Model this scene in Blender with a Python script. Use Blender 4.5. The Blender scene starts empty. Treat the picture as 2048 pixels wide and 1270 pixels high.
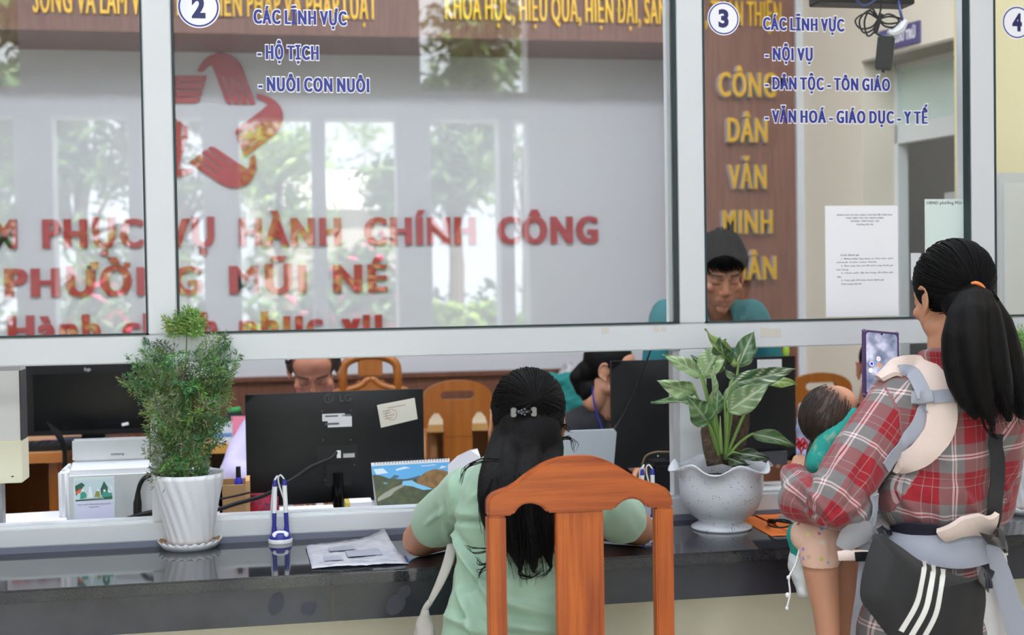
import bpy, bmesh, math, random
import numpy as np
from mathutils import Vector, Matrix, Euler
from mathutils.bvhtree import BVHTree

random.seed(7)
rng = np.random.default_rng(7)
SC = bpy.context.scene
COL = SC.collection
PI = math.pi

# ------------------------------------------------------------------ camera
FPX = 2600.0                                   # focal length in pixels of the 2048 px frame
_yaw, _pit, _rol = (math.radians(v) for v in (10.571, 1.380, -0.892))
FW = Vector((math.sin(_yaw)*math.cos(_pit), math.cos(_yaw)*math.cos(_pit), -math.sin(_pit)))
_r0 = Vector((math.cos(_yaw), -math.sin(_yaw), 0))
_u0 = _r0.cross(FW)
RT = _r0*math.cos(_rol) + _u0*math.sin(_rol)
UP = -_r0*math.sin(_rol) + _u0*math.cos(_rol)
CAM = Vector((0, -3.4, 1.45))
cd = bpy.data.cameras.new('camera')
cam = bpy.data.objects.new('camera', cd)
COL.objects.link(cam)
cam.matrix_world = Matrix(((RT.x, UP.x, -FW.x, CAM.x), (RT.y, UP.y, -FW.y, CAM.y), (RT.z, UP.z, -FW.z, CAM.z), (0, 0, 0, 1)))
cd.sensor_width = 36
cd.lens = 36*FPX/2048
cd.clip_start = 0.05
cd.dof.use_dof = True
cd.dof.focus_distance = 3.05
cd.dof.aperture_fstop = 3.4
SC.camera = cam

# ------------------------------------------------------------------ world, sun, exposure
SC.view_settings.view_transform = 'Standard'
SC.view_settings.look = 'None'
SC.view_settings.gamma = 1
SC.view_settings.use_curve_mapping = False
SC.view_settings.exposure = 0.72
SC.cycles.use_denoising = True
SC.cycles.max_bounces = 10
SC.cycles.diffuse_bounces = 4
SC.cycles.transparent_max_bounces = 16
SC.cycles.caustics_reflective = False
SC.cycles.caustics_refractive = False
SC.cycles.sample_clamp_indirect = 6
SC.cycles.blur_glossy = 0.5
W = bpy.data.worlds.new('sky')
SC.world = W
W.use_nodes = True
_bg = W.node_tree.nodes['Background']
_bg.inputs[0].default_value = (0.86, 0.93, 1.0, 1)
_bg.inputs[1].default_value = 4.2
sl = bpy.data.lights.new('sun', 'SUN')
sl.energy = 26
sl.angle = 0.01
sl.color = (1, .95, .86)
sun = bpy.data.objects.new('sun', sl)
COL.objects.link(sun)
sun.rotation_euler = Euler((math.radians(-38), math.radians(14), 0))   # high over the office roof, towards the yard


def at(x, y, Y):
    """the point of the depth plane Y seen at pixel (x, y) of the 2048x1270 photograph"""
    d = FW + RT*((x-1024)/FPX) - UP*((y-635)/FPX)
    return CAM + d*((Y-CAM.y)/d.y)


def atz(x, y, Z):
    d = FW + RT*((x-1024)/FPX) - UP*((y-635)/FPX)
    return CAM + d*((Z-CAM.z)/d.z)


# ------------------------------------------------------------------ materials
def lin(c):
    return tuple(((v/255)/12.92 if v/255 <= .04045 else ((v/255+.055)/1.055)**2.4) for v in c)


def M(name, rgb, rough=.5, metal=0., spec=.5, bump=None, var=None, coat=0., sheen=0., trans=0., emit=None, stretch=None, sss=0.):
    """Principled material; bump = (scale, strength), var = (scale, rgb2) mottles the colour, stretch scales the noise space"""
    m = bpy.data.materials.new(name)
    m.use_nodes = True
    nt = m.node_tree
    b = nt.nodes['Principled BSDF']
    c = (*lin(rgb), 1)
    b.inputs['Base Color'].default_value = c
    b.inputs['Roughness'].default_value = rough
    b.inputs['Metallic'].default_value = metal
    b.inputs['Specular IOR Level'].default_value = spec
    b.inputs['Coat Weight'].default_value = coat
    b.inputs['Sheen Weight'].default_value = sheen
    b.inputs['Transmission Weight'].default_value = trans
    if sss:
        b.inputs['Subsurface Weight'].default_value = sss
        b.inputs['Subsurface Radius'].default_value = (.012, .005, .003)
        b.inputs['Subsurface Scale'].default_value = 1
    if emit:
        b.inputs['Emission Color'].default_value = (*lin(emit[0]), 1)
        b.inputs['Emission Strength'].default_value = emit[1]
    vec = None
    if bump or var:
        tc = nt.nodes.new('ShaderNodeTexCoord')
        mp = nt.nodes.new('ShaderNodeMapping')
        mp.inputs['Scale'].default_value = stretch or (1, 1, 1)
        nt.links.new(tc.outputs['Object'], mp.inputs[0])
        vec = mp.outputs[0]
    if var:
        n = nt.nodes.new('ShaderNodeTexNoise')
        n.inputs['Scale'].default_value = var[0]
        n.inputs['Detail'].default_value = 5
        nt.links.new(vec, n.inputs['Vector'])
        r = nt.nodes.new('ShaderNodeValToRGB')
        r.color_ramp.elements[0].position = .35
        r.color_ramp.elements[1].position = .68
        r.color_ramp.elements[0].color = c
        r.color_ramp.elements[1].color = (*lin(var[1]), 1)
        nt.links.new(n.outputs[0], r.inputs[0])
        nt.links.new(r.outputs[0], b.inputs['Base Color'])
    if bump:
        n = nt.nodes.new('ShaderNodeTexNoise')
        n.inputs['Scale'].default_value = bump[0]
        n.inputs['Detail'].default_value = 4
        nt.links.new(vec, n.inputs['Vector'])
        bp = nt.nodes.new('ShaderNodeBump')
        bp.inputs['Strength'].default_value = bump[1]
        bp.inputs['Distance'].default_value = .01
        nt.links.new(n.outputs[0], bp.inputs['Height'])
        nt.links.new(bp.outputs[0], b.inputs['Normal'])
    return m


def attr_mat(name, attr, rough=.5, spec=.5, sss=0., bump=None):
    """colour read from a mesh attribute (skin with brows and lips, printed pictures, leaf stripes)"""
    m = M(name, (200, 200, 200), rough, spec=spec, bump=bump, sss=sss)
    nt = m.node_tree
    a = nt.nodes.new('ShaderNodeAttribute')
    a.attribute_name = attr
    nt.links.new(a.outputs['Color'], nt.nodes['Principled BSDF'].inputs['Base Color'])
    return m


# ------------------------------------------------------------------ mesh building
class MB:
    """collects shapes; build() links them as ONE mesh object"""

    def __init__(self):
        self.v, self.f, self.mi, self.cur = [], [], [], 0

    def mat(self, i):
        self.cur = i
        return self

    def add(self, vs, fs):
        o = len(self.v)
        self.v += [tuple(p) for p in vs]
        self.f += [tuple(i+o for i in f) for f in fs]
        self.mi += [self.cur]*len(fs)
        return self

    def box(self, x0, x1, y0, y1, z0, z1, T=None):
        vs = [Vector(p) for p in ((x0, y0, z0), (x1, y0, z0), (x1, y1, z0), (x0, y1, z0), (x0, y0, z1), (x1, y0, z1), (x1, y1, z1), (x0, y1, z1))]
        if T is not None:
            vs = [T @ p for p in vs]
        return self.add(vs, [(0, 3, 2, 1), (4, 5, 6, 7), (0, 1, 5, 4), (1, 2, 6, 5), (2, 3, 7, 6), (3, 0, 4, 7)])

    def tube(self, pts, r, n=8, cap=True, flat=1.0):
        """swept tube; r a number or one per point; flat squashes the section"""
        pts = [Vector(p) for p in pts]
        m = len(pts)
        rs = r if hasattr(r, '__len__') else [r]*m
        if len(rs) != m:
            rs = list(np.interp(np.linspace(0, 1, m), np.linspace(0, 1, len(rs)), rs))
        tg = [(pts[min(i+1, m-1)]-pts[max(i-1, 0)]).normalized() for i in range(m)]
        a = Vector((0, 0, 1)) if abs(tg[0].z) < .9 else Vector((1, 0, 0))
        nrm = tg[0].cross(a).normalized()
        vs = []
        for i in range(m):
            nrm = (nrm - tg[i]*nrm.dot(tg[i]))
            nrm = nrm.normalized() if nrm.length > 1e-6 else tg[i].orthogonal().normalized()
            bi = tg[i].cross(nrm)
            for k in range(n):
                t = 2*PI*k/n
                vs.append(pts[i] + nrm*(math.cos(t)*rs[i]) + bi*(math.sin(t)*rs[i]*flat))
        fs = [(i*n+k, i*n+(k+1) % n, (i+1)*n+(k+1) % n, (i+1)*n+k) for i in range(m-1) for k in range(n)]
        if cap:
            fs += [tuple(range(n-1, -1, -1)), tuple((m-1)*n+k for k in range(n))]
        return self.add(vs, fs)

    def lathe(self, prof, c=(0, 0, 0), n=48, fr=None, cap0=True, cap1=False):
        """prof = [(r, z)]; fr(theta, i) scales / lifts the ring: returns (factor, dz)"""
        vs = []
        for i, (r, z) in enumerate(prof):
            for k in range(n):
                t = 2*PI*k/n
                f, dz = fr(t, i) if fr else (1, 0)
                vs.append((c[0]+r*f*math.cos(t), c[1]+r*f*math.sin(t), c[2]+z+dz))
        m = len(prof)
        fs = [(i*n+k, i*n+(k+1) % n, (i+1)*n+(k+1) % n, (i+1)*n+k) for i in range(m-1) for k in range(n)]
        if cap0:
            fs.append(tuple(range(n-1, -1, -1)))
        if cap1:
            fs.append(tuple((m-1)*n+k for k in range(n)))
        return self.add(vs, fs)

    def prism(self, poly, T, d):
        """polygon poly [(u, v)] in T's xy plane, thickened by d along T's z"""
        n = len(poly)
        vs = [T @ Vector((u, v, 0)) for u, v in poly] + [T @ Vector((u, v, d)) for u, v in poly]
        fs = [tuple(range(n-1, -1, -1)), tuple(range(n, 2*n))] + [(i, (i+1) % n, n+(i+1) % n, n+i) for i in range(n)]
        return self.add(vs, fs)

    def ell(self, c, r, rot=None, nu=20, nv=12):
        c = Vector(c)
        R = rot if rot is not None else Matrix.Identity(3)
        vs = [c + R @ Vector((0, 0, -r[2]))]
        for j in range(1, nv):
            p = -PI/2 + PI*j/nv
            for k in range(nu):
                t = 2*PI*k/nu
                vs.append(c + R @ Vector((r[0]*math.cos(p)*math.cos(t), r[1]*math.cos(p)*math.sin(t), r[2]*math.sin(p))))
        vs.append(c + R @ Vector((0, 0, r[2])))
        fs = [(0, 1+(k+1) % nu, 1+k) for k in range(nu)]
        for j in range(nv-2):
            a, b = 1+j*nu, 1+(j+1)*nu
            fs += [(a+k, a+(k+1) % nu, b+(k+1) % nu, b+k) for k in range(nu)]
        a, top = 1+(nv-2)*nu, len(vs)-1
        fs += [(a+k, a+(k+1) % nu, top) for k in range(nu)]
        return self.add(vs, fs)

    def cap(self, p0, p1, r0, r1=None, n=18):
        """tapered capsule"""
        r1 = r0 if r1 is None else r1
        p0, p1 = Vector(p0), Vector(p1)
        t = (p1-p0)
        if t.length < 1e-6:
            return self.ell(p0, (r0, r0, r0))
        t.normalize()
        a = [-80, -55, -30, 0]
        pts = [p0 + t*(r0*math.sin(math.radians(q))) for q in a] + [p1 + t*(r1*math.sin(math.radians(-q))) for q in reversed(a)]
        rs = [r0*math.cos(math.radians(q)) for q in a] + [r1*math.cos(math.radians(q)) for q in reversed(a)]
        return self.tube(pts, rs, n)

    def chain(self, pts, rs):
        for i in range(len(pts)-1):
            self.cap(pts[i], pts[i+1], rs[i], rs[i+1])
        return self

    def build(self, name, mat, parent=None, smooth=False, bevel=0, world=False, segs=2, sharp=None):
        me = bpy.data.meshes.new(name)
        vs = self.v
        if world and parent is not None:
            Ti = root_matrix(parent).inverted()
            vs = [tuple(Ti @ Vector(p)) for p in vs]
        me.from_pydata(vs, [], self.f)
        mats = mat if isinstance(mat, (list, tuple)) else [mat]
        for q in mats:
            me.materials.append(q)
        if len(mats) > 1:
            me.polygons.foreach_set('material_index', self.mi)
        if bevel:
            bm = bmesh.new()
            bm.from_mesh(me)
            bmesh.ops.remove_doubles(bm, verts=bm.verts, dist=1e-6)
            es = [e for e in bm.edges if len(e.link_faces) == 2 and e.calc_face_angle(0) > .6]
            bmesh.ops.bevel(bm, geom=es, offset=bevel, segments=segs, affect='EDGES', clamp_overlap=True)
            bm.to_mesh(me)
            bm.free()
        me.update()
        if smooth:
            me.polygons.foreach_set('use_smooth', [True]*len(me.polygons))
            if sharp:
                me.set_sharp_from_angle(angle=math.radians(sharp))
        o = bpy.data.objects.new(name, me)
        COL.objects.link(o)
        if parent is not None:
            o.parent = parent
        return o


ROOTM = {}


def root_matrix(o):
    while o.parent is not None:
        o = o.parent
    return ROOTM.get(o.name, Matrix.Identity(4))


def thing(name, label, cat, loc=(0, 0, 0), rz=0, group=None):
    """an Empty at the thing's base; its parts are children with coordinates local to it"""
    o = bpy.data.objects.new(name, None)
    COL.objects.link(o)
    o.empty_display_size = .05
    o.location = loc
    o.rotation_euler = (0, 0, rz)
    ROOTM[o.name] = Matrix.Translation(Vector(loc)) @ Matrix.Rotation(rz, 4, 'Z')
    tag(o, label, cat, group)
    return o


def tag(o, label, cat, group=None, kind=None):
    o['label'] = label
    o['category'] = cat
    if group:
        o['group'] = group
    if kind:
        o['kind'] = kind
    return o


def struct(o):
    o['kind'] = 'structure'
    return o


def dup(root, loc, rz, label, group=None):
    r = root.copy()
    COL.objects.link(r)
    r.location = loc
    r.rotation_euler = (0, 0, rz)
    ROOTM[r.name] = Matrix.Translation(Vector(loc)) @ Matrix.Rotation(rz, 4, 'Z')
    r['label'] = label
    if group:
        r['group'] = group
    for ch in list(root.children):
        c = ch.copy()
        COL.objects.link(c)
        c.parent = r
        for g in list(ch.children):
            d = g.copy()
            COL.objects.link(d)
            d.parent = c
    return r


def remeshed(mb, vox, it=6, fac=.5):
    """one continuous skin around all shapes of mb -> (verts, normals, mesh)"""
    me = bpy.data.meshes.new('tmp')
    me.from_pydata(mb.v, [], mb.f)
    o = bpy.data.objects.new('tmp', me)
    COL.objects.link(o)
    r = o.modifiers.new('r', 'REMESH')
    r.mode = 'VOXEL'
    r.voxel_size = vox
    s = o.modifiers.new('s', 'SMOOTH')
    s.iterations = it
    s.factor = fac
    dg = bpy.context.evaluated_depsgraph_get()
    out = bpy.data.meshes.new_from_object(o.evaluated_get(dg))
    bpy.data.objects.remove(o)
    bpy.data.meshes.remove(me)
    return out


def coords(me):
    a = np.empty(len(me.vertices)*3, 'f')
    me.vertices.foreach_get('co', a)
    return a.reshape(-1, 3)


def normals(me):
    a = np.empty(len(me.vertices)*3, 'f')
    me.vertices.foreach_get('normal', a)
    return a.reshape(-1, 3)


def segdist(co, a, b):
    a, b = np.array(a, 'f'), np.array(b, 'f')
    d = b-a
    t = np.clip(((co-a)@d)/max(d@d, 1e-9), 0, 1)
    return np.linalg.norm(co-(a+t[:, None]*d), axis=1), t


def organic(name, mb, mat, parent=None, vox=.005, it=6, folds=None, noise=None, color=None, uv=None, cut=None):
    """continuous surface round mb's shapes, in world coordinates; folds = [(p0, p1, width, height)] pressed along the normals,
    color(co) -> rgb per vertex, uv(co, nrm) -> cloth coordinates per vertex, cut(co) -> True where the surface is left open"""
    me = remeshed(mb, vox, it)
    co, nr = coords(me), normals(me)
    disp = np.zeros(len(co), 'f')
    bv = None
    for fo_ in (folds or []):
        if len(fo_) == 4:
            p0, p1, w, h = fo_
            d, t = segdist(co, p0, p1)
            disp += h*np.exp(-(d/w)**2)*np.sin(PI*np.clip(t, .06, .94))
            continue
        # a crease seen between two pixels, followed over the cloth
        x0, y0, x1, y1, w, h = fo_
        bv = bv or BVHTree.FromPolygons([tuple(c_) for c_ in co], [tuple(p_.vertices) for p_ in me.polygons])
        pl = []
        for k in range(9):
            x, y = x0+(x1-x0)*k/8, y0+(y1-y0)*k/8
            hit = bv.ray_cast(CAM, (FW + RT*((x-1024)/FPX) - UP*((y-635)/FPX)).normalized())
            if hit[0] is not None:
                pl.append(hit[0])
        dm = np.full(len(co), 9.)
        tt_ = np.zeros(len(co))
        for k in range(len(pl)-1):
            d, t = segdist(co, pl[k], pl[k+1])
            b_ = d < dm
            dm = np.where(b_, d, dm)
            tt_ = np.where(b_, (k+t)/(len(pl)-1), tt_)
        g_ = np.exp(-(dm/w)**2)-.75*np.exp(-(dm/(2.1*w))**2)*.6
        disp += h*g_*np.sqrt(np.clip(np.sin(PI*np.clip(tt_, .03, .97)), 0, 1))
    if noise:
        amp, fr = noise
        for k in range(6):
            q = rng.normal(size=3)*fr*(1+.5*k)
            disp += amp/(1+.4*k)*np.sin(co@q+rng.uniform(0, 6))
    if folds or noise:
        me.vertices.foreach_set('co', (co+nr*disp[:, None]).ravel())
    if color is not None:
        a = me.color_attributes.new('tint', 'FLOAT_COLOR', 'POINT')
        c = color(co)
        a.data.foreach_set('color', np.c_[c, np.ones(len(c))].astype('f').ravel())
    if uv is not None:
        a = me.attributes.new('cloth', 'FLOAT_VECTOR', 'POINT')
        a.data.foreach_set('vector', uv(co, nr).astype('f').ravel())
    if cut is not None:
        bm = bmesh.new()
        bm.from_mesh(me)
        bm.verts.ensure_lookup_table()
        kill = cut(co)
        bmesh.ops.delete(bm, geom=[bm.verts[i] for i in np.nonzero(kill)[0]], context='VERTS')
        bm.to_mesh(me)
        bm.free()
    if parent is not None:
        me.transform(root_matrix(parent).inverted())
    me.materials.clear()
    me.materials.append(mat)
    me.polygons.foreach_set('use_smooth', [True]*len(me.polygons))
    me.update()
    me.name = name
    o = bpy.data.objects.new(name, me)
    COL.objects.link(o)
    if parent is not None:
        o.parent = parent
    return o


def strands(name, lines, r, mat, parent, tip=.25, n=3):
    """hair locks: many tapered tubes in one mesh (world coordinates)"""
    mb = MB()
    for L in lines:
        m = len(L)
        rr = r*random.uniform(.7, 1.2)
        mb.tube(L, [rr*(1-(1-tip)*(i/(m-1))**2) for i in range(m)], n, cap=False)
    return mb.build(name, mat, parent, smooth=True, world=True)


def spline(pts, n):
    """Catmull-Rom through pts, n samples"""
    P = [Vector(p) for p in pts]
    P = [P[0]*2-P[1]] + P + [P[-1]*2-P[-2]]
    out = []
    m = len(P)-3
    for i in range(n):
        t = i/(n-1)*m
        k = min(int(t), m-1)
        t -= k
        a, b, c, d = P[k:k+4]
        out.append(.5*((2*b)+(c-a)*t+(2*a-5*b+4*c-d)*t*t+(-a+3*b-3*c+d)*t**3))
    return out


# ------------------------------------------------------------------ lettering
GLY = {}


def glyph(body, off=0., ext=0.):
    k = (body, off, ext)
    if k not in GLY:
        c = bpy.data.curves.new('t', 'FONT')
        c.body = body
        c.offset = off
        c.extrude = ext
        c.resolution_u = 3
        o = bpy.data.objects.new('t', c)
        COL.objects.link(o)
        me = o.to_mesh()
        vs = [v.co.copy() for v in me.vertices]
        fs = [tuple(p.vertices) for p in me.polygons]
        o.to_mesh_clear()
        bpy.data.objects.remove(o)
        bpy.data.curves.remove(c)
        GLY[k] = (vs, fs)
    return GLY[k]


def width(s):
    vs, _ = glyph(s)
    return max(v.x for v in vs) - min(v.x for v in vs)


def advance(c):
    k = ('adv', c)
    if k not in GLY:
        GLY[k] = width('H'+c+'H') - width('HH')
    return GLY[k]


def lettering(text, T, w, cap, off=.03, depth=.001, mats=None, parent=None, name='letter', back=None, each=True, bold=0., space=.27, sides=False):
    """text filling width w with capital height cap; T maps (x right, y up, z out of the surface) to world.
    each: a child per letter, else one mesh; back = (extra offset, material, depth) puts an outline behind; bold widens the upright strokes;
    sides gives the letters' flanks the second material."""
    ex = 2*bold+1.2*off
    adv = [advance(c)+ex if c != ' ' else space for c in text]
    sx, sy = w/(sum(adv)-.06), cap/.682
    x = 0
    whole, wb = MB(), MB()
    made = []
    for c, a in zip(text, adv):
        if c != ' ':
            def put(mb, o_, e_, z0):
                vs, fs = glyph(c, o_, 1.0 if e_ else 0)
                for q_, dx in enumerate((-bold, 0, bold) if bold else (0,)):
                    P_ = [T @ Vector(((v.x+x+ex/2+dx)*sx, v.y*sy, z0+(v.z+1)*.5*e_+((v.z+1)*.5*(.00006+.01*e_) if e_ else .00004)*q_)) for v in vs]
                    if sides and e_:
                        mb.mat(0).add(P_, [f for f in fs if max(vs[k].z for k in f)-min(vs[k].z for k in f) < .5])
                        mb.mat(1).add(P_, [f for f in fs if max(vs[k].z for k in f)-min(vs[k].z for k in f) >= .5])
                    else:
                        mb.add(P_, fs)
            if back:
                put(wb, off+back[0], 0, 0)
            mb = MB() if each else whole
            put(mb, off, depth, back[2] if back else 0)
            if each:
                made.append(mb.build(name, mats, parent, world=True))
        x += a
    if not each:
        made.append(whole.build(name, mats, parent, world=True))
    if back:
        wb.build('outline', back[1], parent, world=True)
    return made


def facing(p, yaw=0., out=-1):
    """frame on a surface facing -Y at p: x right, y up, z towards the viewer"""
    m = Matrix(((1, 0, 0), (0, 0, -1), (0, 1, 0))).to_4x4()
    return Matrix.Translation(Vector(p)) @ Matrix.Rotation(yaw, 4, 'Z') @ m
# ------------------------------------------------------------------ shared materials
white_alu = M('white painted aluminium', (208, 211, 216), .32, spec=.5, bump=(60, .04))
gasket = M('dark green gasket', (34, 52, 56), .6)
cream = M('cream wall paint', (224, 215, 196), .8, bump=(90, .05))
yellow_cream = M('yellow cream paint', (214, 204, 160), .8, bump=(90, .05))
whitewall = M('white wall board', (203, 205, 210), .55)
ceil_m = M('white ceiling', (235, 235, 232), .85)
tile = M('pale floor tile', (190, 184, 174), .25)
black = M('black plastic', (15, 16, 19), .45, spec=.35, bump=(400, .08))
black_gloss = M('black screen glass', (8, 9, 11), .18, spec=.2)
cable = M('black cable rubber', (14, 14, 17), .6, spec=.3)
white_pl = M('white plastic', (235, 236, 240), .35)
paper = M('white paper', (236, 236, 242), .7)
ink = M('navy vinyl', (44, 50, 138), .4)
white_vinyl = M('white vinyl', (238, 238, 244), .4)
dark_ink = M('printed grey ink', (95, 95, 105), .7)
steel = M('brushed steel', (185, 188, 190), .35, metal=.8)


def wood(name, a, b, rough=.4, scale=9, axis='Z', coat=.0, grain=.35):
    """planed wood: stretched noise grain along an axis"""
    st = {'X': (.06, 1, 1), 'Y': (1, .06, 1), 'Z': (1, 1, .06)}[axis]
    m = M(name, a, rough, coat=coat, var=(scale*6, b), bump=(scale*14, grain*.2), stretch=st)
    return m


panel_wood = wood('brown veneer panel', (114, 70, 54), (134, 86, 66), .42, 10, 'Z')
wain_wood = wood('brown wainscot', (112, 68, 48), (90, 52, 38), .45, 9, 'Z')
chair_wood = wood('orange mahogany', (186, 94, 30), (138, 58, 16), .38, 9, 'Z', grain=.6)
chair_wood_x = wood('orange mahogany rail', (184, 92, 30), (138, 58, 16), .38, 9, 'X', grain=.6)
honey = wood('honey coloured wood', (164, 98, 34), (146, 82, 26), .38, 5, 'Z', coat=.1)
desk_wood = wood('light desk wood', (206, 160, 104), (190, 142, 88), .4, 6, 'X')
desk_edge = wood('orange desk edge', (190, 120, 56), (178, 108, 46), .4, 6, 'X')

glass = bpy.data.materials.new('clear window glass')
glass.use_nodes = True
_n = glass.node_tree
_n.nodes.clear()
_o = _n.nodes.new('ShaderNodeOutputMaterial')
_mx = _n.nodes.new('ShaderNodeMixShader')
_tr = _n.nodes.new('ShaderNodeBsdfTransparent')
_gl = _n.nodes.new('ShaderNodeBsdfGlossy')
_lw = _n.nodes.new('ShaderNodeLayerWeight')
_p = _n.nodes.new('ShaderNodeMath')
_p.operation = 'POWER'
_p.inputs[1].default_value = 5
_ma = _n.nodes.new('ShaderNodeMath')
_ma.operation = 'MULTIPLY_ADD'
_ma.inputs[1].default_value = .9
_ma.inputs[2].default_value = .06
_tr.inputs[0].default_value = (.985, .995, .99, 1)
_gl.inputs['Roughness'].default_value = .0
_n.links.new(_lw.outputs['Facing'], _p.inputs[0])
_n.links.new(_p.outputs[0], _ma.inputs[0])
_n.links.new(_ma.outputs[0], _mx.inputs[0])
_n.links.new(_tr.outputs[0], _mx.inputs[1])
_n.links.new(_gl.outputs[0], _mx.inputs[2])
_n.links.new(_mx.outputs[0], _o.inputs[0])

# ------------------------------------------------------------------ room shell
CEIL = 3.75
XL, XR = -4.2, 4.4
FY = -4.93                                        # room face of the front wall, behind the camera
BOARD = 3.3                                       # white board of the office back wall
PORT = 2.8                                        # wood clad portal standing before it


def sbox(name, mat, *b):
    return struct(MB().box(*b).build(name, mat))


sbox('floor', tile, XL-.2, XR+2.2, FY-.2, 3.7, -.12, 0)
sbox('ceiling', ceil_m, XL-.2, XR+2.2, FY-.2, 3.7, CEIL, CEIL+.15)
sbox('wall_back', whitewall, XL-.2, XR+2.2, BOARD, BOARD+.2, 0, CEIL)
sbox('wall_left', cream, XL-.2, XL, FY-.2, BOARD, 0, CEIL)
sbox('wall_right', cream, XR, XR+.2, FY-.2, -.02, 0, CEIL)

# front wall behind the camera with its door openings (seen mirrored in the glass)
mb = MB()
V = 5.0


def vx(px):
    return at(px, 420, V).x


low = [(-210, -80), (-60, 30), (107, 258), (286, 407), (480, 625), (653, 795), (863, 1001), (1028, 1060)]
high = [(-210, 45), (845, 1060)]
lo = [(vx(a), vx(b)) for a, b in low]
hi = [(vx(a), vx(b)) for a, b in high]


def strip(spans, z0, z1):
    x = XL-.2
    for a, b in spans:
        mb.box(x, a, FY-.2, FY, z0, z1)
        x = b
    mb.box(x, XR+.2, FY-.2, FY, z0, z1)


strip(lo, 0, 2.54)
mb.box(XL-.2, XR+.2, FY-.2, FY, 2.54, 2.72)
strip(hi, 2.72, 3.5)
mb.box(XL-.2, XR+.2, FY-.2, FY, 3.5, CEIL)
struct(mb.build('wall_front', M('grey white front wall', (222, 224, 230), .7)))

# portal of the office back wall: banner beam and right column, wainscot
ban_b = at(700, 72, PORT).z
colL, colR = at(1402, 400, PORT).x, at(1592, 400, PORT).x
mb = MB().box(XL, colR, PORT, BOARD, ban_b, CEIL)
struct(mb.build('trim_1', panel_wood))
mb = MB().box(colL, colR, PORT, BOARD, 0, ban_b)
struct(mb.build('trim_2', panel_wood))
sbox('trim_3', white_alu, colR, colR+.035, PORT-.02, BOARD, 0, CEIL)
wz = at(760, 748, 3.24).z
mb = MB().box(XL, colL, 3.24, BOARD, 0, wz-.02).box(XL, colL, 3.21, BOARD, wz-.02, wz)
struct(mb.build('baseboard_back', wain_wood))

# splayed right wall of the office with a recessed doorway
hd = math.radians(-12.8)
WD = Vector((-math.sin(hd), -math.cos(hd), 0))     # along the wall towards the counter
WN = Vector((math.cos(hd), -math.sin(hd), 0))      # into the wall
W0 = Vector((colR+.035, PORT-.02, 0))


def onwall(px, py, n=0.):
    d = FW + RT*((px-1024)/FPX) - UP*((py-635)/FPX)
    q = W0 + WN*n
    return CAM + d*((q-CAM).dot(WN)/d.dot(WN))


def wu(px, n=0.):
    return (onwall(px, 400, n)-W0).dot(WD)


WT = Matrix(((WD.x, WN.x, 0, W0.x), (WD.y, WN.y, 0, W0.y), (0, 0, 1, 0), (0, 0, 0, 1)))
u0, u1 = wu(1726), wu(1910)
ul = (0.0-W0.y)/WD.y - .04                         # where it meets the glazed partition
zd = onwall(1726, 121).z
mb = MB().box(-.6, u0, 0, .2, 0, CEIL, WT).box(u0, u1, 0, .2, zd, CEIL, WT)
o = struct(mb.build('wall_side', cream))
struct(MB().box(u1, ul, 0, .2, 0, CEIL, WT).build('wall_side_near', yellow_cream))
# the dim store room behind the doorway
dim = M('store room paint', (214, 200, 178), .8)
mb = MB().box(-.6, ul, 1.9, 2.0, 0, CEIL, WT).box(-.7, -.6, .2, 2.0, 0, CEIL, WT).box(ul, ul+.1, .2, 2.0, 0, CEIL, WT)
struct(mb.build('wall_store', dim))
n2 = .2
f0, f1 = wu(1786, n2), u1
zt1, zt0 = onwall(1802, 140, n2).z, onwall(1802, 250, n2).z
zr0 = onwall(1802, 287, n2).z
mb = MB()
mb.box(u0, f0+.05, n2-.01, n2+.05, 0, zd, WT).box(f1-.02, f1+.02, n2-.01, n2+.05, 0, zd, WT)
mb.box(f0, f1, n2-.01, n2+.05, zr0, zt0, WT).box(f0, f1, n2-.01, n2+.05, zt1, zd, WT)
dr = struct(mb.build('door_1', M('door frame paint', (216, 220, 218), .45)))
mb = MB().box(f0+.04, f1, n2+.01, n2+.02, zt0, zt1, WT)
mb.build('transom_pane', M('pale green frosted pane', (196, 214, 204), .35, emit=None), dr)
mb = MB().box(u0+.002, u1, .0, n2, zd-.012, zd-.002, WT)
mb.build('lintel_lining', M('grey brown lining', (150, 144, 132), .7), dr)

# ------------------------------------------------------------------ glazed partition
GY0, GY1 = 0.0, .07
ZS, ZR0, ZR1 = .865, at(800, 713.5, 0).z, at(800, 659, 0).z
ZC = .803
ZT = 2.95
mull = [(-1.75, -1.68), (at(297, 640, 0).x-.071, at(297, 640, 0).x), (1.098, 1.174), (1.965, 2.041), (2.83, 2.9)]
mull[1] = (-.302, -.230)
XE = W0.x + WD.x*ul
win = struct(MB().box(XL, XE, GY0, GY1, ZC+.014, ZS).build('window_1', white_alu, bevel=.003))
MB().box(XL, XE, GY0-.004, GY1+.02, ZC, ZC+.014).build('seal_strip', M('grey sealant', (112, 116, 134), .5), win)
MB().box(XL, XE, GY0, GY1, ZR0, ZR1).build('middle_rail', white_alu, win, bevel=.003)
MB().box(XL, XE, GY0, GY1, ZT, ZT+.08).build('top_rail', white_alu, win, bevel=.003)
MB().box(XL, XE, GY0, GY1, ZT+.08, CEIL).build('bulkhead', whitewall, win)
MB().box(XL, XE, GY0+.01, GY1-.01, ZS, ZS+.006).build('sliding_track', M('track aluminium', (205, 210, 214), .35, metal=.3), win)
for a, b in mull:
    MB().box(a, b, GY0-.002, GY1+.002, ZS, ZR0).build('mullion', white_alu, win, bevel=.003)
    MB().box(a, b, GY0-.002, GY1+.002, ZR1, ZT).build('mullion', white_alu, win, bevel=.003)
MB().box(mull[2][0]-.016, mull[2][0], .012, .05, ZS, ZR0).build('slide_jamb', M('grey slide jamb', (178, 180, 182), .4), win)
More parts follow.
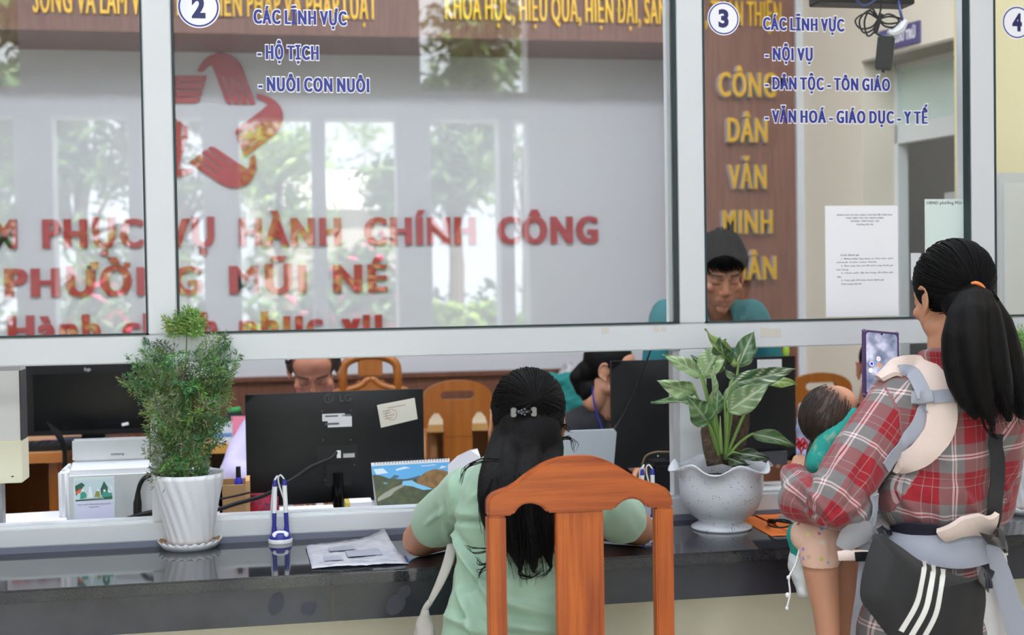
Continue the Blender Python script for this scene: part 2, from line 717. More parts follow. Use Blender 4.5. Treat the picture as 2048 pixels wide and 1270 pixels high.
xs = [XL] + [v for m_ in mull for v in m_] + [XE]
for i in range(0, len(xs), 2):
    a, b = xs[i], xs[i+1]
    g = MB()
    t = .0045
    g.box(a, a+t, -.003, .03, ZR1, ZT).box(b-t, b, -.003, .03, ZR1, ZT)
    g.box(a, b, -.003, .03, ZR1, ZR1+t).box(a, b, -.003, .03, ZT-t, ZT)
    g.build('gasket', gasket, win)
    MB().box(a, b, .03, .035, ZR1, ZT).build('pane', glass, win)
MB().box(mull[2][0]-.017, mull[2][0]-.006, .036, .06, ZR1, ZT).build('sash_edge', white_alu, win)
PANE = .03

# tape marks left on the rail
tm_ = M('yellowed tape residue', (206, 200, 192), .7)
for px0, px1, y0, y1 in ((1522, 1562, 654, 676), (1204, 1218, 652, 668), (1306, 1318, 650, 664), (1322, 1332, 652, 664)):
    a, b = at(px0, y1, -.0005), at(px1, y0, -.0005)
    mb = MB()
    w_ = (b.x-a.x)/5
    for k in range(5):
        mb.box(a.x+k*w_, a.x+(k+1)*w_, -.0008, 0, a.z+random.uniform(0, .004), b.z-random.uniform(0, .009))
    mb.build('tape_residue', tm_, win)

# ------------------------------------------------------------------ counter
granite = M('black granite', (30, 31, 35), .06, spec=.9, var=(420, (52, 54, 60)))
granite2 = M('black granite apron', (33, 35, 41), .25, spec=.7, var=(5, (54, 57, 66)))
ct = thing('counter', 'long black granite service counter with cream base below the glazed partition', 'counter', (.9, -.2, 0))
CF = -.425
MB().box(XL, 2.95, CF, .1, ZC-.03, ZC).build('countertop', granite, ct, world=True, bevel=.004)
MB().box(XL, 2.95, CF+.012, CF+.035, .689, ZC-.03).build('apron', granite2, ct, world=True)
MB().box(XL, 2.95, CF+.22, 0, 0, ZC-.03).build('base', M('cream counter base', (228, 222, 200), .7), ct, world=True)
smear_m = M('dusty smear', (58, 61, 70), .65)
a = at(665, 1158, CF)
MB().box(a.x-.0012, a.x+.0012, CF+.0105, CF+.02, .689, ZC-.03).build('joint', M('brown joint', (96, 84, 70), .8), ct, world=True)
for (x0, y0, x1, y1, w_) in ((818, 1172, 800, 1195, .014), (806, 1190, 778, 1228, .020), (560, 1185, 545, 1230, .018), (610, 1205, 625, 1228, .02)):
    p, q = at(x0, y0, CF+.011), at(x1, y1, CF+.011)
    d = (q-p).normalized()
    s = Vector((d.z, 0, -d.x))
    vs = []
    for t_, k in ((0, .25), (.2, .8), (.5, 1), (.8, .8), (1, .3)):
        c_ = p.lerp(q, t_)
        vs += [c_ - s*w_*k, c_ + s*w_*k]
    MB().add(vs, [(2*i, 2*i+1, 2*i+3, 2*i+2) for i in range(4)]).build('dust_smear', smear_m, ct, world=True)

# ------------------------------------------------------------------ unseen lamps added to light the office, lobby and store room
added_lamp_body = M('added lamp housing', (240, 240, 240), .5)
added_lamp_on = M('added lamp diffuser', (255, 255, 255), .5, emit=((238, 244, 255), 11.5))
added_lamp_on2 = M('added lobby diffuser', (255, 255, 255), .5, emit=((238, 244, 255), 6.5))
spots = [(-2.4, .5, 0), (-.8, .5, 0), (.8, .5, 0), (2.2, .5, 0), (-1.6, -1.6, 1), (.2, -1.6, 1), (2.0, -1.6, 1), (-1.6, -3.5, 1), (.4, -3.5, 1), (2.2, -3.5, 1)]
for i, (x, y, k) in enumerate(spots):
    L = thing('added_ceiling_light', ('added square lit ceiling panel over the office desks' if not k else 'added square lit ceiling panel over the waiting lobby') + ', out of frame', 'light', (x, y, CEIL), 0,
              'added office ceiling panels' if not k else 'added lobby ceiling panels')
    MB().box(-.62, .62, -.32, .32, -.05, 0).build('housing', added_lamp_body, L)
    MB().box(-.58, .58, -.28, .28, -.056, -.05).build('diffuser', added_lamp_on2 if k else added_lamp_on, L)

c_ = W0+WD*((u0+u1)/2+.3)+WN*1.05  # hidden lamp added to lift the dark view through the doorway
L = thing('added_ceiling_light', 'small ceiling lamp added to brighten the store room, out of sight', 'light', (c_.x, c_.y, CEIL))
MB().box(-.3, .3, -.15, .15, -.05, 0).build('housing', added_lamp_body, L)
MB().box(-.28, .28, -.13, .13, -.056, -.05).build('diffuser', added_lamp_on2, L)

# ------------------------------------------------------------------ yard outside the doors (seen as reflections)
sbox('ground', M('sunlit paving', (196, 190, 178), .8, var=(.4, (176, 170, 150))), -40, 40, -60, FY-.2, -.3, -.12)
leaf_a = M('yard leaves', (92, 124, 62), .5, var=(1.5, (64, 96, 46)))
leaf_b = M('yellow green leaves', (140, 170, 70), .5, var=(2, (110, 150, 60)))
bark = M('grey bark', (92, 78, 64), .9)
pinkf = M('pink bougainvillea', (206, 86, 120), .6)


def tree(name, label, x, y, h, cr, n, lm, cz=None, leaf=.16, flower=None):
    t = thing(name, label, 'tree' if h > 2 else 'shrub', (x, y, -.12))
    tr = MB()
    tr.tube([(0, 0, 0), (.05, .02, h*.35), (-.03, .04, h*.7)], [.05*h**.5, .04*h**.5, .015*h**.5], 8)
    fo, fl = MB(), MB()
    cz = cz or h*.68
    cl = [(random.gauss(0, cr*.45), random.gauss(0, cr*.4), cz+random.gauss(0, (h-cz)*.5), cr*random.uniform(.25, .5)) for _ in range(14)]
    for cx, cy, c_z, r in cl:
        tr.tube([(0, .02, h*.4), (cx*.6, cy*.6, (c_z+h*.4)/2), (cx, cy, c_z)], [.03, .02, .008], 5)
    for _ in range(n):
        cx, cy, c_z, r = random.choice(cl)
        p = Vector((cx, cy, c_z)) + Vector((random.gauss(0, r*.6), random.gauss(0, r*.6), random.gauss(0, r*.5)))
        p.z = max(p.z, .05)
        R = Euler((random.uniform(-.9, .9), random.uniform(-.9, .9), random.uniform(0, 6.28))).to_matrix()
        s = leaf*random.uniform(.6, 1.3)
        tgt = fl if (flower and random.random() < .15) else fo
        tgt.add([p + R @ Vector(q) for q in ((-s, 0, 0), (0, -s*.4, .02), (s, 0, 0), (0, s*.4, .02))], [(0, 1, 2, 3)])
    tr.build('trunk', bark, t)
    fo.build('foliage', lm, t)
    if flower:
        fl.build('blossom', flower, t)
    return t


def vpt(px, Yv):
    p = at(px, 500, Yv)
    return p.x, .065-Yv


for k, (px, Yv, h, cr, n, nm, lb, lm, fl) in enumerate((
        (160, 11, 5.0, 1.0, 1900, 'yard_tree', 'leafy yard tree mirrored in the left pane behind the wall letters', leaf_a, None),
        (360, 15, 5.6, 1.1, 900, 'yard_tree', 'yard tree mirrored beside the red star emblem', leaf_a, None),
        (560, 19, 5.0, 1.1, 800, 'yard_tree', 'small yard tree mirrored right of the red star emblem', leaf_b, None),
        (735, 31, 6.4, 1.3, 900, 'yard_tree', 'pale yard tree mirrored over the white roof', leaf_b, None),
        (905, 12.5, 5.2, .95, 1700, 'yard_tree', 'tall yard tree mirrored left of the bright door leaf', leaf_a, None),
        (-30, 18.6, 5.6, 1.0, 900, 'yard_tree', 'yard tree mirrored at the left edge of the left pane', leaf_a, None),
        (1050, 21, 6.0, 1.1, 800, 'yard_tree', 'narrow yard tree mirrored at the right end of the doors', leaf_a, None),
        (945, 9, 1.5, .42, 1500, 'yard_shrub', 'round yellow green shrub mirrored under the word CÔNG', leaf_b, None),
        (545, 9.2, 1.2, .35, 1300, 'yard_shrub', 'low shrub mirrored beside the word MŨI', leaf_b, None),
        (700, 10, 1.9, .5, 1500, 'flowering_shrub', 'bougainvillea with pink blossom mirrored right of the word NÉ', leaf_a, pinkf),
        (180, 9.6, 1.7, .5, 1500, 'flowering_shrub', 'bougainvillea with pink blossom mirrored in the left pane', leaf_a, pinkf))):
    x, y = vpt(px, Yv)
    tree(nm, lb, x, y, h, cr, int(n*2.3), lm, leaf=.09 if h < 2 else .11, flower=fl)
hg = thing('hedge', 'clipped green hedge along the yard, mirrored low in the glass', 'hedge', (1.6, -13.6, -.12))
mb = MB()
for _ in range(5200):
    p = Vector((random.uniform(-4.5, 8.0), -13.6+random.uniform(-.45, .45), random.uniform(-.1, 1.25+.25*math.sin(random.random()*40))))
    R = Euler((random.uniform(-.9, .9), random.uniform(-.9, .9), random.uniform(0, 6.28))).to_matrix()
    s = .13*random.uniform(.6, 1.3)
    mb.add([p + R @ Vector(q) for q in ((-s, 0, 0), (0, -s*.4, .02), (s, 0, 0), (0, s*.4, .02))], [(0, 1, 2, 3)])
mb.build('foliage', leaf_a, hg, world=True)
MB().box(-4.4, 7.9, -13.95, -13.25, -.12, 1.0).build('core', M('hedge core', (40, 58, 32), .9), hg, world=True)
x0, y0 = vpt(500, 22)
x1, _ = vpt(815, 22)
b = thing('pavilion', 'low white roofed pavilion across the yard, mirrored in the middle pane', 'building', ((x0+x1)/2, y0-1.5, -.12))
MB().box(x0, x1, y0-3, y0, 3.0, 3.75).build('roof', M('white sheet roof', (240, 240, 238), .6), b, world=True)
MB().box(x0+.2, x1-.2, y0-2.8, y0-.3, -.12, 3.0).build('wall', M('pavilion wall', (170, 166, 160), .8), b, world=True)
# ------------------------------------------------------------------ lettering on the office back wall
red_f = M('red acrylic', (170, 40, 44), .3)
gold = M('gold mirror acrylic', (226, 176, 30), .28, metal=.35)
silver_side = M('polished letter flank', (216, 214, 220), .3, metal=.3)
RY = BOARD-.0005


def wall_text(name, label, text, xl, yl, xr, yr, cap, Y, mat, depth, off=.03, cat='lettering', letter='letter', group=None, each=True, back=None, bold=0., space=.27, sides=False):
    a, b = at(xl, yl, Y), at(xr, yr, Y)
    z = (a.z+b.z)/2
    s = cap*(Y-CAM.y)/FPX/math.cos(_yaw)*1.0
    t = thing(name, label, cat, ((a.x+b.x)/2, Y, z), 0, group)
    lettering(text, facing((a.x, Y, z)), b.x-a.x, s, off, depth, mat, t, letter, back, each, bold, space, sides)
    return t


gsw = 'red raised letters on the white wall'
wall_text('red_lettering', 'red raised letters PHỤC VỤ, upper line on the white wall', 'TRUNG TÂM PHỤC VỤ HÀNH CHÍNH CÔNG', -454, 500, 1195, 485, 51, RY, red_f, .018, .018, bold=.045, space=.62)
wall_text('red_lettering', 'red raised letters PHƯỜNG MŨI NÉ, middle line on the white wall', 'PHƯỜNG MŨI NÉ', 5, 592, 772, 583, 51, RY, red_f, .018, .014, bold=.045, space=.55)
wall_text('red_lettering', 'red raised letters Hành chính phục vụ, lowest line just above the rail', 'Hành chính phục vụ', 12, 683, 765, 677, 52, RY, red_f, .018, .014, bold=.045, space=.5)
GYP = PORT-.0005
wall_text('gold_lettering', 'gold letters SỐNG VÀ LÀM on the brown beam above the star', 'SỐNG VÀ LÀM VIỆC THEO HIẾN PHÁP VÀ PHÁP LUẬT', 66, 27, 752, 39, 50, GYP, gold, .02, .0, bold=.03)
wall_text('gold_lettering', 'gold letters KHOA HỌC on the brown beam, right of centre', 'KHOA HỌC, HIỆU QUẢ, HIỆN ĐẠI, SÁNG TẠO, THÂN THIỆN', 888, 43, 1560, 51, 50, GYP, gold, .02, .0, bold=.03)
for w_, xl, xr, yb, cap in (('CÔNG', 1430, 1546, 195, 48), ('DÂN', 1447, 1530, 285, 48), ('VĂN', 1452, 1528, 378, 48), ('MINH', 1438, 1540, 467, 47), ('THÂN', 1432, 1548, 559, 47)):
    wall_text('gold_word', 'raised gold word %s on the brown veneer column%s' % (w_, ', behind the man in teal' if w_ in ('MINH', 'THÂN') else ''), w_, xl, yb+1, xr, yb-1, cap, GYP, [gold, silver_side], .04, .01, bold=.03, sides=True)

# star emblem of five hands
cx, cy = 425, 245
ec = at(cx, cy, RY)
S_ = (RY-CAM.y)/FPX/math.cos(_yaw)/2.926
em = thing('star_emblem', 'red emblem of five open hands forming a star on the white wall', 'emblem', ec)
ox, oy = cx*2.926, cy*2.926


def hand_pieces():
    """thumb-and-palm arc and four fingers, read off in the crop's own pixels round the star's centre"""
    arc = [(1165, 436), (1180, 405), (1205, 372), (1240, 345), (1275, 331), (1305, 330), (1345, 340), (1378, 362), (1400, 388), (1415, 415), (1428, 455)]
    inner = [(1312, 480), (1290, 462), (1262, 440), (1243, 395), (1222, 408), (1200, 432), (1185, 440)]
    pieces = [arc + [(1437, 490), (1400, 480), (1365, 478), (1325, 470)] + inner[2:]]
    # fingers: top left, top right, bottom right, bottom left
    for (a, b, c, d) in (((1255, 420), (1300, 455), (1352, 614), (1318, 600)),
                         ((1304, 455), (1345, 465), (1397, 614), (1360, 612)),
                         ((1349, 460), (1388, 468), (1441, 613), (1404, 614)),
                         ((1392, 462), (1429, 455), (1482, 612), (1448, 614))):
        pieces.append([a, b, ((b[0]+c[0])/2, (b[1]+c[1])/2), c, ((c[0]+d[0])/2, c[1]+3), d])
    return pieces


for k in range(5):
    mb = MB()
    ca, sa = math.cos(k*2*PI/5), math.sin(k*2*PI/5)
    T = facing(ec)
    for n_, pc in enumerate(hand_pieces()):
        poly = []
        for x, y in pc:
            dx, dy = x-ox, y-oy
            poly.append(((dx*ca-dy*sa)*S_, -(dx*sa+dy*ca)*S_))
        mb.prism(poly[::-1], T, .016-.0007*n_)
    mb.build('hand', red_f, em, world=True)

# ------------------------------------------------------------------ vinyl on the front of the glass
GF = PANE-.0006


def decal(label, text, xl, xr, yl, yr, cap):
    wall_text('window_decal', label, text, xl, yl, xr, yr, cap, GF, ink, .0002, .012, 'decal', 'letters', None, False, (.055, white_vinyl, .0002), bold=.06)


decal('blue vinyl heading beside the number two, middle pane', 'CÁC LĨNH VỰC', 506, 693, 49, 48, 26)
decal('blue vinyl line HỘ TỊCH on the middle pane', '- HỘ TỊCH', 514, 638, 119, 118, 26)
decal('blue vinyl line NUÔI CON NUÔI on the middle pane', '- NUÔI CON NUÔI', 516, 739, 184, 182, 26)
decal('blue vinyl heading beside the number three, right pane', 'CÁC LĨNH VỰC', 1525, 1688, 62, 60, 25)
decal('blue vinyl line NỘI VỤ on the right pane', '- NỘI VỤ', 1529, 1626, 121, 120, 25)
decal('blue vinyl line DÂN TỘC, third down on the right pane', '- DÂN TỘC - TÔN GIÁO', 1529, 1780, 181, 179, 25)
decal('longest blue vinyl line, lowest on the right pane', '- VĂN HOÁ - GIÁO DỤC - Y TẾ', 1529, 1855, 247, 245, 25)
for d_, px, py, r in (('2', 397, 14, 40), ('3', 1447, 37, 34.5), ('4', 2034, 45, 35.5)):
    c_ = at(px, py, GF)
    s = (GF-CAM.y)/FPX/math.cos(_yaw)
    t = thing('number_decal', 'round white sticker with the navy digit %s on the glass%s' % (d_, {'2': ' left of centre', '3': ' above the gold words', '4': ' at the right edge'}[d_]), 'decal', c_)
    T = facing(c_)
    n = 48

    def ring(mb, ro, z, d):
        mb.prism([(ro*math.cos(2*PI*k/n), ro*math.sin(2*PI*k/n)) for k in range(n)], T @ Matrix.Translation((0, 0, z)), d)
        return mb
    ring(MB(), r*s, 0, .0002).build('backing', white_vinyl, t, world=True)
    ring(MB(), r*.94*s, .0002, .0001).build('ring', ink, t, world=True)
    ring(MB(), r*.86*s, .0003, .0001).build('face', white_vinyl, t, world=True)
    w_ = .031*r/36
    vs, fs = glyph(d_, .05, 0)
    x0, x1 = min(v.x for v in vs), max(v.x for v in vs)
    sc_ = (.0455*r/36)/.68
    sx = w_/(x1-x0)
    MB().add([T @ Vector(((v.x-(x0+x1)/2)*sx, (v.y-.341)*sc_, .0006)) for v in vs], fs).build('digit', M('navy digit', (34, 36, 96), .4), t, world=True)


def page(name, label, px0, px1, py0, py1, Y, mat, lines, cat='notice', inkm=None, thick=.0004):
    """sheet on the glass with printed lines: (text, x0, x1, baseline, cap) in fractions of the sheet"""
    a, b = at(px0, py1, Y), at(px1, py0, Y)
    t = thing(name, label, cat, ((a.x+b.x)/2, Y, a.z))
    w_, h_ = b.x-a.x, b.z-a.z
    MB().box(a.x, b.x, Y-thick, Y, a.z, b.z).build('sheet', mat, t, world=True)
    for tx, x0, x1, yb, cp in lines:
        lettering(tx, facing((a.x+w_*x0, Y-thick, b.z-h_*yb)), w_*(x1-x0), cp*h_, .0, .0001, inkm or dark_ink, t, 'print', None, False, .035)
    return t


page('notice_sheet', 'white printed notice taped to the right pane, tall sheet above the phone', 1652, 1795, 411, 634, GF, paper, (
    ('ĐÁNH GIÁ SỰ HÀI LÒNG CỦA NGƯỜI DÂN KHI', .16, .92, .09, .013),
    ('THỰC HIỆN THỦ TỤC HÀNH CHÍNH', .28, .80, .118, .013),
    ('TRUNG TÂM PHỤC VỤ', .34, .74, .146, .013),
    ('Phường Mũi Né', .43, .66, .176, .013),
    ('Cách đánh giá', .20, .46, .452, .015),
    ('1. Đăng nhập ứng dụng và chọn mục quét', .21, .93, .484, .012),
    ('nhanh trên màn hình', .15, .70, .515, .012),
    ('2. Đưa máy vào mã để mở trang đánh giá', .21, .93, .548, .012),
    ('hài lòng', .15, .31, .582, .012),
    ('3. Chọn mức độ hài lòng rồi bấm gửi', .21, .93, .612, .012),
    ('đi', .15, .21, .648, .012),
    ('4. Chọn gửi để hoàn thành đánh giá', .21, .80, .678, .012),
    ('Trân trọng cảm ơn', .21, .49, .712, .014)))
page('notice_sheet', 'pale green notice with a heading line on the right pane behind the woman in plaid', 1850, 1936, 398, 520, GF, M('pale green paper', (214, 228, 224), .7), (
    ('UBND phường Mũi Né', .04, 1.0, .085, .05),))
page('notice_sheet', 'small white slip on the glass behind the ponytailed head', 1822, 1842, 506, 560, GF+.007, paper, ())

# power adapter with a looped lead behind the glass
p = at(1770, 105, .11)
ad = thing('power_adapter', 'black power adapter hanging on its looped lead behind the right pane', 'adapter', p)
R = Matrix.Translation(p) @ Matrix.Rotation(math.radians(-28), 4, 'Z') @ Matrix.Rotation(math.radians(6), 4, 'Y')
MB().box(-.024, .024, -.018, .018, -.05, .045, R).build('body', black, ad, bevel=.004, world=True)
MB().box(-.004, .004, -.004, .004, -.058, -.048, R).build('cable_stub', black, ad, world=True)
mb = MB()
kn = at(1757, 38, .11)
for s_, w_, h_ in ((-1, 46, 16), (-1, 38, 26), (1, 40, 12), (1, 46, 2), (-1, 28, 34)):
    pts = [kn, at(1757+s_*w_*.5, 38-h_*.5-4, .10), at(1757+s_*w_, 38+h_*.1, .11), at(1757+s_*w_*.8, 38+h_*.8+6, .115), at(1757+s_*w_*.3, 38+h_*.5+8, .11), kn]
    mb.tube(spline(pts, 26), .0028, 6)
mb.tube(spline([at(1764, -8, .11), at(1762, 15, .11), kn, at(1752, 64, .11), at(1762, 72, .11)], 14), .0028, 6)
mb.tube([at(1762, 28, .105), at(1750, 66, .105)], .007, 7)
mb.build('lead', cable, ad, world=True)
a, b = at(1640, 3, .15), at(1830, 3, .15)
lb = thing('display_bar', 'dark underside of a hanging counter display above the right pane', 'display', ((a.x+b.x)/2, .1, a.z))
MB().box(a.x, b.x, .15, .23, a.z, a.z+.16).build('housing', black, lb, world=True, bevel=.003)
mb = MB()
mb.tube(spline([at(1797, 0, .16), at(1800, 20, .10), at(1806, 44, .10)], 8), .004, 6)
mb.tube(spline([at(1712, 0, .12), at(1728, 12, .12), at(1752, 0, .12)], 10), .003, 6)
mb.build('wire', M('blue wire', (48, 62, 130), .5), lb, world=True)
MB().tube(spline([at(1811, 42, .10), at(1800, 58, .10), at(1786, 66, .10), at(1776, 62, .10)], 10), [.010, .014, .012, .007], 8).build('plug', white_pl, lb, world=True)

# room sign on the splayed wall
a, b = onwall(1770, 104), onwall(1845, 40)
us, ue = wu(1772), wu(1845)
z0, z1 = onwall(1845, 84).z, onwall(1845, 40).z
t = thing('room_sign', 'violet room sign with pale letters over the doorway', 'sign', W0+WD*((us+ue)/2)+Vector((0, 0, z0)))
MB().box(us-.03, ue, -.012, 0, z0, z1, WT).build('plate', M('violet sign plate', (84, 76, 128), .5), t, world=True)
T = Matrix(((WD.x, 0, -WN.x, 0), (WD.y, 0, -WN.y, 0), (0, 1, 0, 0), (0, 0, 0, 1)))
q = W0 + WD*(us+.0) - WN*.012 + Vector((0, 0, z0+(z1-z0)*.28))
lettering('KHO LƯU TRỮ', Matrix.Translation(q) @ T, (ue-us)*.9, (z1-z0)*.42, .03, .002, white_vinyl, t, 'letters', None, False)
# ------------------------------------------------------------------ foreground chair
CY = -.885
ch = thing('wooden_chair', 'orange varnished wooden chair with a splat back, nearest the viewer behind the woman in mint', 'chair', (at(1160, 950, CY).x, CY, 0))
TC = facing((0, CY, 0))


def cp(x, y, Y=CY):
    p = at(x, y, Y)
    return (p.x, p.z)


top = [(974.7, 1002.5), (979, 995), (986.6, 988), (1000, 982), (1017, 976), (1034, 966), (1051, 952), (1068, 940), (1084.8, 930), (1102, 922), (1120, 916.5), (1138, 913.6), (1156, 912.5), (1172, 912), (1188, 913), (1204, 917.5),
       (1220, 923.5), (1237, 932.5), (1254, 943), (1271, 953), (1288, 961), (1308, 967.5), (1322, 971), (1332, 976), (1339, 983), (1343, 991), (1346, 1003), (1346.5, 1015)]
bot = [(1304, 1016), (1295, 1015.5), (1292, 1011), (1284, 1004), (1276, 1000), (1267, 998), (1257, 999), (1247, 1003), (1239, 1009), (1233, 1015), (1229, 1019.5), (1210, 1021), (1096, 1026.5), (1091, 1021), (1085, 1015), (1077, 1010.5),
       (1069, 1008), (1061, 1007), (1052, 1008), (1044, 1011), (1037, 1017), (1031, 1025), (1026, 1031), (1012, 1032.5), (975, 1034)]
MB().prism([cp(x, y) for x, y in reversed(top+bot)], TC @ Matrix.Translation((0, 0, -.028)), .028).build('top_rail', chair_wood_x, ch, smooth=True, world=True, bevel=.004, sharp=40)
xl0, xl1 = cp(974.8, 1033)[0], cp(1012, 1033)[0]
xr0, xr1 = cp(1312, 1018)[0], cp(1347, 1018)[0]
zt = cp(1000, 1033)[1]
SEAT = .445
for nm, a, b, z in (('post', xl0, xl1, zt), ('post', xr0, xr1, cp(1330, 1015)[1])):
    MB().box(a, b, CY, CY+.03, 0, z).build(nm, chair_wood, ch, world=True, bevel=.003)
MB().box(cp(1114, 1100)[0], cp(1209, 1100)[0], CY+.004, CY+.022, SEAT-.02, cp(1160, 1024)[1]).build('splat', chair_wood, ch, world=True, bevel=.002)
MB().box(xl1, xr0, CY+.004, CY+.026, SEAT-.07, SEAT-.01).build('back_rail', chair_wood_x, ch, world=True, bevel=.002)
MB().box(xl0-.01, xr1+.01, CY+.035, CY+.43, SEAT-.025, SEAT).build('seat', chair_wood_x, ch, world=True, bevel=.008)
MB().box(xl0+.02, xr1-.02, CY+.05, CY+.40, SEAT-.075, SEAT-.025).build('seat_frame', chair_wood_x, ch, world=True)
for a in (xl0, xr1-.036):
    MB().box(a, a+.036, CY+.375, CY+.411, 0, SEAT-.026).build('leg', chair_wood, ch, world=True, bevel=.003)
    MB().box(a+.008, a+.028, CY+.03, CY+.375, .17, .2).build('stretcher', chair_wood, ch, world=True, bevel=.002)

# ------------------------------------------------------------------ feathery plant in spiral ribbed pot
pot_w = M('white ribbed plastic', (226, 228, 236), .38)
soil = M('dark soil', (58, 44, 34), .95, bump=(120, .6))
stain = M('brown mud stain', (150, 108, 66), .8, var=(60, (196, 160, 116)))
fern_m = attr_mat('feathery leaves', 'tint', .5)
stem_m = M('green stem', (96, 124, 62), .5)


def inside(poly, x, y):
    r = False
    for (x0, y0), (x1, y1) in zip(poly, poly[1:]+poly[:1]):
        if (y0 > y) != (y1 > y) and x < (x1-x0)*(y-y0)/(y1-y0)+x0:
            r = not r
    return r


def feather_foliage(mb, cols, crown, yd, n, size, lime, depth=.05):
    """fronds whose tips fill the crown; each a rachis with pinnae of narrow leaflets, springing from the stems"""
    xs, ys = [p[0] for p in crown], [p[1] for p in crown]
    mid = sum(xs)/len(xs)
    done = 0
    while done < n:
        x, y = random.uniform(min(xs), max(xs)), random.uniform(min(ys), max(ys))
        if not inside(crown, x, y):
            continue
        done += 1
        tip = at(x, y, yd+random.gauss(0, depth)-.01)
        base = at(x+(mid-x)*random.uniform(.35, .7)+random.gauss(0, 6), min(y+random.uniform(20, 95), 985), yd+random.gauss(0, depth*.4))
        d = tip-base
        L = d.length
        if L > size:
            base = tip-d*(size/L)
            L = size
        d.normalize()
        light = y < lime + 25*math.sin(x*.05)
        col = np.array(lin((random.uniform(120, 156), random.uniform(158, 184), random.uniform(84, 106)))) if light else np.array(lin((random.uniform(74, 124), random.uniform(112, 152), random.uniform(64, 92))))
        side = d.cross(Vector((random.gauss(0, .5), random.gauss(0, .5), 1)))
        side = side.normalized() if side.length > .05 else Vector((1, 0, 0))
        upv = side.cross(d).normalized()

        def quad(q, e, l, w):
            s = e.cross(Vector((random.gauss(0, 1), random.gauss(0, 1), random.gauss(0, 1)))).normalized()*w
            mb.add([q, q+e*l*.5+s, q+e*l, q+e*l*.5-s], [(0, 1, 2, 3)])
            cols.extend([col*random.uniform(.75, 1.25)]*4)
        R = [base + d*(L*k/6) + upv*(.10*L*math.sin(PI*k/6)) for k in range(7)]
        for k in range(6):
            s = side*.0007
            mb.add([R[k]-s, R[k]+s, R[k+1]+s, R[k+1]-s], [(0, 1, 2, 3)])
            cols.extend([col*.8]*4)
        for k in range(1, 7):
            for sg in (-1, 1):
                e = (d*.7 + side*sg*.75 + upv*random.uniform(-.4, .5)).normalized()
                pl = L*.40*(1.2-k/7)*random.uniform(.7, 1.2)
                for j in range(4):
                    u = (j+.6)/4
                    q = R[k] + e*(pl*u) - Vector((0, 0, 1))*pl*.15*u*u
                    for s2 in (-1, 1):
                        e2 = (e*.8 + (d*.6+upv*random.uniform(-.6, .6))*s2 + side*random.uniform(-.4, .4)).normalized()
                        quad(q, e2, random.uniform(.010, .018), random.uniform(.0011, .0019))
                quad(R[k]+e*pl*.95, e, .012, .0012)
    return mb


def ribbed_plant(label, base, stems, crowns, seed, k=1.0):
    random.seed(seed)
    t = thing('potted_fern', label, 'potted plant', base)
    bx, by, bz = base
    nr = 18

    def rib(th, i):
        q = th*nr+i*.9
        return 1+.035*(abs(math.sin(q/2))*1.6-.8)*(1 if 0 < i < 13 else .3), 0
    H = .178*k
    prof = [(k*(.055+.033*(u/13)**1.1), .012+H*u/13) for u in range(14)]
    inner = [(k*.083, .012+H-.004), (k*.079, .012+H-.03)]
    pot = MB().lathe(prof+inner, base, 144, rib).build('pot', pot_w, t, smooth=True, world=True)
    MB().lathe([(.0, .012+H-.03), (k*.08, .012+H-.03)], base, 40, cap0=False).build('soil', soil, pot, world=True)

    def scal(th, i):
        return 1+(.03*math.sin(th*22) if i >= 2 else 0), (.0022*math.sin(th*22) if i >= 2 else 0)
    sau = MB().lathe([(k*.066, 0), (k*.071, .008), (k*.078, .019), (k*.075, .0195), (k*.068, .010), (k*.0, .009)], base, 132, scal).build('saucer', pot_w, t, smooth=True, world=True)
    MB().lathe([(k*.060, .0115), (k*.067, .0115), (k*.0735, .0185), (k*.0765, .0205)], base, 66, lambda th, i: (1, .0018*math.sin(th*22) if i == 3 else 0), cap0=False).build('mud_ring', stain, sau, smooth=True, world=True)
    sm, fm, cols = MB(), MB(), []
    for pts in stems:
        sm.tube(spline(pts, 24), [.0045*(1-.75*i/23) for i in range(24)], 7)
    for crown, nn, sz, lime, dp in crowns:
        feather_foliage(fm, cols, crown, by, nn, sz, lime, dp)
    sm.build('stem', stem_m, t, smooth=True, world=True)
    o = fm.build('foliage', fern_m, t, world=True)
    a = o.data.color_attributes.new('tint', 'FLOAT_COLOR', 'POINT')
    a.data.foreach_set('color', np.c_[np.array(cols), np.ones(len(cols))].astype('f').ravel())
    return t


fb = atz(380, 1094, ZC)
fy = fb.y
fern = ribbed_plant('feathery green plant in a white spiral ribbed pot on the counter, left of the pens', fb, (
    [at(375, 985, fy), at(372, 900, fy), at(366, 800, fy), at(372, 720, fy), at(374, 625, fy)],
    [at(385, 985, fy), at(405, 880, fy-.01), at(425, 780, fy-.02), at(430, 700, fy-.02)],
    [at(365, 985, fy), at(345, 880, fy), at(320, 780, fy+.0), at(290, 705, fy-.02)]), (
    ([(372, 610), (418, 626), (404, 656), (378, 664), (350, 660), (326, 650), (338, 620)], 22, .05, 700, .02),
    ([(302, 668), (330, 694), (372, 722), (405, 690), (420, 672), (450, 672), (472, 704), (488, 738), (466, 772), (440, 800), (300, 800), (280, 772), (246, 770), (242, 738), (272, 694)], 70, .11, 0, .05),
    ([(300, 770), (470, 760), (474, 830), (452, 880), (428, 920), (412, 960), (306, 972), (290, 905), (282, 860)], 92, .11, 0, .055)), 11)
rb = atz(2056, 1024, ZC)
